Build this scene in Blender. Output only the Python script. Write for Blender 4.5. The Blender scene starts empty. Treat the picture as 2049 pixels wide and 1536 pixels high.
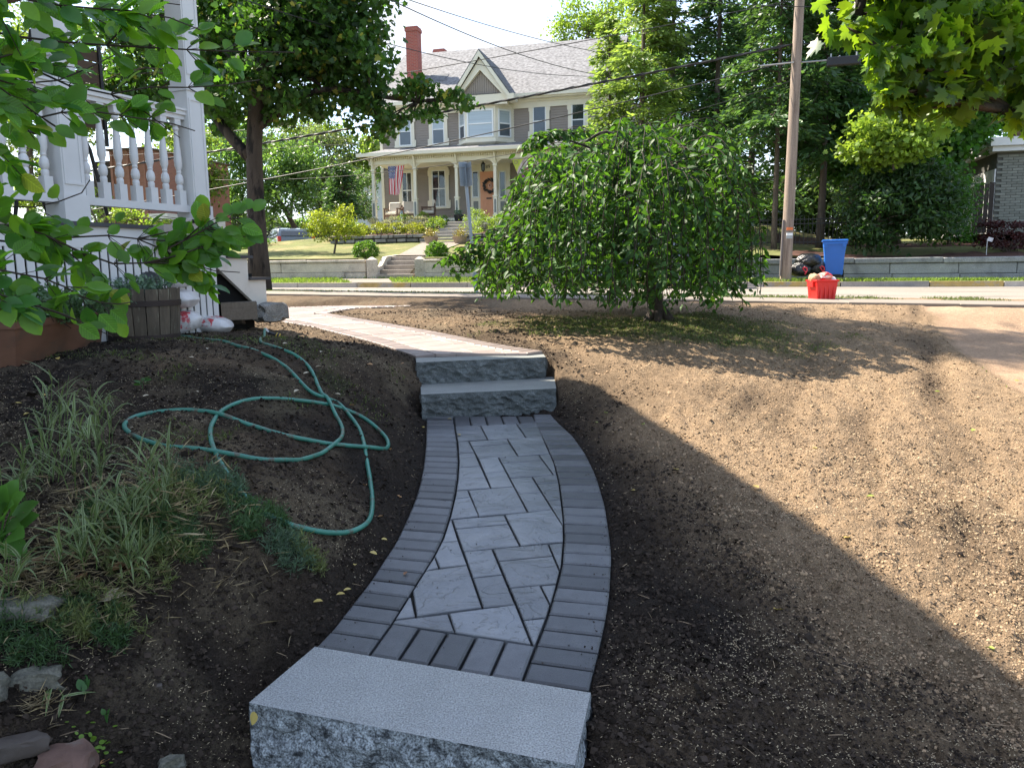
import bpy, math, random
import numpy as np
from mathutils import Vector, Matrix
random.seed(7); RNG = np.random.default_rng(7)
SC = bpy.context.scene
COL = SC.collection

# ------------------------------------------------------------------ camera
F_PX, CX, CY = 1540.0, 1024.5, 768.0
EYE_Z = 1.5
PITCH = math.atan((CY-540.0)/F_PX)
ROLL = 0.014
cP, sP, cR, sR = math.cos(PITCH), math.sin(PITCH), math.cos(ROLL), math.sin(ROLL)
cam_data = bpy.data.cameras.new('camera'); cam = bpy.data.objects.new('camera', cam_data); COL.objects.link(cam)
cam_data.sensor_fit = 'HORIZONTAL'; cam_data.sensor_width = 36.0; cam_data.lens = 36.0*F_PX/2049.0
cam_data.clip_start = 0.05; cam_data.clip_end = 2000.0
_up = Vector((0, sP, cP)); _rt = Vector((1, 0, 0)); _fw = Vector((0, cP, -sP))
_cr = _rt*cR - _up*sR; _cu = _rt*sR + _up*cR
cam.matrix_world = Matrix(((_cr.x, _cu.x, -_fw.x, 0), (_cr.y, _cu.y, -_fw.y, 0), (_cr.z, _cu.z, -_fw.z, EYE_Z), (0, 0, 0, 1)))
SC.camera = cam

# ------------------------------------------------------------------ sun, sky, exposure
SUN_AZ = Vector((-0.87, 0.50, 0)).normalized()     # horizontal direction towards the sun
SUN_EL = math.radians(50)
sun_dir = Vector((SUN_AZ.x*math.cos(SUN_EL), SUN_AZ.y*math.cos(SUN_EL), math.sin(SUN_EL)))
sl = bpy.data.lights.new('sun', 'SUN'); sl.energy = 5.0; sl.angle = math.radians(0.55); sl.color = (1.0, 0.90, 0.76)
so = bpy.data.objects.new('sun', sl); COL.objects.link(so)
so.rotation_euler = (-sun_dir).to_track_quat('-Z', 'Y').to_euler()
world = bpy.data.worlds.new('World'); SC.world = world; world.use_nodes = True
wn, wl = world.node_tree.nodes, world.node_tree.links; wn.clear()
wo = wn.new('ShaderNodeOutputWorld'); bg = wn.new('ShaderNodeBackground'); sky = wn.new('ShaderNodeTexSky')
sky.sky_type = 'NISHITA'; sky.sun_disc = False; sky.sun_elevation = SUN_EL
sky.sun_rotation = math.atan2(SUN_AZ.x, SUN_AZ.y)
sky.air_density = 1.0; sky.dust_density = 1.0; sky.ozone_density = 1.2; sky.altitude = 50
tc = wn.new('ShaderNodeTexCoord'); mp = wn.new('ShaderNodeMapping'); mp.inputs['Scale'].default_value = (1, 1, 2.2)
nz = wn.new('ShaderNodeTexNoise'); nz.inputs['Scale'].default_value = 3.4; nz.inputs['Detail'].default_value = 7; nz.inputs['Roughness'].default_value = .58
rp = wn.new('ShaderNodeValToRGB'); rp.color_ramp.elements[0].position = .42; rp.color_ramp.elements[1].position = .64
mx = wn.new('ShaderNodeMix'); mx.data_type = 'RGBA'
wl.new(tc.outputs['Generated'], mp.inputs['Vector']); wl.new(mp.outputs['Vector'], nz.inputs['Vector'])
wl.new(nz.outputs['Fac'], rp.inputs['Fac']); wl.new(rp.outputs['Color'], mx.inputs['Factor'])
wl.new(sky.outputs['Color'], mx.inputs['A']); mx.inputs['B'].default_value = (2.75, 2.9, 3.2, 1)
wl.new(mx.outputs['Result'], bg.inputs['Color']); bg.inputs['Strength'].default_value = 0.135
wl.new(bg.outputs['Background'], wo.inputs['Surface'])
SC.view_settings.view_transform = 'Standard'; SC.view_settings.look = 'None'
SC.view_settings.exposure = 1.75; SC.view_settings.gamma = 1.0
try: SC.view_settings.use_curve_mapping = False
except Exception: pass
SC.render.engine = 'CYCLES'
SC.cycles.max_bounces = 8; SC.cycles.transparent_max_bounces = 8

# ------------------------------------------------------------------ pixel -> place helpers (used while measuring the photograph)
def ray(px, py):
    a = (px-CX)/F_PX; b = (CY-py)/F_PX
    a, b = a*cR+b*sR, -a*sR+b*cR
    return Vector((a, cP+b*sP, -sP+b*cP))
def PY(px, py, Y):
    r = ray(px, py); k = Y/r.y
    return Vector((r.x*k, Y, EYE_Z+r.z*k))
def PH(px, py, h):                      # point h metres below the eye
    r = ray(px, py); k = -h/r.z
    return Vector((r.x*k, r.y*k, EYE_Z-h))
def proj(v):
    X, Y, Z = v[0], v[1], v[2]-EYE_Z
    d = Y*cP-Z*sP
    if d <= 0.05: return (-9999, -9999)
    a, b = X/d, (Y*sP+Z*cP)/d
    return CX+F_PX*(a*cR-b*sR), CY-F_PX*(a*sR+b*cR)
ANG = math.radians(14.4)                # the street runs at this angle
SD = Vector((math.cos(ANG), -math.sin(ANG), 0)); TD = Vector((math.sin(ANG), math.cos(ANG), 0))
def S(s, t, z=0.0): return SD*s + TD*t + Vector((0, 0, z))
def ST(px, py, t):                      # pixel on the vertical plane t -> (s, z)
    r = ray(px, py); k = t/(r.x*TD.x+r.y*TD.y)
    return (r.x*SD.x+r.y*SD.y)*k, EYE_Z+r.z*k
def toST(v): return v[0]*SD.x+v[1]*SD.y, v[0]*TD.x+v[1]*TD.y

# ------------------------------------------------------------------ noise
def _hash(ix, iy, seed):
    h = (ix.astype(np.int64)*374761393 + iy.astype(np.int64)*668265263 + seed*974711) & 0xffffffff
    h = ((h ^ (h >> 13))*1274126177) & 0xffffffff
    return ((h ^ (h >> 16)) & 0xffff)/65535.0
def vnoise(x, y, seed=0):
    x = np.asarray(x, float); y = np.asarray(y, float)
    ix, iy = np.floor(x), np.floor(y); fx, fy = x-ix, y-iy
    fx = fx*fx*(3-2*fx); fy = fy*fy*(3-2*fy)
    ix = ix.astype(np.int64); iy = iy.astype(np.int64)
    a = _hash(ix, iy, seed); b = _hash(ix+1, iy, seed); c = _hash(ix, iy+1, seed); d = _hash(ix+1, iy+1, seed)
    return (a*(1-fx)+b*fx)*(1-fy)+(c*(1-fx)+d*fx)*fy
def fbm(x, y, seed=0, oc=4):
    x = np.asarray(x, float); y = np.asarray(y, float)
    r = 0; a = .5; n = 0
    for o in range(oc):
        r = r + a*vnoise(x*2**o, y*2**o, seed+o*17); n += a; a *= .5
    return r/n

# ------------------------------------------------------------------ materials
def rgba(c): return (c[0], c[1], c[2], 1.0)
def mat(name, base, rough=.8, var=.18, scale=6.0, bump=0.0, bscale=30.0, spec=.35, metal=0.0, alt=None, altpos=(.45, .62),
        altscale=None, isl=0.0, obj=0.0, stretch=(1, 1, 1), bdist=.01, attr=None, fine=0.0, finescale=200., bdetail=8, coat=0.0):
    m = bpy.data.materials.new(name); m.use_nodes = True
    n, l = m.node_tree.nodes, m.node_tree.links; b = n['Principled BSDF']
    b.inputs['Roughness'].default_value = rough; b.inputs['Metallic'].default_value = metal
    b.inputs['Specular IOR Level'].default_value = spec
    if coat: b.inputs['Coat Weight'].default_value = coat; b.inputs['Coat Roughness'].default_value = .05
    tc = n.new('ShaderNodeTexCoord'); mp = n.new('ShaderNodeMapping'); mp.inputs['Scale'].default_value = stretch
    l.new(tc.outputs['Object'], mp.inputs['Vector']); vec = mp.outputs['Vector']
    nz = n.new('ShaderNodeTexNoise'); nz.inputs['Scale'].default_value = scale; nz.inputs['Detail'].default_value = 6; nz.inputs['Roughness'].default_value = .6
    l.new(vec, nz.inputs['Vector'])
    mr = n.new('ShaderNodeMapRange'); mr.inputs['From Min'].default_value = .25; mr.inputs['From Max'].default_value = .75
    mr.inputs['To Min'].default_value = 1-var; mr.inputs['To Max'].default_value = 1+var
    l.new(nz.outputs['Fac'], mr.inputs['Value'])
    col = None
    if attr:
        a = n.new('ShaderNodeVertexColor'); a.layer_name = attr; col = a.outputs['Color']
    if alt is not None:
        n2 = n.new('ShaderNodeTexNoise'); n2.inputs['Scale'].default_value = altscale or scale*.6; n2.inputs['Detail'].default_value = 7; n2.inputs['Roughness'].default_value = .65
        mo = n.new('ShaderNodeMapping'); mo.inputs['Location'].default_value = (7.3, 2.1, 4.4); mo.inputs['Scale'].default_value = stretch
        l.new(tc.outputs['Object'], mo.inputs['Vector']); l.new(mo.outputs['Vector'], n2.inputs['Vector'])
        r = n.new('ShaderNodeMapRange'); r.inputs['From Min'].default_value = altpos[0]; r.inputs['From Max'].default_value = altpos[1]
        l.new(n2.outputs['Fac'], r.inputs['Value'])
        mxx = n.new('ShaderNodeMix'); mxx.data_type = 'RGBA'; l.new(r.outputs['Result'], mxx.inputs['Factor'])
        if col is not None: l.new(col, mxx.inputs['A'])
        else: mxx.inputs['A'].default_value = rgba(base)
        mxx.inputs['B'].default_value = rgba(alt); col = mxx.outputs['Result']
    fac = mr.outputs['Result']
    def mul(f, s):
        q = n.new('ShaderNodeMath'); q.operation = 'MULTIPLY'; l.new(f, q.inputs[0]); l.new(s, q.inputs[1]); return q.outputs[0]
    if isl:
        g = n.new('ShaderNodeNewGeometry'); q = n.new('ShaderNodeMapRange'); q.inputs['To Min'].default_value = 1-isl; q.inputs['To Max'].default_value = 1+isl
        l.new(g.outputs['Random Per Island'], q.inputs['Value']); fac = mul(fac, q.outputs['Result'])
    if obj:
        g = n.new('ShaderNodeObjectInfo'); q = n.new('ShaderNodeMapRange'); q.inputs['To Min'].default_value = 1-obj; q.inputs['To Max'].default_value = 1+obj
        l.new(g.outputs['Random'], q.inputs['Value']); fac = mul(fac, q.outputs['Result'])
    if fine:
        n3 = n.new('ShaderNodeTexNoise'); n3.inputs['Scale'].default_value = finescale; n3.inputs['Detail'].default_value = 3
        l.new(tc.outputs['Object'], n3.inputs['Vector'])
        q = n.new('ShaderNodeMapRange'); q.inputs['From Min'].default_value = .32; q.inputs['From Max'].default_value = .68
        q.inputs['To Min'].default_value = 1-fine; q.inputs['To Max'].default_value = 1+fine
        l.new(n3.outputs['Fac'], q.inputs['Value']); fac = mul(fac, q.outputs['Result'])
    vm = n.new('ShaderNodeVectorMath'); vm.operation = 'SCALE'
    if col is not None: l.new(col, vm.inputs[0])
    else: vm.inputs[0].default_value = base
    l.new(fac, vm.inputs['Scale']); l.new(vm.outputs['Vector'], b.inputs['Base Color'])
    if bump:
        bn = n.new('ShaderNodeTexNoise'); bn.inputs['Scale'].default_value = bscale; bn.inputs['Detail'].default_value = bdetail; bn.inputs['Roughness'].default_value = .62
        l.new(vec, bn.inputs['Vector'])
        bp = n.new('ShaderNodeBump'); bp.inputs['Strength'].default_value = bump; bp.inputs['Distance'].default_value = bdist
        l.new(bn.outputs['Fac'], bp.inputs['Height']); l.new(bp.outputs['Normal'], b.inputs['Normal'])
    return m
def leafmat(name, base, trans, tmix=.45, rough=.42, isl=.35, spec=.4, var=.25, scale=.8, yellow=None, vein=False):
    m = bpy.data.materials.new(name); m.use_nodes = True
    n, l = m.node_tree.nodes, m.node_tree.links; b = n['Principled BSDF']; out = n['Material Output']
    b.inputs['Roughness'].default_value = rough; b.inputs['Specular IOR Level'].default_value = spec
    g = n.new('ShaderNodeNewGeometry'); q = n.new('ShaderNodeMapRange'); q.inputs['To Min'].default_value = 1-isl; q.inputs['To Max'].default_value = 1+isl
    l.new(g.outputs['Random Per Island'], q.inputs['Value'])
    tc = n.new('ShaderNodeTexCoord'); nz = n.new('ShaderNodeTexNoise'); nz.inputs['Scale'].default_value = scale; nz.inputs['Detail'].default_value = 4
    l.new(tc.outputs['Object'], nz.inputs['Vector'])
    mr = n.new('ShaderNodeMapRange'); mr.inputs['From Min'].default_value = .3; mr.inputs['From Max'].default_value = .7; mr.inputs['To Min'].default_value = 1-var; mr.inputs['To Max'].default_value = 1+var
    l.new(nz.outputs['Fac'], mr.inputs['Value'])
    mu = n.new('ShaderNodeMath'); mu.operation = 'MULTIPLY'; l.new(q.outputs['Result'], mu.inputs[0]); l.new(mr.outputs['Result'], mu.inputs[1])
    if vein:
        oi = n.new('ShaderNodeObjectInfo'); o1 = n.new('ShaderNodeMapRange'); o1.inputs['To Min'].default_value = .68; o1.inputs['To Max'].default_value = 1.35; l.new(oi.outputs['Random'], o1.inputs['Value'])
        sx = n.new('ShaderNodeSeparateXYZ'); l.new(tc.outputs['Object'], sx.inputs[0]); ab = n.new('ShaderNodeMath'); ab.operation = 'ABSOLUTE'; l.new(sx.outputs['X'], ab.inputs[0])
        v1 = n.new('ShaderNodeMapRange'); v1.inputs['From Max'].default_value = .028; v1.inputs['To Min'].default_value = 1.5; v1.inputs['To Max'].default_value = 1; l.new(ab.outputs[0], v1.inputs['Value'])
        m1 = n.new('ShaderNodeMath'); m1.operation = 'MULTIPLY_ADD'; m1.inputs[1].default_value = -.8; l.new(ab.outputs[0], m1.inputs[0]); l.new(sx.outputs['Y'], m1.inputs[2])
        m2 = n.new('ShaderNodeMath'); m2.operation = 'MULTIPLY'; m2.inputs[1].default_value = 50; l.new(m1.outputs[0], m2.inputs[0]); m3 = n.new('ShaderNodeMath'); m3.operation = 'SINE'; l.new(m2.outputs[0], m3.inputs[0])
        v2 = n.new('ShaderNodeMapRange'); v2.inputs['From Min'].default_value = .55; v2.inputs['From Max'].default_value = 1; v2.inputs['To Min'].default_value = 1; v2.inputs['To Max'].default_value = 1.22; l.new(m3.outputs[0], v2.inputs['Value'])
        cur = mu
        for q_ in (o1, v1, v2):
            mm_ = n.new('ShaderNodeMath'); mm_.operation = 'MULTIPLY'; l.new(cur.outputs[0], mm_.inputs[0]); l.new(q_.outputs['Result'], mm_.inputs[1]); cur = mm_
        mu = cur; bpv = n.new('ShaderNodeBump'); bpv.inputs['Strength'].default_value = .35; bpv.inputs['Distance'].default_value = .03; l.new(m3.outputs[0], bpv.inputs['Height']); l.new(bpv.outputs['Normal'], b.inputs['Normal'])
    def scaled(c):
        v = n.new('ShaderNodeVectorMath'); v.operation = 'SCALE'; l.new(mu.outputs[0], v.inputs['Scale'])
        if yellow:
            w = n.new('ShaderNodeMath'); w.operation = 'GREATER_THAN'; w.inputs[1].default_value = 1-yellow[3]
            s2 = n.new('ShaderNodeMath'); s2.operation = 'MULTIPLY'; s2.inputs[1].default_value = 37.7; l.new(g.outputs['Random Per Island'], s2.inputs[0])
            fr = n.new('ShaderNodeMath'); fr.operation = 'FRACT'; l.new(s2.outputs[0], fr.inputs[0]); l.new(fr.outputs[0], w.inputs[0])
            k = n.new('ShaderNodeMix'); k.data_type = 'RGBA'; l.new(w.outputs[0], k.inputs['Factor']); k.inputs['A'].default_value = rgba(c); k.inputs['B'].default_value = rgba(yellow)
            l.new(k.outputs['Result'], v.inputs[0])
        else: v.inputs[0].default_value = c
        return v.outputs['Vector']
    l.new(scaled(base), b.inputs['Base Color'])
    t = n.new('ShaderNodeBsdfTranslucent'); l.new(scaled(trans), t.inputs['Color'])
    ms = n.new('ShaderNodeMixShader'); ms.inputs[0].default_value = tmix
    l.new(b.outputs[0], ms.inputs[1]); l.new(t.outputs[0], ms.inputs[2]); l.new(ms.outputs[0], out.inputs['Surface'])
    return m

# ------------------------------------------------------------------ meshes and objects
class MB:
    def __init__(s): s.v = []; s.f = []; s.m = []; s.mi = 0
    def add(s, vs, fs):
        o = len(s.v); s.v.extend([tuple(v) for v in vs]); s.f.extend([tuple(i+o for i in f) for f in fs]); s.m.extend([s.mi]*len(fs)); return s
    def box(s, c, d, rz=0.0, mtx=None):
        x, y, z = d[0]/2, d[1]/2, d[2]/2
        vs = [Vector((i, j, k)) for k in (-z, z) for j in (-y, y) for i in (-x, x)]
        R = mtx if mtx is not None else Matrix.Rotation(rz, 3, 'Z')
        vs = [R @ v + Vector(c) for v in vs]
        return s.add(vs, [(0, 2, 3, 1), (4, 5, 7, 6), (0, 1, 5, 4), (2, 6, 7, 3), (0, 4, 6, 2), (1, 3, 7, 5)])
    def bb(s, x0, x1, y0, y1, z0, z1): return s.box(((x0+x1)/2, (y0+y1)/2, (z0+z1)/2), (abs(x1-x0), abs(y1-y0), abs(z1-z0)))
    def tube(s, pts, r, n=8, cap=True):
        pts = [Vector(p) for p in pts]; N = len(pts)
        rs = r if hasattr(r, '__len__') else [r]*N
        prev = None; o = len(s.v); V = []; Fc = []
        for i, p in enumerate(pts):
            t = (pts[min(i+1, N-1)]-pts[max(i-1, 0)])
            t = t.normalized() if t.length > 1e-9 else Vector((0, 0, 1))
            if prev is None:
                a = Vector((0, 0, 1)) if abs(t.z) < .9 else Vector((1, 0, 0)); u = t.cross(a).normalized()
            else:
                u = prev - t*prev.dot(t); u = u.normalized() if u.length > 1e-6 else t.orthogonal().normalized()
            prev = u; w = t.cross(u)
            for k in range(n):
                a = 2*math.pi*k/n; V.append(p+(u*math.cos(a)+w*math.sin(a))*rs[i])
        for i in range(N-1):
            for k in range(n):
                a, b = i*n+k, i*n+(k+1) % n; Fc.append((a, b, b+n, a+n))
        if cap: Fc.append(tuple(range(n-1, -1, -1))); Fc.append(tuple(range((N-1)*n, N*n)))
        return s.add(V, Fc)
    def lathe(s, prof, c=(0, 0, 0), n=16, a0=0.0):   # prof: (r, z)
        V = []; Fc = []
        for r, z in prof:
            for k in range(n):
                a = a0+2*math.pi*k/n; V.append((c[0]+r*math.cos(a), c[1]+r*math.sin(a), c[2]+z))
        for i in range(len(prof)-1):
            for k in range(n):
                a, b = i*n+k, i*n+(k+1) % n; Fc.append((a, b, b+n, a+n))
        Fc.append(tuple(range(n-1, -1, -1))); Fc.append(tuple(range((len(prof)-1)*n, len(prof)*n)))
        return s.add(V, Fc)
    def prism(s, poly, ext):      # poly: list of 3d points, ext: vector
        n = len(poly); e = Vector(ext); V = [Vector(p) for p in poly]+[Vector(p)+e for p in poly]
        return s.add(V, [tuple(range(n-1, -1, -1)), tuple(range(n, 2*n))]+[(i, (i+1) % n, (i+1) % n+n, i+n) for i in range(n)])
    def build(s, name, m, parent=None, smooth=False, loc=None, rz=None, **tags):
        me = bpy.data.meshes.new(name); me.from_pydata(s.v, [], s.f); me.validate(verbose=False)
        ms = m if isinstance(m, (list, tuple)) else [m]
        for q in ms: me.materials.append(q)
        if len(ms) > 1 and len(me.polygons) == len(s.m): me.polygons.foreach_set('material_index', s.m)
        if smooth is True: me.polygons.foreach_set('use_smooth', [True]*len(me.polygons))
        import bmesh
        b = bmesh.new(); b.from_mesh(me); bmesh.ops.recalc_face_normals(b, faces=b.faces); b.to_mesh(me); b.free()
        if smooth == 'auto':
            me.polygons.foreach_set('use_smooth', [True]*len(me.polygons)); 
            try: me.set_sharp_from_angle(angle=math.radians(40))
            except Exception: pass
        return link(name, me, parent, loc, rz, **tags)
def link(name, me, parent=None, loc=None, rz=None, **tags):
    o = bpy.data.objects.new(name, me); COL.objects.link(o)
    if parent is not None: o.parent = parent
    if loc is not None: o.location = loc
    if rz is not None: o.rotation_euler = (0, 0, rz)
    for k, v in tags.items():
        if v: o[k] = v
    return o
def empty(name, loc=(0, 0, 0), rz=0.0, **tags):
    o = link(name, None, None, loc, rz, **tags); o.empty_display_size = .2; return o
def sheet(name, X, Y, Z, m, color=None, **tags):
    ny, nx = X.shape
    me = bpy.data.meshes.new(name); co = np.stack([X, Y, Z], -1).reshape(-1, 3)
    idx = np.arange(nx*ny).reshape(ny, nx)
    q = np.stack([idx[:-1, :-1], idx[:-1, 1:], idx[1:, 1:], idx[1:, :-1]], -1).reshape(-1, 4)
    fast_mesh(me, co, q); me.materials.append(m)
    me.polygons.foreach_set('use_smooth', np.ones(len(q), bool))
    if color is not None:
        a = me.color_attributes.new('Col', 'FLOAT_COLOR', 'POINT'); c = np.ones((nx*ny, 4), np.float32); c[:, :3] = color.reshape(-1, 3)
        a.data.foreach_set('color', c.ravel())
    return link(name, me, **tags)
def fast_mesh(me, co, faces):
    n, k = faces.shape
    me.vertices.add(len(co)); me.vertices.foreach_set('co', np.asarray(co, np.float32).ravel())
    me.loops.add(n*k); me.loops.foreach_set('vertex_index', faces.astype(np.int32).ravel())
    me.polygons.add(n); me.polygons.foreach_set('loop_start', np.arange(0, n*k, k, dtype=np.int32))
    try: me.polygons.foreach_set('loop_total', np.full(n, k, np.int32))
    except Exception: pass
    me.update(calc_edges=True); me.validate(verbose=False)

# leaf templates: verts (x across, y along, z lift) and triangles
T_DIAMOND = (np.array([[0, 0, 0], [-.3, .5, .05], [0, 1, 0], [.3, .5, .05]], float), np.array([[0, 3, 2], [0, 2, 1]]))
T_NEEDLE = (np.array([[0, 0, 0], [-.14, .4, .03], [0, 1, -.06], [.14, .4, .03]], float), np.array([[0, 3, 2], [0, 2, 1]]))
T_OVAL = (np.array([[0, 0, 0], [.21, .14, .05], [.33, .38, .09], [.30, .64, .08], [.16, .87, .03], [0, 1, -.05], [-.16, .87, .03], [-.30, .64, .08], [-.33, .38, .09], [-.21, .14, .05], [0, .3, 0], [0, .68, 0]], float),
          np.array([[0, 1, 10], [1, 2, 10], [2, 3, 11], [2, 11, 10], [3, 4, 11], [4, 5, 11], [5, 6, 11], [6, 7, 11], [7, 8, 11], [8, 10, 11], [8, 9, 10], [9, 0, 10]]))
T_LANCE = (np.array([[0, 0, 0], [.17, .2, .03], [.2, .5, .05], [.1, .8, 0], [0, 1.05, -.1], [-.1, .8, 0], [-.2, .5, .05], [-.17, .2, .03], [0, .5, -.02]], float),
           np.array([[0, 1, 8], [1, 2, 8], [2, 3, 8], [3, 4, 8], [4, 5, 8], [5, 6, 8], [6, 7, 8], [7, 0, 8]]))
_mp = [(0, 0), (.16, .06), (.44, -.04), (.40, .14), (.62, .30), (.50, .34), (.56, .56), (.34, .48), (.22, .52), (.26, .78), (.12, .72), (0, 1.0)]
_mo = _mp + [(-x, y) for x, y in _mp[-2:0:-1]]
T_MAPLE = (np.array([[x, y, .10*abs(x)-.12*max(0, y-.7)] for x, y in _mo]+[[0, .34, -.03]], float), np.array([[i, (i+1) % len(_mo), len(_mo)] for i in range(len(_mo))]))
_m3 = [(0, 0), (.45, -.05), (.36, .2), (.6, .45), (.3, .48), (.26, .78), (0, 1), (-.26, .78), (-.3, .48), (-.6, .45), (-.36, .2), (-.45, -.05)]
T_MAPLE3 = (np.array([[x, y, .08*abs(x)] for x, y in _m3]+[[0, .35, 0]], float), np.array([[i, (i+1) % 12, 12] for i in range(12)]))
def frames(D, N):
    D = D/np.maximum(np.linalg.norm(D, axis=1, keepdims=True), 1e-9)
    X = np.cross(D, N); X /= np.maximum(np.linalg.norm(X, axis=1, keepdims=True), 1e-9)
    return X, D, np.cross(X, D)
def scatter(name, T, Pn, D, N, size, m, parent=None, smooth=False, aspect=None, **tags):
    """one mesh of many small template pieces"""
    X, Yv, Z = frames(D, N); tv, tf = T; n = len(Pn)
    size = np.broadcast_to(size, (n,)); asp = np.ones(n) if aspect is None else np.broadcast_to(aspect, (n,))
    co = (Pn[:, None, :] + (tv[None, :, 0, None]*X[:, None, :]*asp[:, None, None] + tv[None, :, 1, None]*Yv[:, None, :] + tv[None, :, 2, None]*Z[:, None, :])*size[:, None, None]).reshape(-1, 3)
    fa = (tf[None]+(np.arange(n)*len(tv))[:, None, None]).reshape(-1, 3)
    me = bpy.data.meshes.new(name); fast_mesh(me, co, fa); me.materials.append(m)
    if smooth: me.polygons.foreach_set('use_smooth', np.ones(len(fa), bool))
    return link(name, me, parent, **tags)
_tm = {}
def tmesh(T, m, key):
    k = (key, m.name)
    if k not in _tm:
        me = bpy.data.meshes.new(key); fast_mesh(me, T[0], T[1]); me.materials.append(m); _tm[k] = me
    return _tm[k]
def pieces(name, T, Pn, D, N, size, m, parent, mats=None):
    """separate objects sharing one mesh (world coordinates; the parent sits unrotated at parent.location)"""
    X, Yv, Z = frames(D, N); size = np.broadcast_to(size, (len(Pn),)); pl = np.array(parent.location) if parent else np.zeros(3)
    out = []
    for i in range(len(Pn)):
        mm = m if mats is None else mats[i % len(mats)]
        o = bpy.data.objects.new(name, tmesh(T, mm, name)); COL.objects.link(o)
        if parent: o.parent = parent
        a = size[i]; x, y, z, p = X[i]*a, Yv[i]*a, Z[i]*a, Pn[i]-pl
        o.matrix_basis = Matrix(((x[0], y[0], z[0], p[0]), (x[1], y[1], z[1], p[1]), (x[2], y[2], z[2], p[2]), (0, 0, 0, 1)))
        out.append(o)
    return out
def foliage(T, Pn, D, N, size, m, parent, single=300, mats=None, restname='foliage'):
    """the leaves that show largest as parts, the rest as one part"""
    Pn = np.asarray(Pn); n = len(Pn); size = np.broadcast_to(size, (n,)).copy()
    pl = np.array(parent.location)
    if single:
        pr = np.array([proj(p) for p in Pn]); inf = (pr[:, 0] > -20) & (pr[:, 0] < 2070) & (pr[:, 1] > -20) & (pr[:, 1] < 1556)
        score = np.where(inf, size/np.maximum(Pn[:, 1], .3), 0); o = np.argsort(-score); a, b = o[:single], o[single:]
        pieces('leaf', T, Pn[a], D[a], N[a], size[a], m, parent, mats)
    else: b = np.arange(n)
    if len(b): scatter(restname, T, Pn[b]-pl, D[b], N[b], size[b], m, parent, kind='stuff' if single else None)
def rdir(n, up=0.0):
    v = RNG.normal(size=(n, 3)); v[:, 2] += up; return v/np.linalg.norm(v, axis=1, keepdims=True)
def clumps(cl, n, sub=9, sig=.24, flat=.75, shell=.55):
    """cl: (x,y,z,rx,ry,rz[,weight]) -> leaf positions gathered in sub-clumps near each ellipsoid's shell; also returns sub centres"""
    w = np.array([c[3]*c[4]*c[5] if len(c) < 7 else c[6]*c[3]*c[4]*c[5] for c in cl])**.75; w = w/w.sum(); out = []; cen = []
    for c, wi in zip(cl, w):
        k = max(3, int(sub*(1+.0*wi))); ni = max(6, int(n*wi)); d = rdir(k); r = shell+(1-shell)*RNG.random(k)[:, None]
        sc = d*r*np.array(c[3:6])+np.array(c[:3]); cen.append(sc)
        i = RNG.integers(0, k, ni); g = RNG.normal(size=(ni, 3))*np.array(c[3:6])*sig; g[:, 2] *= flat
        out.append(sc[i]+g)
    return np.concatenate(out), np.concatenate(cen)
def pxclump(px, py, Y, rpx, rpy, dy=None):
    p = PY(px, py, Y); k = Y/F_PX
    return (p.x, p.y, p.z, rpx*k, (dy if dy else (rpx+rpy)*.5*k), rpy*k)
def limb(mb, a, b, ra, rb, sag=0.0, wob=.05, n=6, sides=7):
    a, b = Vector(a), Vector(b); L = (b-a).length; pts = []; rs = []
    o1 = Vector(rdir(1)[0])*L*wob; 
    for i in range(n+1):
        u = i/n; p = a.lerp(b, u)+o1*math.sin(u*math.pi)+Vector((0, 0, 1))*(sag*L*math.sin(u*math.pi)); pts.append(p); rs.append(ra+(rb-ra)*u**.8)
    mb.tube(pts, rs, sides)
def resample(pts, n):
    P = np.array([list(p) for p in pts], float); d = np.r_[0, np.cumsum(np.linalg.norm(np.diff(P, axis=0), axis=1))]
    u = np.linspace(0, d[-1], n); return np.stack([np.interp(u, d, P[:, k]) for k in range(P.shape[1])], -1)
def smooth_line(pts, n, it=3):
    P = np.array([list(p) for p in pts], float)
    for _ in range(it):
        Q = np.empty((2*len(P)-2, P.shape[1])); Q[0::2] = .75*P[:-1]+.25*P[1:]; Q[1::2] = .25*P[:-1]+.75*P[1:]; P = np.vstack([P[:1], Q, P[-1:]])
    return resample(P, n)
def convex_clip(subject, clip):
    """clip polygon `subject` (2d) by convex `clip`"""
    def area(p): return sum(p[i][0]*p[(i+1) % len(p)][1]-p[(i+1) % len(p)][0]*p[i][1] for i in range(len(p)))
    if area(clip) < 0: clip = clip[::-1]
    out = list(subject)
    for i in range(len(clip)):
        a, b = clip[i], clip[(i+1) % len(clip)]; inp = out; out = []
        if not inp: return []
        side = lambda p: (b[0]-a[0])*(p[1]-a[1])-(b[1]-a[1])*(p[0]-a[0])
        for j in range(len(inp)):
            p, q = inp[j], inp[(j+1) % len(inp)]; sp, sq = side(p), side(q)
            if sp >= 0: out.append(p)
            if (sp >= 0) != (sq >= 0):
                u = sp/(sp-sq); out.append((p[0]+(q[0]-p[0])*u, p[1]+(q[1]-p[1])*u))
    r = []
    for p in out:
        if not r or math.hypot(p[0]-r[-1][0], p[1]-r[-1][1]) > .004: r.append(p)
    if len(r) > 1 and math.hypot(r[0][0]-r[-1][0], r[0][1]-r[-1][1]) < .004: r.pop()
    return r
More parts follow.
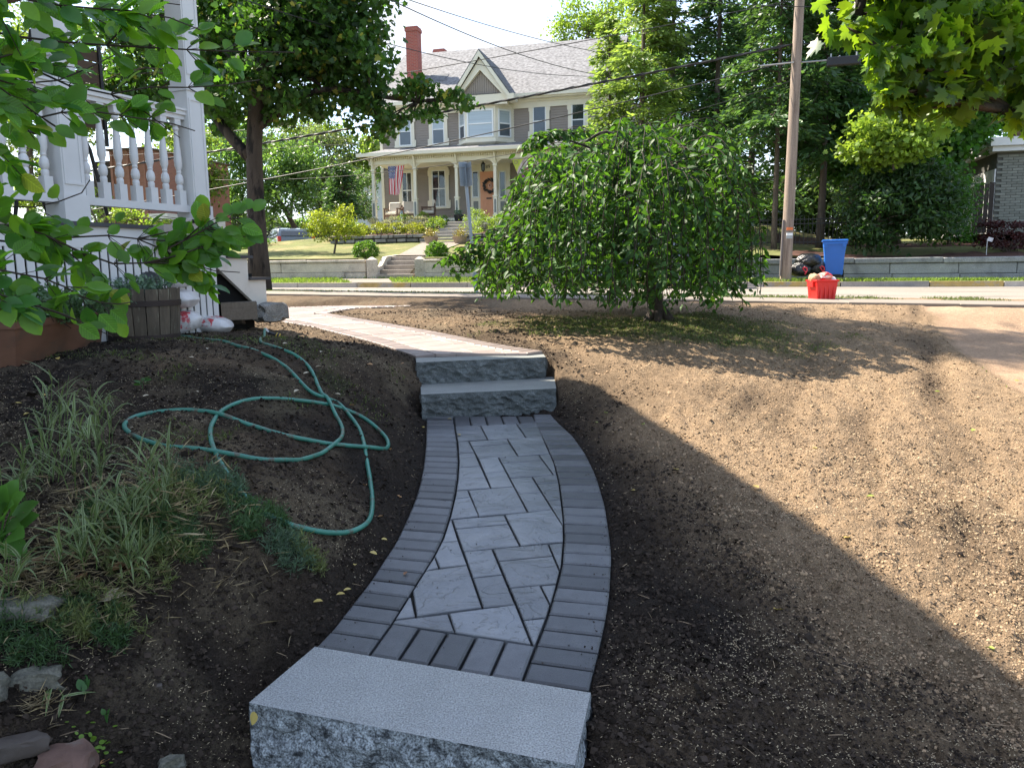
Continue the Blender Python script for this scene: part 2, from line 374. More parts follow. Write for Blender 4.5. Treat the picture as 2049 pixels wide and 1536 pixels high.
def inset(poly, d):
    n = len(poly); A = sum(poly[i][0]*poly[(i+1) % n][1]-poly[(i+1) % n][0]*poly[i][1] for i in range(n))/2
    if A < 0: poly = poly[::-1]
    out = []
    for i in range(n):
        p0, p1, p2 = Vector(poly[i-1]), Vector(poly[i]), Vector(poly[(i+1) % n])
        e1 = (p1-p0).normalized(); e2 = (p2-p1).normalized(); n1 = Vector((-e1.y, e1.x)); n2 = Vector((-e2.y, e2.x))
        m_ = n1+n2
        if m_.length < .2: out.append(tuple(p1+n1*d)); continue
        m_ = m_.normalized(); k = d/max(.4, m_.dot(n1)); out.append(tuple(p1+m_*k))
    return out
def polyarea(p): return abs(sum(p[i][0]*p[(i+1) % len(p)][1]-p[(i+1) % len(p)][0]*p[i][1] for i in range(len(p))))/2
def paver(name, poly, zf, th, m, parent, gap=.004, bev=.006, tilt=.0):
    p = [Vector(q) for q in poly]; a = inset([tuple(q) for q in p], gap); b = inset(a, bev); n = len(a); V = []
    c = Vector((sum(q[0] for q in a)/n, sum(q[1] for q in a)/n)); tx, ty = random.uniform(-tilt, tilt), random.uniform(-tilt, tilt); dz = random.uniform(-.0015, .0015)
    z = lambda q: zf(q[0], q[1])+dz+(q[0]-c.x)*tx+(q[1]-c.y)*ty
    for q in a: V.append((q[0], q[1], z(q)-th))
    for q in a: V.append((q[0], q[1], z(q)-bev*.8))
    for q in b: V.append((q[0], q[1], z(q)))
    Fc = [tuple(range(2*n, 3*n))]+[(i, (i+1) % n, (i+1) % n+n, i+n) for i in range(n)]+[(i+n, (i+1) % n+n, (i+1) % n+2*n, i+2*n) for i in range(n)]
    me = bpy.data.meshes.new(name); me.from_pydata(V, [], Fc); me.materials.append(m); return link(name, me, parent)
def inpoly(x, y, poly):
    x = np.asarray(x); y = np.asarray(y); r = np.zeros(x.shape, bool); n = len(poly)
    for i in range(n):
        x1, y1 = poly[i]; x2, y2 = poly[(i+1) % n]
        if y1 == y2: continue
        c = ((y1 > y) != (y2 > y)) & (x < (x2-x1)*(y-y1)/(y2-y1)+x1); r ^= c
    return r
def distpoly(x, y, line, closed=False):
    x = np.asarray(x, float); y = np.asarray(y, float); d = np.full(x.shape, 1e9)
    L = list(line)+([line[0]] if closed else [])
    for (x1, y1), (x2, y2) in zip(L[:-1], L[1:]):
        dx, dy = x2-x1, y2-y1; u = np.clip(((x-x1)*dx+(y-y1)*dy)/max(dx*dx+dy*dy, 1e-9), 0, 1)
        d = np.minimum(d, np.hypot(x-x1-u*dx, y-y1-u*dy))
    return d
# ================================================================== GROUND
def zpath(x, y): return EYE_Z-1.43+(y-2.75)*(.26/3.45)+.002
def zup(x, y): return EYE_Z-.785+(np.clip(y, 6.4, 12)-6.5)*(.26/6.0)
def lowp(px, py):                      # pixel on the sloping lower walk
    r = ray(px, py); k = (zpath(0, 0)-EYE_Z)/(r.z-r.y*(.26/3.45)); return (r.x*k, r.y*k)
def upp(px, py):
    r = ray(px, py); k = (EYE_Z-.785-6.5*(.26/6.0)-EYE_Z)/(r.z-r.y*(.26/6.0)); return (r.x*k, r.y*k)
OUT_L = [lowp(*p) for p in [(848, 828), (853, 837), (851, 888), (847, 929), (839, 967), (829, 1001), (812, 1039), (791, 1083), (764, 1124), (737, 1165), (699, 1213), (661, 1261), (631, 1292)]]
IN_L = [lowp(*p) for p in [(907, 828), (909, 844), (916, 888), (918, 922), (916, 957), (911, 991), (899, 1039), (887, 1076), (866, 1117), (839, 1158), (805, 1213), (784, 1246), (738, 1309)]]
IN_R = [lowp(*p) for p in [(1066, 828), (1070, 846), (1092, 888), (1109, 926), (1119, 967), (1126, 1025), (1128, 1076), (1124, 1127), (1112, 1175), (1095, 1230), (1072, 1289), (1045, 1360)]]
OUT_R = [lowp(*p) for p in [(1103, 828), (1111, 838), (1147, 871), (1174, 909), (1194, 950), (1212, 1011), (1222, 1076), (1225, 1110), (1222, 1179), (1215, 1230), (1201, 1295), (1180, 1380)]]
LOWPOLY = OUT_L + OUT_R[::-1]
UP_R = [tuple(PH(1087, 708, .785)[:2])]+[upp(*p) for p in [(1000, 689), (900, 668), (800, 650), (715, 636), (655, 626)]]      # street side of the upper walk
UP_L = [tuple(PH(832, 716, .785)[:2])]+[upp(*p) for p in [(795, 699), (740, 681), (672, 664), (606, 649), (540, 640)]]
BR_F = [upp(*p) for p in [(536, 612.5), (640, 608), (740, 603), (830, 598.5), (930, 594)]]                  # far side of the branch to the sidewalk
BR_N = [upp(*p) for p in [(655, 626), (690, 617.5), (760, 612.5), (860, 607.5), (1000, 600.5), (1110, 597)]]
UPPOLY = UP_L + [upp(505, 630), upp(500, 615)] + BR_F + BR_N[::-1] + UP_R[::-1]
# driveway edge
DRV = [(15.0, 14.2), tuple(PH(1700, 601, .66)[:2]), tuple(PH(1790, 613, .68)[:2]), tuple(PH(1840, 630, .74)[:2]), tuple(PH(1875, 665, .86)[:2]), tuple(PH(1930, 712, .98)[:2]), tuple(PH(2049, 790, 1.10)[:2]), tuple(PH(2330, 940, 1.32)[:2])]

cps = []
def cp(px, py, h): v = PH(px, py, h); cps.append((v.x, v.y, v.z))
def cw(x, y, z): cps.append((x, y, z))
for p in LOWPOLY[::2]: cw(p[0], p[1], zpath(*p)-.03)
for p in OUT_L[1::2]: cw(p[0]-.10, p[1], zpath(*p)-.005)
for p in OUT_R[1::2]: cw(p[0]+.10, p[1], zpath(*p)-.005)
for p in UP_L+UP_R+BR_N+BR_F: cw(p[0], p[1], float(zup(*p))-.02)
for a in [(470, 1536, 1.72), (480, 1420, 1.60), (560, 1345, 1.50), (600, 1290, 1.44), (1195, 1400, 1.44), (1200, 1536, 1.52), (1350, 1536, 1.54), (1500, 1450, 1.50), (2049, 1536, 1.60), (1800, 1200, 1.42),
          (1300, 1000, 1.25), (1300, 850, 1.10), (1145, 750, .93), (1130, 700, .78), (1500, 900, 1.16), (1700, 1000, 1.28), (1700, 780, 1.05), (2049, 900, 1.22), (2049, 790, 1.10), (1500, 720, .92), (1850, 700, .95),
          (1318, 648, .665), (1200, 640, .65), (1450, 655, .70), (1700, 650, .76), (1100, 640, .63), (1000, 640, .63), (1650, 606, .655), (1830, 620, .70), (1250, 610, .56), (1450, 604, .58), (1000, 597, .50), (1330, 690, .76),
          (285, 683, .57), (120, 715, .59), (20, 735, .60), (420, 660, .57), (540, 636, .545), (200, 640, .56), (450, 800, .76), (250, 900, .87), (640, 760, .76), (560, 920, .92), (780, 740, .80), (800, 800, 1.0), (800, 900, 1.09), (745, 1000, 1.12),
          (600, 1080, 1.12), (700, 690, .68), (820, 716, .77), (100, 1050, .98), (100, 1250, 1.12), (350, 1150, 1.12), (100, 1420, 1.36), (250, 1536, 1.5), (400, 1400, 1.46), (450, 1250, 1.32), (600, 1180, 1.27),
          (520, 586, .40), (620, 600, .45), (560, 592, .42)]: cp(*a)
for x, y, z in [(-4, 1.5, .3), (-6, 3, .75), (-7, 7, .95), (-8, 12, 1.05), (-9, 15.5, 1.08), (-1, .6, -.35), (1, .6, -.2), (3, .8, -.15), (6, 2, -.1), (9, 5, .15), (12, 9, .5), (14, 13, .8), (-3, -2, .1), (3, -3, -.3), (8, -3, -.2), (-8, -3, .3), (-12, 8, 1.0), (0, 15, 1.02), (-4, 16, 1.06), (4, 14, .9), (9, 12.6, .78)]: cw(x, y, z)
CP = np.array(cps)
def _U(r2): return np.where(r2 > 1e-12, r2*np.log(np.maximum(r2, 1e-12)), 0)
_n = len(CP); _d2 = ((CP[:, None, :2]-CP[None, :, :2])**2).sum(-1)
_K = np.zeros((_n+3, _n+3)); _K[:_n, :_n] = _U(_d2)+np.eye(_n)*.25; _K[:_n, _n] = 1; _K[:_n, _n+1:] = CP[:, :2]; _K[_n, :_n] = 1; _K[_n+1:, :_n] = CP[:, :2].T
_w = np.linalg.solve(_K, np.r_[CP[:, 2], 0, 0, 0])
def GZ(x, y):
    x = np.asarray(x, float); y = np.asarray(y, float); sh = x.shape; xf, yf = x.ravel(), y.ravel(); out = np.empty(len(xf))
    for i in range(0, len(xf), 20000):
        a, b = xf[i:i+20000], yf[i:i+20000]
        out[i:i+20000] = _U((a[:, None]-CP[:, 0])**2+(b[:, None]-CP[:, 1])**2) @ _w[:_n] + _w[_n]+_w[_n+1]*a+_w[_n+2]*b
    return out.reshape(sh)
def gz(x, y): return float(GZ(np.array([x]), np.array([y]))[0])
def GROUNDPT(px, py):
    r = ray(px, py); k = 1.5/max(-r.z, .02)
    for _ in range(30): k += .7*(gz(r.x*k, r.y*k)-(EYE_Z+r.z*k))/r.z
    return Vector((r.x*k, r.y*k, EYE_Z+r.z*k))

STEP_NEAR = [PH(498, 1405, 1.43), PH(1150, 1530, 1.43), PH(1182, 1385, 1.43), PH(630, 1293, 1.43)]
STEP_LOW = [PH(843, 789, .98), PH(1113, 777, .98), PH(1110, 760, .98), PH(841, 769, .98)]
STEP_UP = [PH(833, 725, .785), PH(1092, 714, .785), PH(1087, 708, .785), PH(832, 716, .785)]
def spaced(a, b, segs):
    out = []; x = a
    for lim, st in segs:
        while x < lim-1e-6: out.append(x); x += st
    out.append(b); return np.array(out)
xs = spaced(-12, 14, [(-6, .25), (-3.2, .08), (3.4, .026), (6, .06), (14, .2)])
ys = spaced(-3, 16.6, [(.8, .3), (4.2, .024), (7.0, .04), (11, .07), (16.6, .12)])
GX, GY = np.meshgrid(xs, ys)
Z0 = GZ(GX, GY)
dpath = np.minimum(distpoly(GX, GY, LOWPOLY, True), distpoly(GX, GY, UPPOLY, True))
insd = inpoly(GX, GY, LOWPOLY) | inpoly(GX, GY, UPPOLY)
n1 = fbm(GX*2.2, GY*2.2, 3, 4)-.5; n2 = fbm(GX*11, GY*11, 9, 3)-.5; n3 = vnoise(GX*34, GY*34, 5)-.5
rough = np.clip(1.4-GY*.06, .5, 1.3)
lawnR = np.clip((GX-.9-.12*(7-GY))/1.2, 0, 1)
n4 = np.abs(fbm(GX*17+3, GY*17, 15, 2)-.5)
Zg = Z0 + n1*.06 + n2*.045*rough + n3*.022*rough + (.12-n4)*.05*rough
# rake / wheel streaks on the right lawn
ux = (GX*.42+GY*.9); vx = (GX*.9-GY*.42)
streak = fbm(vx*3.6, ux*.35, 21, 3)-.5
Zg += lawnR*streak*.09
# mound of trampled soil along the walk edges
Zg = np.where(insd, Z0, Zg) if False else Zg
edge = np.clip(1-dpath/.10, 0, 1)
zp = np.where(GY < 6.35, zpath(GX, GY), zup(GX, GY))
Zg = np.where(~insd, Zg*(1-edge)+(zp-.012+n3*.012)*edge, zp-.075)
Zg = np.where(insd & (dpath < .02), zp-.03, Zg)
def under(poly, z, d=.12):
    global Zg
    m = inpoly(GX, GY, [(p[0], p[1]) for p in poly]); Zg = np.where(m, np.minimum(Zg, z), Zg)
def grow(poly, g):
    c = sum((Vector(p) for p in poly), Vector((0, 0, 0)))/len(poly); return [c+(Vector(p)-c)*g for p in poly]
under(STEP_NEAR, -.3); 
_bk = lambda P, d: [P[0], P[1], P[1]+(P[2]-P[1]).normalized()*d, P[0]+(P[3]-P[0]).normalized()*d]
STEP_LOWB = _bk(STEP_LOW, .72); STEP_UPB = list(STEP_UP)
under(grow(STEP_LOWB, .985), .2); under(grow(STEP_UPB, .985), .2)
# road side: everything beyond the kerb strip drops under the road
s_g = GX*SD.x+GY*SD.y; t_g = GX*TD.x+GY*TD.y
def zroad(s, t):
    s = np.clip(s, -14, 14); w = np.clip((21.3-t)/6.4, 0, 1.35)
    return EYE_Z-((.525+.0065*s)*(1-w)+(.555+.016*s)*w)
T_NEAR, T_SW0, T_SW1, T_FAR = 14.9, 12.35, 13.75, 21.3
zr = zroad(s_g, t_g)
bl = np.clip((t_g-11.4)/.8, 0, 1)
Zg = Zg*(1-bl)+bl*(zr+.03+n2*.01)
Zg = np.where(t_g > T_NEAR-.02, zr-.12, Zg)
sw = (t_g > T_SW0+.03) & (t_g < T_SW1-.03)
Zg = np.where(sw, zr-.03, Zg)
# driveway region (right of DRV)
def drvx(y):
    P = np.array(sorted(DRV, key=lambda p: p[1])); return np.interp(y, P[:, 1], P[:, 0], left=P[0, 0]+2)
isd = (GX > drvx(GY)) & (t_g < T_SW0)
# colours: dry to damp soil tone, with the near shade painted in darker
dry_lit = np.clip((GX-.45+.10*np.clip(GY-3, 0, 9)-np.clip(3.6-GY, 0, 3)*.45)/1.1, 0, 1)
dry = np.clip(.10+.85*dry_lit+(fbm(GX*1.3, GY*1.3, 31, 4)-.5)*.9+(streak)*2.0*lawnR, 0, 1)
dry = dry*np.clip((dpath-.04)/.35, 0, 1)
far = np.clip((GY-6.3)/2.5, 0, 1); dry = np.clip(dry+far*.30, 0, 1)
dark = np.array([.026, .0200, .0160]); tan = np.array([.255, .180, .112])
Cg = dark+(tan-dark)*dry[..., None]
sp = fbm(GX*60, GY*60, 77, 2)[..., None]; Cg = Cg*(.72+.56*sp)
# straw coloured patches of seed in the left bed and the grass under the weeping tree
pat = np.clip((fbm(GX*3.4+5, GY*3.4, 55, 4)-.53)*6, 0, 1)*(GX < 0)*(dpath > .15)
Cg = Cg*(1-.45*pat[..., None])+np.array([.17, .135, .09])*.45*pat[..., None]
TREE = PH(1318, 645, .665)
ell = ((GX-TREE.x+.1)/2.1)**2+((GY-TREE.y+.3)/1.25)**2
gm = np.clip(1.25-ell+(fbm(GX*2.4, GY*2.4, 41, 4)-.5)*1.6, 0, 1)
gm = np.maximum(gm, np.clip(1-np.abs(t_g-14.3)/.6, 0, 1)*.8*(GX < 4.8))
Cg = Cg*(1-gm[..., None])+np.array([.085, .085, .032])*gm[..., None]
gl = np.clip((fbm(GX*1.8, GY*1.8, 61, 3)-.52)*5, 0, 1)*(GX < -1.2)*(GY < 7.2)*(GY > 3)*.6
Cg = Cg*(1-gl[..., None]*.6)+np.array([.035, .05, .016])*gl[..., None]*.6
sand = np.array([.37, .255, .17])*(.62+.45*fbm(GX*3, GY*3, 71, 3)+.35*fbm(ux*.8, vx*5, 72, 3))[..., None]
eb = np.clip((GX-drvx(GY)+.12*(fbm(GX*8, GY*8, 5, 2)-.5)+.25*(fbm(GX*2, GY*2, 6, 2)-.5))/.14, 0, 1)*(t_g < T_SW0)
Cg = Cg*(1-eb[..., None])+sand*eb[..., None]
Zd = GZ(GX, GY)-.02+n1*.03+n3*.006+streak*.03
Zg = np.where(isd, Zd*(1-bl)+bl*(zr+.02), Zg)
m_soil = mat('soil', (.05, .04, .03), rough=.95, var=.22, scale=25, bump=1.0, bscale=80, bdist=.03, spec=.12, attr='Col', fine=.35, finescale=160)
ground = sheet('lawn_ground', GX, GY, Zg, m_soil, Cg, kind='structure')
from functools import lru_cache
def zgrid(x, y):
    """height of the built ground"""
    x = np.asarray(x, float); y = np.asarray(y, float)
    i = np.clip(np.searchsorted(xs, x)-1, 0, len(xs)-2); j = np.clip(np.searchsorted(ys, y)-1, 0, len(ys)-2)
    fx = np.clip((x-xs[i])/(xs[i+1]-xs[i]), 0, 1); fy = np.clip((y-ys[j])/(ys[j+1]-ys[j]), 0, 1)
    return (Zg[j, i]*(1-fx)+Zg[j, i+1]*fx)*(1-fy)+(Zg[j+1, i]*(1-fx)+Zg[j+1, i+1]*fx)*fy

# distant base sheet out to the horizon, under everything
m_far = mat('far_ground', (.06, .07, .03), var=.3, scale=.05)
gx, gy = np.meshgrid(np.r_[-900, -300, -120, -60, -30, -12, 0, 14, 30, 60, 120, 300, 900], np.r_[-900, -200, -60, -20, -3, 5, 12, 20, 24, 28, 32, 38, 50, 70, 120, 300, 900])
tt = gx*TD.x+gy*TD.y
gzf = np.interp(tt, [-900, -5, 6, 14, 22, 24, 30, 36, 60, 900], [-1.2, -.9, -.9, .6, .6, .9, 2.0, 2.6, 4.0, 14])-.25
gzf = np.where((np.abs(gx) < 15) & (gy < 17), -1.5, gzf)
sheet('distant_ground', gx, gy, gzf, m_far, kind='structure')

# loose clods and pale grass seed on the soil
m_clodd = mat('damp_shade_clod', (.036, .027, .021), rough=.95, var=.3, isl=.6, spec=.1)
m_clod = mat('clod', (.225, .158, .10), rough=.95, var=.3, isl=.5, spec=.1)
m_seed = mat('grass_seed', (.46, .37, .24), rough=.8, isl=.3, spec=.2)
def okground(x, y, mrg=.015):
    d = np.minimum(distpoly(x, y, LOWPOLY, True), distpoly(x, y, UPPOLY, True)); ins = inpoly(x, y, LOWPOLY) | inpoly(x, y, UPPOLY)
    for P in (STEP_NEAR, grow(STEP_LOWB, 1.03), STEP_UPB): ins |= inpoly(x, y, [(p[0], p[1]) for p in P])
    t = x*TD.x+y*TD.y
    return (~ins) & (d > mrg) & (t < T_SW0) & (x < drvx(y))
def sprinkle(n, ymin=1.1, ymax=11.5, xw=.85, pw=1.0):
    u = RNG.random(n); y = ymin*(ymax/ymin)**(u**pw); x = (RNG.random(n)*2-1)*xw*y
    return x, y
octa = (np.array([[1, 0, 0], [0, 1, 0], [-1, 0, 0], [0, -1, 0], [.1, .1, .75], [0, 0, -.5]], float), np.array([[0, 1, 4], [1, 2, 4], [2, 3, 4], [3, 0, 4]]))
x, y = sprinkle(110000); k = okground(x, y) & (vnoise(x*3, y*3, 8)+.35*RNG.random(len(x)) > .42); x, y = x[k], y[k]
sz = .0028+.011*RNG.random(len(x))**5*np.where(x > 1.2, .6, 1.1)*np.where(x > .8, .8, 1.1)+.0006*y
sz = np.where(RNG.random(len(x)) < .01, sz*2.0, sz)
P = np.stack([x, y, zgrid(x, y)+sz*.25], -1); scatter('soil_clods', octa, P, rdir(len(x)), np.array([[0, 0, 1.]])+.5*rdir(len(x)), sz, m_clod, kind='stuff') if False else None
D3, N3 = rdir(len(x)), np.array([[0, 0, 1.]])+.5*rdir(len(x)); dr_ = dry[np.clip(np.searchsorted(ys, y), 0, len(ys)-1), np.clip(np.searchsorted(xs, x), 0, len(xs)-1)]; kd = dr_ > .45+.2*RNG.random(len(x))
for kk_, m_, nm_ in ((kd, m_clod, 'dry_sunlit_clods'), (~kd, m_clodd, 'damp_shade_clods')): scatter(nm_, octa, P[kk_], D3[kk_], N3[kk_], sz[kk_], m_, kind='stuff')  # clod colour follows the soil mask, its painted shade included
x, y = sprinkle(90000, 1.1, 5.2, .8); k = okground(x, y, .005) & (fbm(x*2.1+4, y*2.1, 12, 3)+.25*RNG.random(len(x)) > .52); x, y = x[k], y[k]; sz = .0026+.0085*RNG.random(len(x))**3
P = np.stack([x, y, zgrid(x, y)+sz*.2], -1); dr_ = dry[np.clip(np.searchsorted(ys, y), 0, len(ys)-1), np.clip(np.searchsorted(xs, x), 0, len(xs)-1)]; kd = dr_ > .45+.2*RNG.random(len(x)); D3, N3 = rdir(len(x)), np.array([[0, 0, 1.]])+.6*rdir(len(x))
for kk_, m_, nm_ in ((kd, m_clod, 'dry_sunlit_crumble'), (~kd, m_clodd, 'damp_shade_crumble')): scatter(nm_, octa, P[kk_], D3[kk_], N3[kk_], sz[kk_], m_, kind='stuff')
seedT = (np.array([[-.16, 0, 0], [.16, 0, 0], [.1, 1, .1], [-.1, 1, .1], [0, .5, .22]], float), np.array([[0, 1, 4], [1, 2, 4], [2, 3, 4], [3, 0, 4]]))
x, y = sprinkle(150000, pw=.9); dn = fbm(x*2.3+9, y*2.3, 91, 4); pr = np.clip((dn-.40)*3.2, .03, 1)
pr = np.where(x > .2, np.maximum(pr, .34)*np.clip((fbm(x*1.6, y*1.6, 44, 3)-.36)*3.2, .12, 1), pr*.8)
k = okground(x, y) & (RNG.random(len(x)) < pr); x, y = x[k], y[k]
D = rdir(len(x)); D[:, 2] *= .25
P = np.stack([x, y, zgrid(x, y)+.004], -1); scatter('grass_seed', seedT, P, D, np.array([[0, 0, 1.]])+.3*rdir(len(x)), .0044+.0024*RNG.random(len(x))+.0006*y, m_seed, kind='stuff')

# crumbs of soil that strayed onto the pavers
x, y = sprinkle(60000, 2.6, 7, .3); ins_ = inpoly(x, y, LOWPOLY); de_ = distpoly(x, y, OUT_L); de2 = distpoly(x, y, OUT_R); k = ins_ & (RNG.random(len(x)) < np.exp(-np.minimum(de_, de2)/.035)*.25+.004); x, y = x[k], y[k]
scatter('soil_crumbs', octa, np.stack([x, y, zpath(x, y)+.001], -1), rdir(len(x)), np.array([[0, 0, 1.]])+.4*rdir(len(x)), .0015+.004*RNG.random(len(x))**3, m_clodd, kind='stuff')
x, y = sprinkle(2600); k = okground(x, y); x, y = x[k], y[k]; D = rdir(len(x)); D[:, 2] *= .15
m_straw = mat('straw_bits', (.22, .16, .10), isl=.5)
scatter('twig_litter', (np.array([[-.03, 0, 0], [.03, 0, 0], [.02, 1, .02], [-.02, 1, .02], [0, .5, .06]], float), seedT[1]), np.stack([x, y, zgrid(x, y)+.004], -1), D, np.array([[0, 0, 1.]])+.2*rdir(len(x)), .012+.05*RNG.random(len(x))**2, m_straw, kind='stuff')
# ================================================================== WALKS, STEPS
m_pav = mat('charcoal_paver', (.078, .080, .086), rough=.40, var=.22, scale=14, bump=.35, bscale=220, bdist=.002, spec=.45, obj=.34, fine=.28, finescale=330)
m_slab = mat('bluestone_slab', (.125, .130, .140), rough=.30, var=.25, scale=7, bump=.5, bscale=40, bdist=.006, bdetail=9, spec=.7, obj=.3, fine=.10, finescale=200, alt=(.17, .17, .174), altpos=(.45, .75), altscale=4)
def cleft(m, scale=3.0, dist=.02, seed=(0, 0, 0)):
    n, l = m.node_tree.nodes, m.node_tree.links; b = n['Principled BSDF']; tc = n.new('ShaderNodeTexCoord'); nz = n.new('ShaderNodeTexNoise')
    mp = n.new('ShaderNodeMapping'); mp.inputs['Scale'].default_value = (1, 1.8, 1); mp.inputs['Rotation'].default_value = (0, 0, .5); l.new(tc.outputs['Object'], mp.inputs[0]); l.new(mp.outputs[0], nz.inputs['Vector'])
    nz.inputs['Scale'].default_value = scale; nz.inputs['Detail'].default_value = 5; nz.inputs['Roughness'].default_value = .5; nz.inputs['Distortion'].default_value = .9
    r = n.new('ShaderNodeValToRGB'); e = r.color_ramp; st = [(.30, 0), (.36, .12), (.368, .26), (.44, .32), (.449, .48), (.50, .52), (.56, .55), (.567, .72), (.64, .78), (.648, .95), (.8, 1)]
    e.elements[0].position, e.elements[0].color = st[0][0], (0, 0, 0, 1); e.elements[1].position, e.elements[1].color = st[-1][0], (1, 1, 1, 1)
    for p, v in st[1:-1]: q = e.elements.new(p); q.color = (v, v, v, 1)
    l.new(nz.outputs['Fac'], r.inputs['Fac']); bp = n.new('ShaderNodeBump'); bp.inputs['Strength'].default_value = 1; bp.inputs['Distance'].default_value = dist; l.new(r.outputs['Color'], bp.inputs['Height'])
    old = b.inputs['Normal'].links[0].from_node if b.inputs['Normal'].links else None
    if old: l.new(old.outputs['Normal'], bp.inputs['Normal'])
    l.new(bp.outputs['Normal'], b.inputs['Normal'])
cleft(m_slab, 2.4, .011)
m_bed = mat('joint_sand', (.022, .021, .020), rough=.95)
def two_rails(A, B, n, name, parent, zf, m, th=.05, u0=0, u1=1):
    a = resample([(p[0], p[1], 0) for p in A], n+1); b = resample([(p[0], p[1], 0) for p in B], n+1)
    for i in range(n): paver(name, [tuple(a[i][:2]), tuple(b[i][:2]), tuple(b[i+1][:2]), tuple(a[i+1][:2])], zf, th, m, parent, gap=.0055, bev=.008, tilt=.010)
walk = empty('curved_path', (0, 0, 0), kind='structure')
bedm = MB(); bedm.add([(p[0], p[1], zpath(*p)-.03) for p in LOWPOLY], [tuple(range(len(LOWPOLY)))]); bedm.build('joint_sand', m_bed, walk)
two_rails(OUT_L, IN_L, 31, 'border_paver', walk, zpath, m_pav)
two_rails(IN_R, OUT_R, 31, 'border_paver', walk, zpath, m_pav)
e0 = [lowp(784, 1246), lowp(1072, 1289)]; e1 = [lowp(738, 1309), lowp(1045, 1360)]
two_rails(e0, e1, 5, 'border_paver', walk, zpath, m_pav)
two_rails([lowp(907, 832), lowp(1066, 832)], [lowp(910, 853), lowp(1074, 845)], 5, 'border_paver', walk, zpath, m_pav)
FIELD = [p for p in IN_L[1:-1]]+[p for p in IN_R[1:-1]][::-1]
FIELD[0] = lowp(910, 853); FIELD[-1] = lowp(1074, 845)
slabs = """905,88;1055,84;1068,110;900,120|900,120;1068,110;1100,172;900,187|1055,84;1262,70;1325,162;1100,172|1262,70;1400,60;1415,92;1283,100|1283,100;1415,92;1460,155;1325,162
880,188;990,183;1025,248;880,258|880,258;1025,248;1060,328;880,340|990,183;1215,168;1232,198;1005,213|1005,213;1232,198;1278,268;1045,285|1215,168;1460,152;1520,250;1278,268
1045,285;1162,275;1207,357;1081,368|1081,368;1207,357;1254,446;1118,455|1162,275;1400,262;1424,295;1182,312|1182,312;1424,295;1485,378;1229,398|1400,262;1510,253;1560,372;1485,378|870,342;1060,328;1118,455;860,473
1229,398;1360,388;1416,478;1279,490|1279,490;1416,478;1480,580;1335,595|1360,388;1530,374;1560,418;1388,432|1388,432;1560,418;1590,515;1449,530|1449,530;1600,515;1640,760;1580,740;1480,582|850,475;985,468;1003,510;850,526|850,526;1003,510;1050,618;830,645|985,468;1255,447;1335,595;1045,620
780,650;890,640;930,765;740,785|890,640;1198,612;1225,665;909,695|909,695;1225,665;1290,792;956,828|1198,612;1480,582;1600,765;1290,792|755,783;930,765;983,905;815,922|560,790;756,783;816,922;540,985
956,828;1128,812;1191,960;1009,980|1128,812;1455,783;1485,852;1160,885|1160,885;1485,852;1553,1008;1226,1042|1455,783;1620,768;1700,1000;1553,1008|640,952;983,905;1070,1155;680,1205|500,1110;655,1090;680,1205;480,1235|1009,980;1191,960;1265,1136;1070,1155
1226,1042;1408,1025;1500,1205;1305,1230|1408,1025;1600,1008;1700,1200;1500,1205|440,1240;870,1188;930,1345;400,1345|870,1188;1265,1136;1380,1420;935,1400|1305,1230;1600,1200;1600,1420;1380,1420"""
for t in slabs.replace('\n', '|').split('|'):
    q = [tuple(map(float, c.split(','))) for c in t.split(';')]
    q = [lowp(600+a/2.927, 820+b/2.927) for a, b in q]
    r = convex_clip(FIELD, q)
    if len(r) >= 3 and polyarea(r) > .0015: paver('field_slab', r, zpath, .05, m_slab, walk, gap=.0045, bev=.004, tilt=.004)
# upper walk
upw = empty('upper_path', (0, 0, 0), kind='structure')
m_pav2 = mat('pale_paver', (.20, .160, .142), rough=.5, var=.2, scale=10, bump=.3, bscale=150, bdist=.002, spec=.45, obj=.16, fine=.2, finescale=250)
m_slab2 = mat('pale_slab', (.28, .225, .20), rough=.42, var=.2, scale=6, bump=.6, bscale=8, bdist=.012, spec=.45, obj=.14)
bedm = MB(); bedm.add([(p[0], p[1], float(zup(*p))-.03) for p in UPPOLY], [tuple(range(len(UPPOLY)))]); bedm.build('joint_sand', m_bed, upw)
def offs(L, d):
    out = []
    for i, p in enumerate(L):
        a = Vector(L[max(i-1, 0)]); b = Vector(L[min(i+1, len(L)-1)]); t = (b-a).normalized(); out.append((p[0]-t.y*d, p[1]+t.x*d))
    return out
zu = lambda x, y: float(zup(x, y))
ul = smooth_line([(p[0], p[1], 0) for p in UP_L], 14, 2)[:, :2]; ur = smooth_line([(p[0], p[1], 0) for p in UP_R], 14, 2)[:, :2]
bn = [tuple(p) for p in smooth_line([(p[0], p[1], 0) for p in BR_N], 14, 2)[:, :2]]; bf = [tuple(p) for p in smooth_line([(p[0], p[1], 0) for p in BR_F], 12, 2)[:, :2]]
ul = [tuple(p) for p in ul]; ur = [tuple(p) for p in ur]
uli, uri = offs(ul, -.2), offs(ur, .2)
bni, bfi = offs(bn, .2), offs(bf, -.2)
two_rails(ul, uli, 34, 'border_paver', upw, zu, m_pav2)
two_rails(uri, ur, 42, 'border_paver', upw, zu, m_pav2)
two_rails(bni, bn, 44, 'border_paver', upw, zu, m_pav2)
two_rails(bf, bfi, 40, 'border_paver', upw, zu, m_pav2)
uf = uli + [upp(510, 628), upp(506, 616)] + bfi + bni[::-1] + uri[::-1]
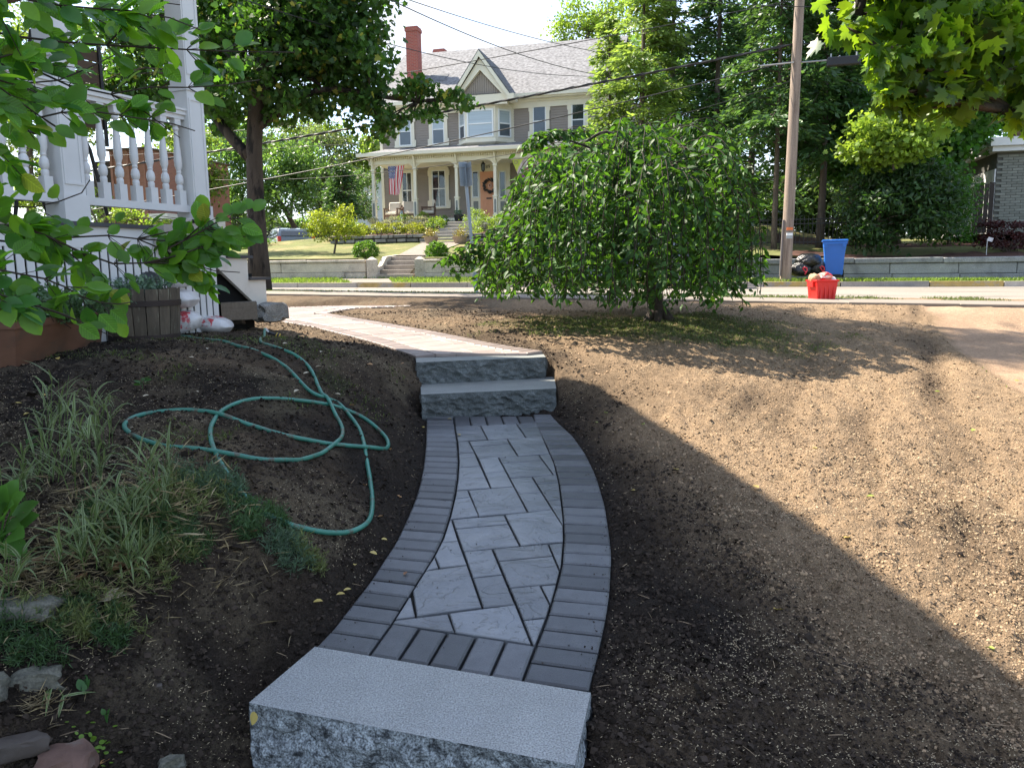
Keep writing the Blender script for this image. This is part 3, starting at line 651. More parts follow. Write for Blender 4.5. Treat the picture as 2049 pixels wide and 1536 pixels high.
# soldier row just behind the granite step
q0, q1 = Vector(uli[0]), Vector(uri[0]); dd = Vector((ul[1][0]-ul[0][0], ul[1][1]-ul[0][1])).normalized()
dd = Vector((-(q1-q0).y, (q1-q0).x)).normalized()
two_rails([tuple(q0), tuple(q1)], [tuple(q0+dd*.1), tuple(q1+dd*.1)], 7, 'border_paver', upw, zu, m_pav2, th=.046)
cell = .3; a_ = math.radians(28); ca, sa = math.cos(a_), math.sin(a_); cnt = 0
cx0, cy0 = -3.0, 8.5
for j in range(-14, 22):
    off = [0, .15, .075, .22][j % 4]; i = -26
    x = -5.5-off
    while x < 5.5:
        w = random.choice([.3, .45, .3, .6]); 
        q = [(x, j*cell), (x+w, j*cell), (x+w, (j+1)*cell), (x, (j+1)*cell)]; x += w
        q = [(cx0+a*ca-b*sa, cy0+a*sa+b*ca) for a, b in q]
        if not any(inpoly(np.array([p[0]]), np.array([p[1]]), uf)[0] for p in q+[((q[0][0]+q[2][0])/2, (q[0][1]+q[2][1])/2)]): continue
        r = convex_clip(uf, q)
        if len(r) >= 3 and polyarea(r) > .004 and cnt < 290: paver('field_slab', r, zu, .045, m_slab2, upw, gap=.005, bev=.004, tilt=.004); cnt += 1

# granite steps: rock-faced fronts, flamed tops
m_gr_top = mat('granite_top', (.33, .335, .33), rough=.42, var=.12, scale=5, bump=.9, bscale=70, bdist=.014, bdetail=4, spec=.5, fine=.45, finescale=170, alt=(.36, .37, .38), altpos=(.5, .8), altscale=2)
m_gr_face = mat('granite_rock_face', (.24, .26, .27), rough=.65, var=.35, scale=9, bump=.7, bscale=40, bdist=.012, spec=.3, fine=.75, finescale=150, alt=(.045, .05, .055), altpos=(.48, .62), altscale=26)
m_gr_dark = mat('granite_split_face', (.085, .095, .095), rough=.8, var=.35, scale=9, bump=.8, bscale=35, bdist=.014, spec=.3, fine=.5, finescale=170, alt=(.16, .17, .17), altpos=(.5, .75), altscale=18)
m_gr_top2 = mat('granite_tread', (.20, .21, .20), rough=.6, var=.15, scale=5, bump=.4, bscale=85, bdist=.005, fine=.25, finescale=260)
def granite_step(P, depth, h, mt, mf, label, amp=.018, back=None):
    """P: front-left, front-right, back-right, back-left of the top"""
    A, B = Vector(P[0]), Vector(P[1]); C_, D_ = (P[2], P[3]) if back is None else back
    me = bpy.data.meshes.new('granite_step'); V = []; Fc = []; mi = []
    nu, nv = 110, 26
    c = (A+B+Vector(C_)+Vector(D_))/4; o0 = Vector((c.x, c.y, A.z-h))
    def grid(p00, p10, p01, p11, nu, nv, nrm, amp, seed, m_):
        o = len(V)
        for j in range(nv+1):
            for i in range(nu+1):
                u, v = i/nu, j/nv; p = p00.lerp(p10, u).lerp(p01.lerp(p11, u), v)
                e = min(v*5, 1)*(.35+.65*min(1, min(u, 1-u)*14))
                s = p.dot((p10-p00).normalized()); q = p.z
                d = (float(fbm(s*4+seed, q*8, seed, 3))-.45)*2.6-abs(float(fbm(s*9+q*6, q*13-s*3+3, seed+3, 3))-.5)*5.0+.35+(float(vnoise(s*34, q*38, seed))-.5)*.5
                V.append(tuple(p+nrm*(amp*d*e)-o0))
        for j in range(nv):
            for i in range(nu):
                a = o+j*(nu+1)+i; Fc.append((a, a+1, a+nu+2, a+nu+1)); mi.append(m_)
    dn = Vector((0, 0, -h)); C3, D3 = Vector(C_), Vector(D_)
    nf = -(B-A).cross(Vector((0, 0, 1))).normalized(); nf = nf if nf.dot((A+B)/2-(C3+D3)/2) > 0 else -nf
    ax = (B-A).normalized()
    grid(A, B, A+dn, B+dn, nu, nv, nf, amp, 3, 1)
    grid(B, C3, B+dn, C3+dn, 24, nv, ax, amp, 7, 1)
    grid(D3, A, D3+dn, A+dn, 24, nv, -ax, amp, 11, 1)
    o = len(V); V.extend([tuple(p-o0) for p in (A, B, C3, D3)]); Fc.append((o, o+1, o+2, o+3)); mi.append(0)
    o = len(V); V.extend([tuple(p-o0) for p in (C3, D3, D3+dn, C3+dn)]); Fc.append((o, o+1, o+2, o+3)); mi.append(1)
    me.from_pydata(V, [], Fc); me.materials.append(mt); me.materials.append(mf); me.polygons.foreach_set('material_index', mi)
    return link('granite_step', me, None, o0, label=label, category='stone step', group='granite steps of the front walk')
granite_step(STEP_NEAR, .36, .30, m_gr_top, m_gr_face, 'big speckled grey granite step at the bottom end of the paver walk', .020)
granite_step(STEP_LOW, .42, .24, m_gr_top2, m_gr_dark, 'lower of the two stacked granite steps, its foot on the charcoal pavers', .02, back=STEP_LOWB[2:])
granite_step(STEP_UP, .20, .205, m_gr_top2, m_gr_dark, 'upper of the two stacked granite steps, level with the pale walk behind', .018, back=STEP_UPB[2:])

# sidewalk, road, kerbs
m_conc = mat('sidewalk_concrete', (.20, .17, .14), rough=.85, var=.12, scale=3, fine=.1, finescale=90)
m_asph = mat('asphalt', (.215, .19, .16), rough=.85, var=.14, scale=1.2, stretch=(.25, 1, 1), bump=.2, bscale=120, bdist=.004, spec=.3, fine=.25, finescale=60, alt=(.26, .23, .195), altpos=(.5, .7), altscale=.7)
def strip(name, t0, t1, dz, m, s0=-60, s1=60, ns=60, nt=6, parent=None, **tags):
    ss, tq = np.meshgrid(np.linspace(s0, s1, ns+1), np.linspace(t0, t1, nt+1)); X = ss*SD.x+tq*TD.x; Y = ss*SD.y+tq*TD.y
    return sheet(name, X, Y, zroad(ss, tq)+(dz(ss, tq) if callable(dz) else dz), m, parent=parent, **tags)
road = strip('road', T_NEAR, T_FAR, lambda s, t: .03-.006*np.abs(t-18)**1.3, m_asph, kind='structure')
m_tar = mat('tar_seam', (.05, .045, .042), rough=.5)
for i_, (ta, tb, sa_, sb_) in enumerate(((17.6, 17.9, -30, 30), (15.9, 16.3, -4, 30), (19.7, 19.2, -30, 9), (15.2, 20.9, 6.5, 8.0), (15.1, 21.0, -9.0, -8.2))):
    q_ = [(sa_+(sb_-sa_)*u+.12*math.sin(u*37+i_), ta+(tb-ta)*u+.07*math.sin(u*61+i_*2)) for u in np.linspace(0, 1, 60)]; b = MB(); V = []
    for j_, (s_, t_) in enumerate(q_):
        w_ = .018+.012*math.sin(j_*1.7); p_ = Vector((s_, t_)); n_ = Vector((0, 1)) if abs(sb_-sa_) > 4 else Vector((1, 0))
        for g_ in (-w_, w_): c_ = p_+n_*g_; V.append(S(c_.x, c_.y, float(zroad(c_.x, c_.y))+.034-.006*abs(c_.y-18)**1.3))
    b.add(V, [(2*j, 2*j+1, 2*j+3, 2*j+2) for j in range(59)]); b.build('tar_seam', m_tar, road)
sidewalk = empty('sidewalk', (0, 0, 0), kind='structure')
m_joint = mat('joint', (.12, .11, .1), rough=.9)
strip('joint_bed', T_SW0, T_SW1, .025, m_joint, -16, 30, 46, 2, parent=sidewalk)
k = 0
for i in range(30):
    s0 = -16+i*1.5
    poly = [tuple(S(a, b)[:2]) for a, b in ((s0, T_SW0), (s0+1.5, T_SW0), (s0+1.5, T_SW1), (s0, T_SW1))]
    paver('concrete_slab', poly, lambda x, y: float(zroad(x*SD.x+y*SD.y, 13.0))+.06, .06, m_conc, sidewalk, gap=.006, bev=.01, tilt=.003)
m_kerb = mat('kerb_granite', (.33, .30, .27), rough=.8, var=.2, scale=4, bump=.4, bscale=20, bdist=.02, fine=.3, finescale=60, obj=.2)
m_kerb_y = mat('worn_yellow_kerb', (.38, .27, .10), rough=.8, var=.2, scale=4, bump=.4, bscale=20, bdist=.02, fine=.2, finescale=60, alt=(.3, .27, .24), altpos=(.5, .62), altscale=3)
kerb = empty('kerb', S(0, T_FAR, 1.0), -ANG, kind='structure')
s = -34.0; kk = 0
while s < 34:
    L = random.uniform(1.5, 2.2); b = MB(); z0 = float(zroad(s+L/2, T_FAR)); 
    b.bb(s+.012, s+L-.012, 0, .15, z0-.1-1.0, z0+.135-1.0)
    yel = any(a <= s+L/2 <= c for a, c in ((-9.4, -8.0), (-3.2, -.2), (1.6, 3.2), (5.6, 8)))
    b.build('kerb_stone', m_kerb_y if yel else m_kerb, kerb); s += L; kk += 1
# ================================================================== PORCH HOUSE on the left
m_white = mat('white_paint', (.60, .60, .60), rough=.5, var=.06, scale=3, bump=.08, bscale=60, bdist=.002, spec=.4)
m_white2 = mat('cream_paint', (.62, .58, .52), rough=.6, var=.08, scale=3, bump=.1, bscale=40, bdist=.002, alt=(.42, .38, .33), altpos=(.58, .8), altscale=2.5)
m_dgrey = mat('dark_deck_edge', (.06, .06, .065), rough=.7)
m_void = mat('shade_black', (.008, .008, .008), rough=1)  # near-black colour standing in for shade inside openings
m_shing = mat('roof_shingle', (.11, .10, .10), rough=.9, var=.2, scale=10)
m_wallw = mat('house_wall_paint', (.55, .53, .50), rough=.7, var=.08)
U_ANG = math.radians(24.8); UD = Vector((math.sin(U_ANG), math.cos(U_ANG), 0)); VD = Vector((math.cos(U_ANG), -math.sin(U_ANG), 0))
C0 = PY(424, 455, 7.9); HB = Vector((C0.x, C0.y, 0))
house = empty('porch_house', HB, -U_ANG, label='white porch house with turned balusters and slatted skirt beside the soil bed, its unseen roof shaped for shadow', category='house')
DZ = 1.95
def H(nm, mb, m, **k): return mb.build(nm, m, house, **k)
b = MB(); b.bb(-2.3, .03, -9, .05, DZ-.035, DZ); H('deck_edge', b, m_dgrey)
b = MB(); b.bb(-.04, 0, -9, .02, 1.735, DZ-.035); b.bb(-2.3, -.04, -.02, .02, 1.735, DZ-.035); H('fascia_board', b, m_white)
b = MB(); b.bb(-2.3, -.06, -9, -.04, .6, 1.9); H('crawl_space_shade', b, m_void)  # solid black box painted as the shade behind the slats
for i in range(62):
    y1 = .02-i*.082; zb = gz(*(HB+UD*y1)[:2])+.0
    b = MB(); b.bb(-.016, -.004, y1-.062, y1, zb, 1.735); H('skirt_slat', b, m_white)
for i in range(10):
    b = MB(); b.bb(-.13-i*.082-.062, -.13-i*.082, .0, .012, gz(HB.x, HB.y)-.1, 1.735); H('skirt_slat', b, m_white)
def post(yc, name='porch_post'):
    b = MB(); b.bb(-.21, 0, yc-.1, yc+.1, DZ, 4.75)
    b.bb(-.225, .015, yc-.115, yc+.115, DZ, DZ+.22); b.bb(-.222, .012, yc-.112, yc+.112, 3.25, 3.31)
    for z0, z1 in ((DZ+.3, 3.18), (3.4, 4.6)):
        b.bb(-.0, .008, yc-.085, yc-.065, z0, z1); b.bb(0, .008, yc+.065, yc+.085, z0, z1); b.bb(0, .008, yc-.065, yc+.065, z1-.02, z1); b.bb(0, .008, yc-.065, yc+.065, z0, z0+.02)
    H(name, b, m_white)
ypost = [0.0-.1, -1.46, -3.0, -4.6]
for y in ypost: post(y)
prof = [(.026, 0), (.03, .01), (.031, .045), (.024, .06), (.034, .075), (.039, .11), (.034, .15), (.02, .175), (.026, .19), (.022, .2), (.024, .215), (.036, .26), (.037, .32), (.032, .42), (.023, .56), (.019, .62), (.03, .635), (.031, .65), (.021, .665), (.024, .68)]
for a, c in zip(ypost[:-1], ypost[1:]):
    y0, y1 = c+.1, a-.1
    b = MB(); b.bb(-.15, -.03, y0, y1, 3.015, 3.055); b.bb(-.13, -.05, y0, y1, 2.975, 3.015); b.bb(-.165, -.015, y0, y1, 3.055, 3.075); H('handrail', b, m_white)
    b = MB(); b.bb(-.13, -.05, y0, y1, 2.10, 2.165); H('bottom_rail', b, m_white)
    n = max(1, round((y1-y0)/.162))
    for i in range(n):
        yy = y0+(i+.5)*(y1-y0)/n; b = MB()
        b.box((-.09, yy, 2.165+.07), (.075, .075, .14)); b.box((-.09, yy, 2.975-.03), (.07, .07, .06))
        b.lathe([(r, z*.61/.68) for r, z in prof], (-.09, yy, 2.305), 12); H('baluster', b, m_white, smooth='auto')
# roof over the porch (unseen above the frame), gable shaped to cast the shadow edge
b = MB(); b.bb(-2.3, .02, -9, .1, 4.72, 5.0); H('porch_beam', b, m_white)
gl = [(0, .55, 5.0), (0, -4.3, 9.56), (0, -9.2, 5.0)]
b = MB(); b.prism([Vector(p)+Vector((-.12, 0, 0)) for p in gl], (-7, 0, 0)); H('shadow_gable', b, m_wallw)
b = MB()
for (p, q) in ((gl[0], gl[1]), (gl[2], gl[1])):
    p, q = Vector(p), Vector(q); e = (p-q).normalized()*.22; b.prism([p+e+Vector((.2, 0, 0)), q+Vector((.2, 0, .0)), q+Vector((.2, 0, .14)), p+e+Vector((.2, 0, .14))], (-7.6, 0, 0))
H('roof', b, m_shing)
b = MB(); b.bb(-7, -2.3, -9, -2.4, .3, 4.5); H('house_wall', b, m_wallw)
# stairs going down towards the street
b = MB(); b.prism([(0, .04, DZ-.035), (0, .04, 1.56), (0, .56, 1.16), (0, .72, 1.16), (0, .72, 1.43), (0, .46, 1.43), (0, .46, 1.66), (0, .18, 1.66), (0, .18, DZ-.035)], (-.045, 0, 0)); H('stair_stringer', b, m_white2)
b = MB(); b.prism([(-1.3, .04, DZ-.035), (-1.3, .04, 1.56), (-1.3, .56, 1.16), (-1.3, .72, 1.16), (-1.3, .72, 1.43), (-1.3, .46, 1.43), (-1.3, .46, 1.66), (-1.3, .18, 1.66), (-1.3, .18, DZ-.035)], (-.045, 0, 0)); H('stair_stringer', b, m_white2)
for z, y0, y1 in ((1.66, .16, .48), (1.43, .46, .74)):
    b = MB(); b.bb(-1.38, .03, y0, y1+.04, z+.002, z+.03); H('stair_tread', b, m_dgrey)
b = MB(); b.bb(-1.3, -.05, .16, .18, 1.5, DZ-.04); b.bb(-1.3, -.05, .43, .45, 1.43, 1.65); b.bb(-1.3, -.05, .69, .71, 1.17, 1.42); H('stair_riser', b, m_white2)
b = MB(); b.bb(-1.25, -.1, .06, .62, .5, 1.5); H('crawl_space_shade', b, m_void)  # black box painted as the shade under the stairs

m_timber = mat('weathered_timber', (.15, .12, .09), rough=.9, var=.3, scale=6, stretch=(6, 1, 6), bump=.4, bscale=10, bdist=.006)
def beam(px0, px1, pyt, pyb, Y, th, name, m, label, cat):
    p0, p1 = PY(px0, pyb, Y), PY(px1, pyb, Y+.12); zt = PY(px0, pyt, Y).z; zb = p0.z
    d = (p1-p0); L = Vector((d.x, d.y)).length; a = math.atan2(d.y, d.x)
    b = MB(); n = 16; me = []
    b.bb(0, L, 0, th, 0, zt-zb)
    return b.build(name, m, None, loc=(p0.x, p0.y, zb), rz=a, label=label, category=cat)
beam(444, 516, 606, 641, 7.95, .5, 'timber_sill', m_timber, 'weathered wooden sill lying under the porch stairs', 'beam')
def rock(name, c, r, m, seed=0, rz=0, flat=0, **tags):
    import bmesh
    bm = bmesh.new(); bmesh.ops.create_icosphere(bm, subdivisions=3, radius=1)
    for v in bm.verts:
        p = v.co.normalized(); d = 1+.34*(float(fbm(p.x*1.7+seed*3.1, p.y*1.7+p.z*2.3, seed, 3))-.5)*2
        q = [max(-.72, min(.72, c_)) for c_ in p]; p = Vector(q)*1.15
        d += .10*(float(vnoise(p.x*7+seed, p.y*7+p.z*5, seed+4))-.5)
        v.co = Vector((p.x*r[0], p.y*r[1], p.z*r[2]))*d
    me = bpy.data.meshes.new(name); bm.to_mesh(me); bm.free(); me.materials.append(m)
    me.polygons.foreach_set('use_smooth', [True]*len(me.polygons))
    try: me.set_sharp_from_angle(angle=math.radians(32))
    except Exception: pass
    return link(name, me, None, c, rz, **tags)
m_stone_blk = mat('pale_rough_stone', (.22, .215, .20), rough=.95, var=.3, scale=9, bump=1, bscale=22, bdist=.02, fine=.4, finescale=90)
p = PY(536, 622, 8.35); rock('stone_block', (p.x, p.y+.1, p.z-.02), (.115, .24, .12), m_stone_blk, 31, -.4, label='rough grey stone block at the foot of the porch stairs', category='stone block')
rock('rubble_stone', PY(452, 636, 8.3)+Vector((0, 0, -.03)), (.22, .13, .05), mat('dark_stone', (.09, .08, .07), var=.3, bump=.4, bscale=30), 9, .2, label='low dark stone lying in front of the wooden sill', category='stone')

# dark steel frame and brown panel standing on the porch
m_black = mat('black_steel', (.012, .012, .013), rough=.45, spec=.5)
m_brown = mat('brown_boards', (.085, .055, .035), rough=.75, var=.3, scale=5, stretch=(1, 1, 6))
fr = empty('swing_frame', HB, -U_ANG, label='black steel frame with slanting legs standing behind the porch railing', category='frame')
def Lp(px, py, xl):      # pixel on the plane x_local = xl
    r = ray(px, py); k = ((HB.x*VD.x+HB.y*VD.y)+xl)/(r.x*VD.x+r.y*VD.y); P = Vector((r.x*k, r.y*k, EYE_Z+r.z*k)); q = P-HB; return Vector((xl, q.dot(UD), P.z))
for pts in ([(215, 432, -.6), (180, 300, -.6), (165, 270, -.6)], [(30, 440, -.6), (62, 60, -.6)], [(100, 440, -.6), (84, 395, -.6)]):
    b = MB(); b.tube([Lp(*q) for q in pts], .017, 8); b.build('frame_leg', m_black, fr)
for pts in ([(0, 262, -.6), (130, 268, -.6)], [(20, 398, -.6), (105, 397, -.6)]):
    b = MB(); b.tube([Lp(*q) for q in pts], .02, 8); b.build('crossbar', m_black, fr)
bp = empty('folded_screen', HB, -U_ANG, label='brown slatted panel leaning upright behind the white porch post', category='screen')
a, c = Lp(150, 92, -.7), Lp(213, 262, -.7)
for i in range(7):
    z0 = c.z+(a.z-c.z)*i/7; b = MB(); b.bb(-.72, -.70, min(a.y, c.y), max(a.y, c.y), z0+.006, z0+(a.z-c.z)/7-.004); b.build('slat', m_brown, bp)
b = MB(); b.bb(-.7, -.68, max(a.y, c.y)-.03, max(a.y, c.y), c.z-.15, a.z+.05); b.build('side_rail', m_black, bp)

# grey hose holder on the corner
m_gplast = mat('grey_plastic', (.33, .30, .27), rough=.55, var=.12, scale=5, spec=.4)
hr = empty('hose_reel', HB+VD*.02, -U_ANG, label='grey plastic hose reel cover with round holes along its arched top, against the porch corner', category='hose reel')
q0 = Lp(354, 520, .16); q1 = Lp(414, 470, .16); yc = (q0.y+q1.y)/2; hw = abs(q1.y-q0.y)/2; ztop = Lp(385, 436, .16).z; zbot = Lp(385, 522, .16).z
out = [(yc-hw, zbot), (yc+hw, zbot)]+[(yc+hw*math.cos(a), ztop-.2+.2*math.sin(a)) for a in np.linspace(0, math.pi, 15)]
b = MB(); b.prism([(.02, y, z) for y, z in out], (.16, 0, 0)); o_ = b.build('cover', m_gplast, hr); mod = o_.modifiers.new('bevel', 'BEVEL'); mod.width = .025; mod.segments = 3; mod.limit_method = 'ANGLE'
inn = [(yc-hw*.72, zbot+.03), (yc+hw*.72, zbot+.03)]+[(yc+hw*.72*math.cos(a), ztop-.24+.13*math.sin(a)) for a in np.linspace(0, math.pi, 15)]
b = MB(); b.prism([(.18, y, z) for y, z in inn], (.018, 0, 0)); o_ = b.build('front_panel', m_gplast, hr); mod = o_.modifiers.new('bevel', 'BEVEL'); mod.width = .008; mod.segments = 2
for a in np.linspace(.45, math.pi-.45, 5):
    b = MB(); b.box((.18, yc+hw*.84*math.cos(a), ztop-.2+.165*math.sin(a)), (.02, .03, .035)); b.build('vent_hole', m_void, hr)
b = MB(); b.bb(.0, .14, yc-hw-.12, yc-hw+.01, zbot+.12, zbot+.33); b.build('side_box', m_gplast, hr)
# small black downspout elbow on the railing end
dk = empty('post_bracket', HB, -U_ANG, label='dark grey bracket fixed to the corner post at the end of the bottom rail', category='bracket')
b = MB(); b.box((.05, -.15, 2.14), (.13, .13, .12), rz=.7); b.build('bracket_body', mat('dark_bracket', (.05, .045, .045), rough=.5), dk)
b = MB(); b.bb(-.02, .01, -.2, -.1, 2.08, 2.2); b.build('bracket_plate', m_black, dk)

# ------------------------------------------------------------------ half barrel with plants
m_stave = mat('old_oak_stave', (.105, .085, .062), rough=.9, var=.4, scale=5, stretch=(4, 4, .7), bump=.6, bscale=14, bdist=.008, obj=.25, alt=(.19, .18, .13), altpos=(.58, .66), altscale=9)
m_hoop = mat('rusted_hoop', (.035, .024, .020), rough=.7, var=.3)
m_pot = mat('potting_soil', (.02, .015, .012), rough=1, bump=.6, bscale=40)
bc = PH(285, 684, .57); BY = bc.y+.30; bw = PY(357, 620, BY).x-PY(214, 620, BY).x; R_ = bw/2; bx = (PY(357, 620, BY).x+PY(214, 620, BY).x)/2
zt = PY(285, 577, BY).z; zb = bc.z-.03; hB = zt-zb
bar = empty('barrel_planter', (bx, BY, zb), 0, label='weathered half barrel planter with two rusty hoops and lichen spots', category='planter')
N = 18
for i in range(N):
    a0, a1 = 2*math.pi*i/N+.012, 2*math.pi*(i+1)/N-.012; V = []; pr = [(R_*.90, 0), (R_*.955, hB*.4), (R_*.985, hB*.7), (R_, hB+random.uniform(-.006, .006))]
    b = MB(); k = []
    for r, z in pr:
        for rr, a in ((r, a0), (r*1.006, (a0+a1)/2), (r, a1), (r-.025, a1), (r-.025, a0)): V.append((rr*math.cos(a), rr*math.sin(a), z))
    for j in range(3):
        for q in range(5): k.append((j*5+q, j*5+(q+1) % 5, (j+1)*5+(q+1) % 5, (j+1)*5+q))
    k.append((15, 16, 17, 18, 19)); b.add(V, k); b.build('stave', m_stave, bar)
for z, r in ((hB*.68, R_*.992), (.03, R_*.915)):
    b = MB(); b.lathe([(r-.004, z), (r+.006, z+.002), (r+.007, z+.05), (r-.003, z+.052)], n=48); b.build('hoop', m_hoop, bar, smooth='auto')
b = MB(); b.lathe([(R_*.95, hB-.08), (R_*.95, hB-.05), (.01, hB-.03)], n=32); b.build('potting_soil', m_pot, bar)
m_herb = leafmat('silver_green_leaf', (.10, .17, .08), (.12, .24, .06), tmix=.35)
m_herb2 = leafmat('dusty_green_leaf', (.12, .19, .12), (.10, .2, .08), tmix=.3)
def herb(name, c, rx, ry, hgt, n, size, m, T=T_DIAMOND, up=.6, stems=20, **tags):
    root = empty(name, c, 0, **tags)
    a = RNG.random(n)*2*math.pi; r = np.sqrt(RNG.random(n)); z = RNG.random(n)
    P = np.stack([c[0]+rx*r*np.cos(a)*(.8+.4*z), c[1]+ry*r*np.sin(a)*(.8+.4*z), c[2]+hgt*z*(1.1-.45*r)+.01], -1)
    P += RNG.normal(size=P.shape)*.012
    foliage(T, P, rdir(n, up), rdir(n, .8), size*(.6+.8*RNG.random(n)), m, root, single=0)
    b = MB()
    for i in range(stems):
        a = random.random()*6.28; r = math.sqrt(random.random())*.9; b.tube([(rx*.5*r*math.cos(a), ry*.5*r*math.sin(a), -.02), (rx*r*math.cos(a), ry*r*math.sin(a), hgt*.8*(1.1-.45*r))], [.003, .0015], 4)
    b.build('stem', m, root); return root
herb('barrel_plant', (bx, BY, zb+hB-.04), R_*.8, R_*.8, .13, 900, .035, m_herb2, label='small pale green herbs growing in the half barrel', category='plant')
# terracotta-brown planter box
m_copper = mat('brown_planter', (.14, .066, .038), rough=.55, var=.25, scale=4, stretch=(1, 1, 2), spec=.4, alt=(.09, .055, .035), altpos=(.48, .7), altscale=5, bump=.15, bscale=25, bdist=.004)
A = PH(32, 733, .60); Bq = PH(200, 692, .585); dirx = Vector((Bq.x-A.x, Bq.y-A.y, 0)).normalized(); diry = Vector((-dirx.y, dirx.x, 0)); L = (Bq-A).length; hP = PY(25, 637, A.y).z-A.z
pb = empty('planter_box', (A.x, A.y, A.z-.02), math.atan2(dirx.y, dirx.x), label='long flared reddish brown planter box at the left edge of the soil bed', category='planter')
W_ = .34; fl = .035
def ring(z, f, t=0): return [(-f+t, -f+t, z), (L+f-t, -f+t, z), (L+f-t, W_+f-t, z), (-f+t, W_+f-t, z)]
b = MB(); V = ring(0, 0)+ring(hP-.05, fl)+ring(hP-.05, fl+.012)+ring(hP, fl+.016)+ring(hP, fl, .02)+ring(hP-.05, fl-.02, .0)
b.add(V, [(3, 2, 1, 0)]+[(r*4+i, r*4+(i+1) % 4, (r+1)*4+(i+1) % 4, (r+1)*4+i) for r in range(5) for i in range(4)])
o_ = b.build('box_shell', m_copper, pb); 
b = MB(); b.bb(-.02, L+.02, -.02, W_+.02, hP-.07, hP-.045); b.build('potting_soil', m_pot, pb)
c_ = A+dirx*(L/2)+diry*(W_/2)+Vector((0, 0, hP-.06))
pv = herb('planter_herbs', (c_.x, c_.y, c_.z), L*.5, W_*.62, .26, 2300, .05, m_herb, label='dense low green herbs spilling over the brown planter box', category='plant')
# dark pot corner left of the planter
b = MB(); b.lathe([(.12, 0), (.15, .2), (.16, .26), (.14, .26)], n=20); q = PH(4, 728, .60); b.build('dark_pot', mat('dark_green_pot', (.02, .028, .022), rough=.5), None, True, (q.x-.12, q.y+.05, q.z-.03), label='dark round pot at the very left edge next to the planter box', category='pot')

# plastic soil bags
def bag(name, c, d, rz, m, seed, label, tilt=0, sag=.5, cat='bag', group=None, parts=None, mats=None):
    import bmesh
    bm = bmesh.new(); bmesh.ops.create_icosphere(bm, subdivisions=5, radius=1)
    for v in bm.verts:
        p = v.co.copy(); sx = math.copysign(abs(p.x)**.62, p.x); sy = math.copysign(abs(p.y)**.7, p.y); z = p.z
        e = max(0, abs(sx)-.72)/.28; z *= 1-.72*e*e; sy *= 1+.06*e
        w = float(fbm(sx*2.2+seed*5, sy*2.6+z, seed, 3))-.5; w2 = 1-abs(float(fbm(sx*3.1+seed, sy*5+z*4, seed+7, 3))-.5)*6
        k = 1+.24*w+.09*max(0, w2)
        v.co = Vector((sx*d[0]/2*(1+.12*w), sy*d[1]/2*(1+.1*w), (z*k)*d[2]/2))
        if v.co.z < -d[2]*.36: v.co.z = -d[2]*.36-.02*random.random()*d[2]
    bmesh.ops.rotate(bm, verts=bm.verts, cent=(0, 0, 0), matrix=Matrix.Rotation(tilt, 3, 'Y'))
    me = bpy.data.meshes.new(name); bm.to_mesh(me); bm.free(); me.materials.append(m)
    if mats:
        for mm in mats: me.materials.append(mm)
        for f in me.polygons:
            c2 = f.center
            if abs(c2.x-d[0]*.20) < d[0]*.09 and c2.z > -d[2]*.1: f.material_index = 1
            elif c2.x < -d[0]*.36: f.material_index = min(2, len(mats))
    me.polygons.foreach_set('use_smooth', [True]*len(me.polygons))
    return link(name, me, None, c, rz, label=label, category=cat, group=group)
m_bagw = mat('white_bag_plastic', (.58, .56, .55), rough=.35, var=.15, scale=8, spec=.5, bump=.4, bscale=14, bdist=.01)
m_bagg = mat('green_bag_print', (.02, .12, .05), rough=.35, spec=.5, bump=.4, bscale=14, bdist=.01)
m_bagr = mat('red_bag_print', (.45, .05, .06), rough=.35, var=.5, scale=25, spec=.5, alt=(.5, .48, .47), altpos=(.45, .5), altscale=14)
m_bagd = mat('dark_bag_plastic', (.035, .038, .042), rough=.3, spec=.5, bump=.4, bscale=16, bdist=.01)
def PG(px, py): return GROUNDPT(px, py)
g = PG(405, 664); bag('soil_bag', (g.x, g.y+.12, g.z+.075), (.55, .34, .17), -.22, m_bagw, 3, 'white plastic soil bag lying on the ground right of the barrel', group='soil bags by the porch', mats=[m_bagr, m_bagg], tilt=.12)
bag('soil_bag', PY(352, 652, 7.45), (.5, .36, .22), .3, m_bagw, 5, 'crumpled white soil bag wedged just behind the barrel rim', group='soil bags by the porch', mats=[m_bagr, m_bagg], tilt=-.3)
bag('soil_bag', PY(330, 600, 7.5), (.62, .38, .20), -.1, m_bagw, 8, 'white bag in the middle of the stack behind the barrel', group='soil bags by the porch', mats=[m_bagr, m_bagr])
bag('soil_bag', PY(320, 560, 7.5), (.62, .38, .19), .15, m_bagw, 11, 'white and green soil bag high on the stack behind the barrel', group='soil bags by the porch', mats=[m_bagg, m_bagr])
bag('soil_bag', PY(262, 558, 7.3), (.6, .4, .24), -.2, m_bagd, 14, 'dark grey bag on top of the stack by the porch skirt', group='soil bags by the porch')

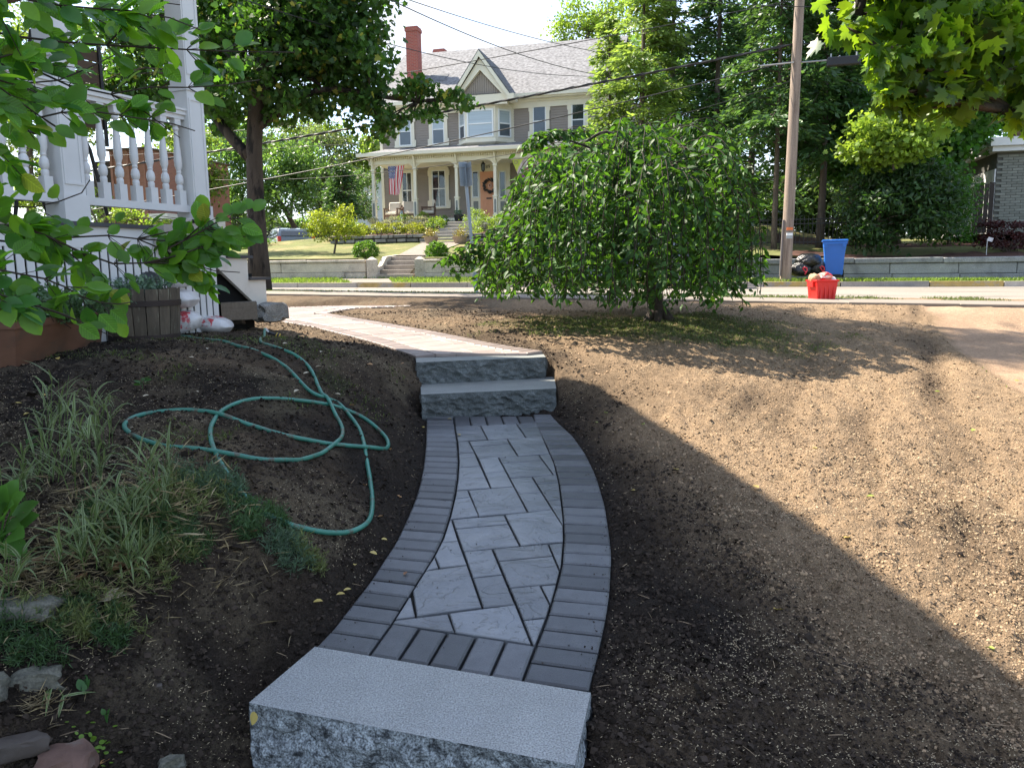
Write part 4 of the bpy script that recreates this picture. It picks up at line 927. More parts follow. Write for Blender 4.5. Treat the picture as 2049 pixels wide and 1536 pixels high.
# ------------------------------------------------------------------ garden hose
HP = [(490, 108), (620, 115), (760, 135), (900, 165), (1000, 195), (1100, 235), (1200, 285), (1300, 335), (1400, 395), (1480, 460), (1560, 530), (1620, 600), (1680, 680), (1720, 750), (1745, 830), (1760, 920), (1775, 1010), (1790, 1100), (1803, 1200), (1800, 1290), (1770, 1360), (1700, 1415), (1600, 1442), (1500, 1445), (1400, 1420), (1250, 1370), (1100, 1290), (1000, 1210), (900, 1100), (820, 990), (770, 910), (735, 830), (730, 740), (760, 670), (800, 610), (870, 560), (960, 530), (1080, 522), (1250, 525), (1400, 540), (1520, 560), (1620, 590), (1720, 640), (1800, 700), (1870, 770), (1912, 830), (1900, 870), (1840, 885), (1750, 880), (1600, 860), (1400, 820), (1200, 780), (1000, 720), (850, 670), (700, 620), (550, 595), (420, 588), (300, 600), (210, 635), (165, 680), (160, 720), (200, 765), (280, 805), (380, 840), (500, 868), (700, 890), (900, 920), (1100, 945), (1250, 945), (1400, 925), (1500, 890), (1580, 840), (1610, 780), (1600, 710), (1560, 640), (1520, 560), (1490, 480), (1460, 400), (1400, 320), (1300, 250), (1200, 205), (1120, 170), (1062, 150), (1062, 128), (1092, 108)]
hp = [GROUNDPT(200+a/3.305, 640+c/3.305) for a, c in HP]
hl = smooth_line([(p.x, p.y, 0) for p in hp], 900, 2); zz = zgrid(hl[:, 0], hl[:, 1]); zz = np.convolve(np.pad(zz, 12, 'edge'), np.ones(25)/25, 'valid')
HR = .0125; zz = zz+HR*.8; lift = np.zeros(900)
for i in range(900):
    j = np.arange(0, max(0, i-40))
    if len(j):
        d = np.hypot(hl[j, 0]-hl[i, 0], hl[j, 1]-hl[i, 1]); m_ = d.min()
        if m_ < .030: lift[i] = HR*2.05
lift = np.convolve(np.pad(lift, 18, 'edge'), np.hanning(37)/np.hanning(37).sum(), 'valid')*1.25
hl[:, 2] = zz+np.minimum(lift, HR*2.2)
hl[-14:, 2] += np.linspace(0, .05, 14)
m_hose = mat('green_hose', (.035, .17, .125), rough=.38, var=.25, scale=7, spec=.5, bump=.25, bscale=260, bdist=.001, alt=(.075, .085, .06), altpos=(.54, .62), altscale=14)
o0 = Vector(hl[450]); hose = empty('garden_hose', (o0.x, o0.y, o0.z), 0, label='green garden hose looped loosely over the dark soil bed', category='garden hose')
b = MB(); b.tube([Vector(p)-o0 for p in hl], HR, 10); b.build('hose_tube', m_hose, hose, smooth=True)
e = Vector(hl[-1])-o0; m_brass = mat('grey_metal_coupling', (.35, .34, .33), rough=.35, metal=.8); nd = (PY(548, 674, hl[-1][1]+.02)-Vector(hl[-1])).normalized()
b = MB(); b.tube([e, e+nd*.02, e+nd*.055], [.017, .019, .016], 12); b.build('coupling', m_brass, hose, smooth='auto')
nd2 = Vector((.93, .05, -.36)).normalized(); e2 = e+nd*.055
b = MB(); b.tube([e2-nd*.01, e2+nd2*.03, e2+nd2*.06, e2+nd2*.075, e2+nd2*.105], [.016, .017, .02, .027, .030], 14); b.tube([e2, e2+Vector((-.01, 0, .03)), e2+Vector((.02, 0, .045))], [.006, .005, .004], 8); b.build('nozzle', mat('black_rubber', (.012, .012, .012), rough=.4), hose, smooth='auto')
b = MB(); b.tube([e2+nd2*.074, e2+nd2*.082], [.0285, .0290], 16); b.tube([e2+nd2*.104, e2+nd2*.110], [.0315, .029], 16); b.build('nozzle_ring', mat('yellow_plastic', (.6, .38, .05), rough=.4), hose, smooth='auto')

# ------------------------------------------------------------------ stones of the bed
m_stA = mat('lichen_stone', (.095, .092, .075), rough=.9, var=.3, scale=10, bump=.6, bscale=30, bdist=.01, fine=.3, finescale=120, alt=(.14, .135, .105), altpos=(.5, .65), altscale=12)
m_stB = mat('brown_stone', (.065, .052, .044), rough=.7, var=.25, scale=10, bump=.4, bscale=30, bdist=.008)
m_stC = mat('red_stone', (.13, .075, .058), rough=.85, var=.3, scale=10, bump=.6, bscale=30, bdist=.01, alt=(.16, .13, .11), altpos=(.5, .62), altscale=8)
def stone(px, py, r, m, seed, rz, label, dz=-.01, cat='stone'):
    g = GROUNDPT(px, py); return rock('garden_stone', (g.x, g.y, g.z+dz), r, m, seed, rz, label=label, category=cat, group='stones along the planting bed')
stone(45, 1222, (.125, .075, .035), m_stA, 2, .1, 'flat grey stone half under the dry grass', .01)
stone(68, 1372, (.10, .055, .05), m_stA, 3, .35, 'angular grey-green stone with a ridged top', .02)
stone(-12, 1388, (.05, .05, .04), m_stA, 14, .2, 'pale grey stone cut by the left edge of the picture', .02)
stone(40, 1505, (.085, .035, .035), m_stB, 4, .45, 'smooth dark brown stone at the bottom left corner', .02)
stone(130, 1545, (.09, .07, .05), m_stC, 6, .1, 'reddish stone beside the creeping coin-leaved plant', .02)
stone(345, 1535, (.045, .03, .05), m_stA, 12, .5, 'jagged pale rock sticking out of the soil at the bottom', -.005)
stone(315, 1375, (.02, .016, .014), m_stB, 15, .5, 'small dark clod-like stone in the bare soil left of the near step', .005)

# ------------------------------------------------------------------ variegated grass, hosta, ferny ground cover, small plants
m_rib = leafmat('ribbon_grass', (.115, .17, .055), (.18, .26, .06), tmix=.35, isl=.3)
m_ribw = leafmat('pale_grass_stripe', (.32, .38, .20), (.3, .36, .15), tmix=.3, isl=.2)
m_dry = leafmat('dry_grass', (.32, .25, .14), (.2, .14, .06), tmix=.2, isl=.4)
def blade(mbg, mbw, base, d, L, w, droop, seg=7, stripes=True):
    d = Vector(d).normalized(); side = d.cross(Vector((0, 0, 1))); side = side.normalized() if side.length > .1 else Vector((1, 0, 0))
    side = (side+Vector(rdir(1)[0])*.5).normalized()
    pts = []; p = Vector(base); dd = d.copy()
    for i in range(seg+1):
        pts.append(p.copy()); p = p+dd*(L/seg); dd = (dd+Vector((0, 0, -droop*(i+1)/seg))).normalized()
    ww = [w*min(1, (i/seg)*3+.35)*(1-(i/seg)**2.2)+.0006 for i in range(seg+1)]
    n = Vector((0, 0, 1)) if abs(dd.z) < .95 else Vector((1, 0, 0))
    for mb, a, c in ((mbg, -.62 if stripes else -1, .62 if stripes else 1),)+(((mbw, -1, -.62), (mbw, .62, 1)) if stripes else ()):
        V = [];
        for q, k in zip(pts, ww): V += [q+side*(k*a), q+side*(k*c)]
        mb.add(V, [(2*i, 2*i+1, 2*i+3, 2*i+2) for i in range(seg)])
def grass_clump(c, nst, hgt, spread, label, lean=(0, 0), name='ribbon_grass', bl=(.10, .2), group=None):
    root = empty(name, c, 0, label=label, category='ornamental grass', group=group)
    g, w, s = MB(), MB(), MB()
    for i in range(nst):
        a = random.random()*6.28; r = spread*math.sqrt(random.random()); b0 = Vector((r*math.cos(a), r*math.sin(a), -.01)); hh = hgt*random.uniform(.45, 1)
        top = b0+Vector((lean[0]*hh+random.uniform(-.12, .12)*hh*1.6, lean[1]*hh+random.uniform(-.12, .12)*hh*1.6, hh))
        s.tube([b0, b0.lerp(top, .5)+Vector((0, 0, .02)), top], [.0022, .0018, .001], 5)
        for k in range(random.randint(4, 7)):
            u = random.uniform(.15, 1); p = b0.lerp(top, u); a2 = random.random()*6.28; el = random.uniform(.5, 2.2)
            blade(g, w, p, (math.cos(a2), math.sin(a2), el), random.uniform(*bl), random.uniform(.0028, .0062), random.choice([.1, .25, .6, .9]))
    s.build('stem', m_rib, root); g.build('blade', m_rib, root); w.build('blade_margin', m_ribw, root); return root
gs = [((205, 900), 8, .36, .06, 'tall seed-head grass stems rising left of the hose loop', (.05, 0)), ((120, 960), 9, .32, .10, 'leaning ribbon grass behind the hosta', (.15, 0)), ((280, 1060), 9, .30, .08, 'arching striped grass below the hose loop', (.2, 0)), ((95, 880), 9, .34, .10, 'tall ribbon grass stems leaning over the left side of the hose loop', (.1, 0)), ((190, 985), 10, .36, .09, 'ribbon grass with upright striped blades left of the hose', (0, 0)), ((330, 1010), 9, .33, .07, 'bright striped grass clump standing right in front of the hose loop', (.05, 0)),
      ((235, 1080), 14, .27, .11, 'drooping ribbon grass in the middle of the weedy clump', (.15, 0)), ((25, 1010), 6, .25, .06, 'striped grass above the hosta leaves', (0, 0)), ((395, 1100), 7, .14, .06, 'low striped grass blades beside the feathery weeds', (.3, 0)), ((30, 1190), 6, .2, .05, 'thin striped grass at the left edge above the flat stone', (.2, 0)),
      ((380, 1210), 5, .10, .05, 'flattened striped blades lying by the small leafy sprout', (.6, -.2)), ((150, 1130), 10, .16, .10, 'ragged ribbon grass over the brown leaf litter', (.1, -.1)), ((270, 1150), 9, .18, .08, 'pale bent grass just above the curled oak leaf', (.2, -.1))]
for (q, n, h_, sp, lb, ln) in gs: grass_clump(GROUNDPT(*q), n, h_, sp, lb, ln, group='ribbon grass clumps in the bed')
# long bent stem at the lower left
c = GROUNDPT(100, 1290); root = empty('bent_grass_stem', c, 0, label='single long ribbon grass stem bent down over the grey stone', category='ornamental grass'); g, w, s = MB(), MB(), MB()
st = [GROUNDPT(100, 1290)+Vector((0, 0, .03)), GROUNDPT(98, 1320)+Vector((0, 0, .07)), GROUNDPT(110, 1380)+Vector((0, 0, .05)), GROUNDPT(128, 1410)+Vector((0, 0, .03))]
s.tube([p-c for p in st], [.003, .003, .002, .0015], 6)
for (i, tx, ty) in [(1, 20, 1345), (1, 195, 1320), (2, 35, 1365), (2, 95, 1440), (3, 120, 1440), (3, 188, 1398), (2, 88, 1420)]:
    t_ = GROUNDPT(tx, ty)+Vector((0, 0, .01)); d = t_-st[i]; blade(g, w, st[i]-c, d+Vector((0, 0, d.length*.25)), d.length*1.05, .0065, .10)
s.build('stem', m_rib, root); g.build('blade', m_rib, root); w.build('blade_margin', m_ribw, root)
# dry thatch
def thatch(px, py, rx, ry, n, name, label, hgt=.05, L=.06, m=None):
    c = GROUNDPT(px, py); x = c.x+RNG.normal(size=n)*rx; y = c.y+RNG.normal(size=n)*ry; z = zgrid(x, y)+RNG.random(n)*hgt
    D = rdir(n); D[:, 2] = np.abs(D[:, 2])*.35
    return scatter(name, T_NEEDLE, np.stack([x, y, z], -1), D, rdir(n, 1), L*(.5+RNG.random(n)), m or m_dry, aspect=.16, kind='stuff', label=label)
thatch(170, 1120, .16, .16, 1100, 'dry_thatch', 'brown dry grass litter among the ribbon grass')
thatch(300, 1040, .22, .14, 500, 'dry_thatch', 'bleached straw stalks mixed into the ribbon grass', .14, .07)
thatch(60, 1180, .12, .05, 260, 'dry_thatch', 'straw litter above the flat stone', .02)
thatch(85, 1420, .03, .02, 90, 'dry_thatch', 'small tuft of dry roots', .02, .05)
# feathery ground cover
m_fern = leafmat('feathery_green', (.05, .10, .035), (.08, .16, .03), tmix=.3, isl=.4)
m_fern2 = leafmat('blue_feathery_green', (.08, .13, .075), (.08, .14, .05), tmix=.3, isl=.4)
m_fern3 = leafmat('yellow_feathery_green', (.17, .19, .07), (.16, .24, .04), tmix=.35, isl=.4)
def feather(px, py, rx, ry, n, m, label, hgt=.07, L=.032):
    c = GROUNDPT(px, py); ns = max(6, n//28); a = RNG.random(ns)*6.28; r = np.sqrt(RNG.random(ns)); sx = c.x+rx*r*np.cos(a); sy = c.y+ry*r*np.sin(a)
    i = RNG.integers(0, ns, n); u = RNG.random(n); tilt = RNG.normal(size=(ns, 2))*.25; hh = hgt*(.6+.7*RNG.random(ns))
    x = sx[i]+tilt[i, 0]*hh[i]*u+RNG.normal(size=n)*.008; y = sy[i]+tilt[i, 1]*hh[i]*u+RNG.normal(size=n)*.008; z = zgrid(sx, sy)[i]+hh[i]*u
    return scatter('feathery_weed', T_NEEDLE, np.stack([x, y, z], -1), rdir(n, .5), rdir(n, .5), L*(.5+.8*RNG.random(n)), m, aspect=.40, kind='stuff', label=label)
feather(300, 1190, .26, .12, 5200, m_fern, 'feathery green weeds under the ribbon grass')
feather(430, 1120, .17, .10, 3200, m_fern2, 'blue-green feathery weeds right of the ribbon grass')
feather(575, 1110, .09, .09, 1800, m_fern2, 'feathery weed patch beside the hose bend')
feather(500, 1060, .05, .06, 1200, m_fern, 'upright feathery weed by the hose', .12)
for (a_, c_, r1, r2, n_, mm_) in ((250, 1130, .16, .09, 1200, 1), (350, 1175, .15, .08, 1200, 1), (420, 1190, .14, .06, 900, 1), (200, 1225, .14, .06, 900, 1), (120, 1245, .12, .05, 1500, 1), (330, 1090, .12, .08, 1500, 1), (620, 1120, .07, .06, 900, 1)): feather(a_, c_, r1, r2, n_, m_fern3 if mm_ else m_fern, 'feathery weeds spreading between the grass and the bare soil', .06)
feather(50, 1290, .14, .07, 1700, m_fern, 'ferny weeds around the flat grey stone', .05)
feather(190, 1270, .12, .06, 1500, m_fern, 'ferny weeds in front of the litter', .05)
feather(540, 1150, .10, .05, 1200, m_fern, 'thin green weeds at the edge of the bare soil', .04)
# sprouting leafy weeds
m_lf = leafmat('fresh_leaf', (.08, .20, .035), (.16, .36, .04), tmix=.4, isl=.2)
m_lf2 = leafmat('deep_leaf', (.045, .12, .03), (.08, .2, .03), tmix=.35, isl=.2)
def sprout(px, py, tips, size, m, label, name='leafy_sprout', cat='plant', T=T_OVAL, hgt=.05, asp=1):
    c = GROUNDPT(px, py); root = empty(name, c, 0, label=label, category=cat); s = MB()
    for tx, ty in tips:
        t_ = GROUNDPT(tx, ty)+Vector((0, 0, hgt)); d = t_-c; p1 = c+d*.35+Vector((0, 0, .02)); s.tube([Vector((0, 0, -.005)), (p1-c)], [.002, .0015], 5)
        pieces('leaf', T, np.array([p1]), np.array([d+Vector((0, 0, .02))]), np.array([[random.uniform(-.3, .3), random.uniform(-.3, .3), 1.]]), d.length*.75+size, m, root)
    s.build('stem', m, root); return root
sprout(500, 1215, [(455, 1148), (582, 1188), (520, 1145), (470, 1165), (490, 1180), (535, 1190)], .02, m_lf, 'small sprout with pointed bright green leaves beside the bare soil', hgt=.045)
sprout(450, 1225, [(400, 1245), (425, 1252), (495, 1238), (470, 1212), (430, 1205)], .015, m_lf2, 'low dark green leafy weed next to the bright sprout', hgt=.01)
sprout(170, 1400, [(160, 1385), (180, 1385), (172, 1392), (168, 1375)], .01, m_lf2, 'tiny seedling right of the ridged stone', hgt=.01)
sprout(214, 1445, [(205, 1440), (222, 1440), (212, 1450), (218, 1452)], .006, m_lf2, 'tiny seedling in the bare soil above the coin-leaved plant', hgt=.01)
# creeping round leaves
c = GROUNDPT(190, 1500); cr = empty('creeping_plant', c, 0, label='creeping plant with small round yellow-green leaves at the bottom left', category='plant'); n = 46
rt = (np.array([[math.cos(a)*.5, math.sin(a)*.5+.5, .03] for a in np.linspace(0, 2*math.pi, 11)[:-1]]+[[0, .5, 0]]), np.array([[i, (i+1) % 10, 10] for i in range(10)]))
x = c.x+RNG.normal(size=n)*.032; y = c.y+RNG.normal(size=n)*.03; D = rdir(n); D[:, 2] *= .3
pieces('leaf', rt, np.stack([x, y, zgrid(x, y)+.012+.012*RNG.random(n)], -1), D, rdir(n, 3), .011+.006*RNG.random(n), leafmat('coin_leaf', (.14, .25, .03), (.2, .34, .03), .35, isl=.25), cr)
# hosta
c = GROUNDPT(-5, 1105); ho = empty('hosta', c, 0, label='hosta with broad glossy green leaves at the left edge', category='plant'); tips = [(40, 940), (68, 955), (35, 985), (66, 1010), (45, 1045), (60, 1075), (30, 1100), (10, 960), (-15, 930), (-20, 1000), (20, 1060), (5, 1020), (50, 1120), (-30, 1060)]
s = MB()
for i, (tx, ty) in enumerate(tips):
    t_ = PY(tx, ty, c.y-.05+random.uniform(-.12, .12)); d = t_-c; p1 = c+d*.4+Vector((0, 0, .04)); s.tube([Vector((0, 0, 0)), (p1-c)], [.004, .003], 6)
    pieces('leaf', (T_OVAL[0]*np.array([1.15, 1, 1.3]), T_OVAL[1]), np.array([p1]), np.array([d+Vector((.03, -.03, -.05))]), np.array([[random.uniform(-.2, .5), -.7, .9]]), .125, m_lf, ho)
s.build('stem', m_lf, ho)
# weeds with broad leaves within the grass
for (q, lb) in (((185, 1085), 'broad jagged green leaves low in the ribbon grass'), ((55, 905), 'small bright weed between hosta and planter'), ((285, 775), 'little green weed near the planter shade')):
    c = GROUNDPT(*q); w_ = empty('broadleaf_weed', c, 0, label=lb, category='plant'); n = 9; s = MB(); s.tube([(0, 0, -.01), (0, 0, .06)], .002, 5); s.build('stem', m_lf2, w_)
    a = RNG.random(n)*6.28; D = np.stack([np.cos(a), np.sin(a), .3+0*a], -1); pieces('leaf', T_MAPLE3, np.array(c)+D*.012+np.array([0, 0, 1])*(.01+.05*RNG.random(n))[:, None], D, rdir(n, 3), .03+.03*RNG.random(n), m_lf2, w_)

# ------------------------------------------------------------------ fallen leaves
P_PALE = ['left of the hose coupling near the barrel', 'above the first hose bend', 'on the bare patch in the upper bed', 'between the two hose runs, upper one', 'between the two hose runs, lower one', 'beside the outer hose run', 'just above the long hose curve', 'left of the hose crossing', 'right of the hose crossing', 'near the black hose nozzle', 'right of the black hose nozzle', 'inside the bare area above the loops', 'above the left tip of the hose loop', 'inside the left tip of the hose loop', 'above the oval hose loop']
P_TAN = ['on the sunny strip beside the upper walk', 'on the dark slope left of the upper step', 'close to the left end of the upper step', 'beside the straight right run of the hose', 'just right of the bottom hose bend', 'at the right tip of the oval hose loop', 'between the hose and the paver border', 'inside the crossing of the hose loops']
P_YEL = ['right below the hose bend, nearest the pavers', 'left of the walk halfway down', 'on the dark soil level with the big slabs', 'left of the walk above the green sprout', 'touching the lower left pavers', 'at the left picture edge above the grass', 'behind the grass at the left', 'in front of the brown planter', 'near the planter shade at the left', 'beside the bright leafy sprout', 'on the left border pavers at the foot of the steps', 'on the paver border just below the steps', 'on the left border next to the slabs']
P_SEED = ['in full sun, nearest the shadow edge', 'in the shade just inside the shadow edge', 'farthest right in the sun, pale and flat', 'in the sun above the shadow edge', 'in the shade close to the right pavers']
P_GRN = ['at the right end of the lower step', 'beside the upper step on its right', 'on the shadow edge right of the steps', 'in the shade right of the lower step', 'beside the driveway edge', 'low at the right picture edge', 'on the driveway at the right edge', 'in the middle of the sunny soil', 'far right in the sunny soil']
P_BRN = ['upper', 'under', 'among the dry thatch left', 'under the ribbon grass left', 'beside the upright feathery weed', 'below the upright feathery weed', 'at the far left of the litter', 'at the lower edge of the litter']
m_yl = leafmat('yellow_fallen_leaf', (.55, .42, .13), (.4, .3, .06), .25, isl=.2)
m_pl = leafmat('pale_fallen_leaf', (.55, .47, .34), (.4, .3, .2), .2, isl=.2)
m_bl = leafmat('brown_fallen_leaf', (.25, .12, .06), (.25, .1, .04), .2, isl=.2)
m_gl = leafmat('green_fallen_leaf', (.30, .36, .08), (.3, .4, .05), .3, isl=.2)
m_ol = leafmat('orange_fallen_leaf', (.50, .28, .12), (.4, .2, .06), .2, isl=.2)
def curled(T, k=1.0): v = T[0].copy(); v[:, 2] += k*(v[:, 0]**2)*1.2+k*.3*(v[:, 1]-.5)**2; return (v, T[1])
def fallen(lst, m, word, where, group, size=(.028, .042), T=T_OVAL, seed=1):
    for i, q in enumerate(lst):
        g = GROUNDPT(*q[:2]); s_ = random.uniform(*size)*(1+.08*max(0, g.y-3)); 
        if len(q) > 2: s_ = q[2]
        me_T = curled(T, random.uniform(.2, 1.0)); me = bpy.data.meshes.new('fallen_leaf'); fast_mesh(me, me_T[0]*s_, me_T[1]); me.materials.append(m)
        o = link('fallen_leaf', me, None, (g.x, g.y, max(g.z, float(zgrid(g.x, g.y)), float(zpath(g.x, g.y)) if inpoly(np.array([g.x]), np.array([g.y]), LOWPOLY)[0] else -9)+.006), label=q[3] if len(q) > 3 else f'{word} leaf fallen {where if isinstance(where, str) else where[i % len(where)]}', category='leaf', group=group)
        o.rotation_euler = (random.uniform(-.25, .25), random.uniform(-.25, .25), random.uniform(0, 6.28))
ZL = lambda L: [(200+a/3.305, 640+c/3.305) for a, c in L]
fallen(ZL([(720, 195), (590, 268), (670, 343), (1425, 318), (1385, 352), (1245, 387), (1215, 305), (1470, 492), (1550, 495), (1245, 165), (1470, 222), (625, 480), (285, 512), (205, 725), (1315, 468)]), m_pl, 'pale cream', P_PALE, 'pale leaves around the hose')
fallen(ZL([(1605, 198), (1805, 303), (2010, 290), (1765, 1110), (1835, 1310), (1925, 865), (1998, 1178), (1650, 570)]), m_ol, 'tan', P_TAN, 'tan leaves near the steps')
fallen([(763, 1080), (740, 1106), (711, 1131), (673, 1193), (703, 1180), (30, 810), (80, 792), (115, 723), (60, 828), (627, 1213), (850, 857), (905, 864), (921, 903)], m_yl, 'yellow', P_YEL, 'yellow leaves by the walk')
fallen([(1518, 978, .05), (1350, 940, .05), (1700, 1082, .045), (1625, 902, .04), (1262, 985, .03)], m_yl, 'yellow', P_SEED, 'yellow leaves on the seeded soil')
fallen([(1548, 1221, .052, 'largest yellow leaf lying alone in the shaded seeded soil')], m_yl, '', '', None)
fallen([(1195, 847), (1120, 740), (1290, 850), (1210, 830), (1880, 785), (1990, 1302), (2030, 763), (1750, 1000), (1950, 860)], m_gl, 'small greenish', P_GRN, 'greenish leaves on the right')
fallen([(810, 1182, .03, 'rust brown curled leaf lying on the left border pavers')], m_bl, '', '', None)
fallen([(220, 1522, .035, 'orange curled leaf beside the red stone')], m_ol, '', '', None)
fallen([(205, 1205, .085, 'large tan oak leaf on the feathery weeds')], m_pl, '', '', None, T=T_MAPLE)
fallen([(345, 1243, .05, 'curled rusty leaf, upper one below the feathery weeds'), (262, 1266, .06, 'curled rusty leaf, lower one below the feathery weeds'), (250, 1140, .06), (120, 1150, .06), (500, 1068, .04), (540, 1085, .04), (90, 1120, .05), (150, 1170, .06)], m_bl, 'dead brown', P_BRN, 'dead brown leaves in the litter', T=T_MAPLE3)
# leaf stuck on the near step face
me = bpy.data.meshes.new('stuck_leaf'); v = T_OVAL[0].copy()*.048; v[:, 0] *= .9; fast_mesh(me, v, T_OVAL[1]); me.materials.append(m_yl)
q = PH(514, 1410, 1.43); o = link('stuck_leaf', me, None, q+Vector((0, -.03, -.004)), label='yellow leaf stuck to the front left corner of the near granite step', category='leaf'); o.rotation_euler = (math.radians(-95), math.radians(8), math.radians(-12))

# ------------------------------------------------------------------ overhanging small tree, top left (large oval leaves near the lens)
m_ml = [leafmat('magnolia_leaf', (.085, .21, .026), (.26, .60, .03), .5, isl=.0, rough=.35, vein=True), leafmat('magnolia_leaf_dark', (.05, .15, .032), (.13, .36, .025), .45, rough=.35), leafmat('magnolia_leaf_bright', (.13, .28, .03), (.36, .68, .03), .55, rough=.38), leafmat('magnolia_leaf_yellow', (.22, .26, .03), (.42, .5, .04), .5, vein=True)]
m_twig = mat('dark_twig', (.035, .026, .020), rough=.8)
mt = empty('overhanging_tree', (-2.7, 1.6, gz(-2.7, 1.6)), 0, label='small tree with large oval green leaves reaching in from the left over the porch', category='tree'); MT0 = Vector(mt.location)
br = MB(); lp, ld, ln_ = [], [], []
b0 = MT0+Vector((0, 0, 0)); b1 = Vector((-2.5, 1.9, 1.5)); b2 = Vector((-2.6, 2.0, 2.7)); b3 = Vector((-2.5, 2.0, 3.9))
br.tube([b0-MT0, b1-MT0, b2-MT0, b3-MT0], [.05, .04, .03, .015], 8)
def branch(pts, Y0, Y1, r0, nl, side=1.0, twigs=3, start=None, lsz=1):
    P = [PY(x_, y_, Y0+(Y1-Y0)*i/(len(pts)-1)) for i, (x_, y_) in enumerate(pts)]
    if start is not None: P = [start]+P
    L = smooth_line(P, 26, 2); br.tube([Vector(p)-MT0 for p in L], list(np.linspace(r0, .0018, 26)), 6)
    n = int(nl*2.5); us = np.sort(RNG.random(n)**.62)
    for k, u in enumerate(us):
        i = int(u*24); p = Vector(L[i]); t = (Vector(L[i+1])-p).normalized(); sd = 1 if k % 2 else -1
        lat = t.cross(Vector((.0, -1, 0.35))).normalized()*sd; d = (t*.75+lat*random.uniform(.5, 1.1)+Vector(rdir(1)[0])*.35+Vector((0, 0, -.15))).normalized()
        q = p+d*random.uniform(.005, .075); lp.append(q); ld.append(d); v = Vector((random.uniform(-.7, .7), random.uniform(-1, -.1), random.uniform(.2, 1))); ln_.append(v)
        br.tube([p-MT0, q-MT0], .0011, 4)
    for k in range(twigs):
        i = random.randint(4, 22); p = Vector(L[i]); t = (Vector(L[i+1])-p).normalized(); d = (t+Vector((random.uniform(-.3, .3), random.uniform(-.4, .4), random.uniform(-.9, .7)))).normalized(); ln = random.uniform(.12, .32)
        e = p+d*ln; br.tube([p-MT0, p.lerp(e, .5)+Vector((0, 0, .012))-MT0, e-MT0], [.003, .0022, .0012], 5)
        for j in range(int(ln*62)):
            u = random.uniform(.15, 1); q = p.lerp(e, u); dd = (d*.8+Vector(rdir(1)[0])*.8).normalized(); lp.append(q+dd*.01); ld.append(dd); ln_.append(Vector((random.uniform(-.7, .7), random.uniform(-1, -.1), random.uniform(.2, 1))))
branch([(-120, 40), (0, 70), (150, 88), (300, 95), (430, 103), (590, 105)], 2.3, 2.8, .009, 34, start=b3, twigs=9)
branch([(-100, 140), (60, 120), (180, 200), (300, 170), (400, 178), (520, 160)], 2.3, 2.7, .008, 30, start=b3, twigs=9)
branch([(-80, -30), (90, 10), (230, 20), (330, 30), (400, 60)], 2.2, 2.6, .008, 28, start=b3, twigs=10)
branch([(-120, 200), (40, 250), (150, 215), (260, 235), (340, 245), (390, 262)], 2.2, 2.6, .007, 26, start=b2, twigs=7)
branch([(-120, 90), (20, 190), (90, 240), (120, 260)], 2.0, 2.3, .007, 18, start=b2, twigs=8)
branch([(-150, 20), (-20, 130), (60, 180), (150, 150), (230, 110)], 2.1, 2.5, .007, 22, start=b3, twigs=8)
branch([(-60, -60), (40, -20), (180, -10), (280, 0), (360, 10)], 2.4, 2.8, .007, 22, start=b3, twigs=8)
# the lower boughs
branch([(-130, 470), (0, 445), (60, 455), (140, 495), (230, 535), (330, 520), (430, 485), (505, 470)], 2.2, 2.9, .010, 38, start=b2, twigs=9)
branch([(-100, 520), (20, 545), (110, 560), (170, 600), (230, 610), (260, 605)], 2.1, 2.5, .008, 30, start=b1, twigs=10)
branch([(-100, 490), (80, 480), (180, 472), (260, 470), (330, 500), (400, 540), (480, 545)], 2.4, 2.9, .008, 32, start=b2, twigs=7)
branch([(-80, 560), (30, 600), (100, 620), (150, 640)], 2.0, 2.3, .006, 18, start=b1, twigs=6)
branch([(-80, 400), (60, 420), (130, 400), (170, 385), (180, 360)], 2.3, 2.5, .006, 14, start=b2, twigs=3)
branch([(330, 500), (400, 465), (440, 440), (475, 435), (510, 440)], 2.7, 2.9, .004, 10, twigs=2)
br.build('branch', m_twig, mt, smooth=True)
lp, ld, ln_ = np.array([list(p) for p in lp]), np.array([list(p) for p in ld]), np.array([list(p) for p in ln_])
pr = np.array([proj(p) for p in lp])
keep = ~((pr[:, 0] > 255) & (pr[:, 1] > 255) & (pr[:, 1] < 415)) & ~((pr[:, 0] > 150) & (pr[:, 1] > 290) & (pr[:, 1] < 395)) & ~((pr[:, 1] > 590) & (pr[:, 0] > 265)) & (pr[:, 1] < 655) & ~((pr[:, 1] > 625) & (pr[:, 0] < 150))
lp, ld, ln_ = lp[keep], ld[keep], ln_[keep]; kk = len(lp)
TO = (T_OVAL[0]*np.array([1.05, 1, 1]), T_OVAL[1])
wts = np.array([0]*9+[1]*7+[2]*8+[3]*1); mm = [m_ml[i] for i in RNG.permutation(np.tile(wts, 40))]
print('near leaves', kk)
foliage(TO, lp, ld, ln_, .047+.034*RNG.random(kk), m_ml[0], mt, single=300, mats=mm)
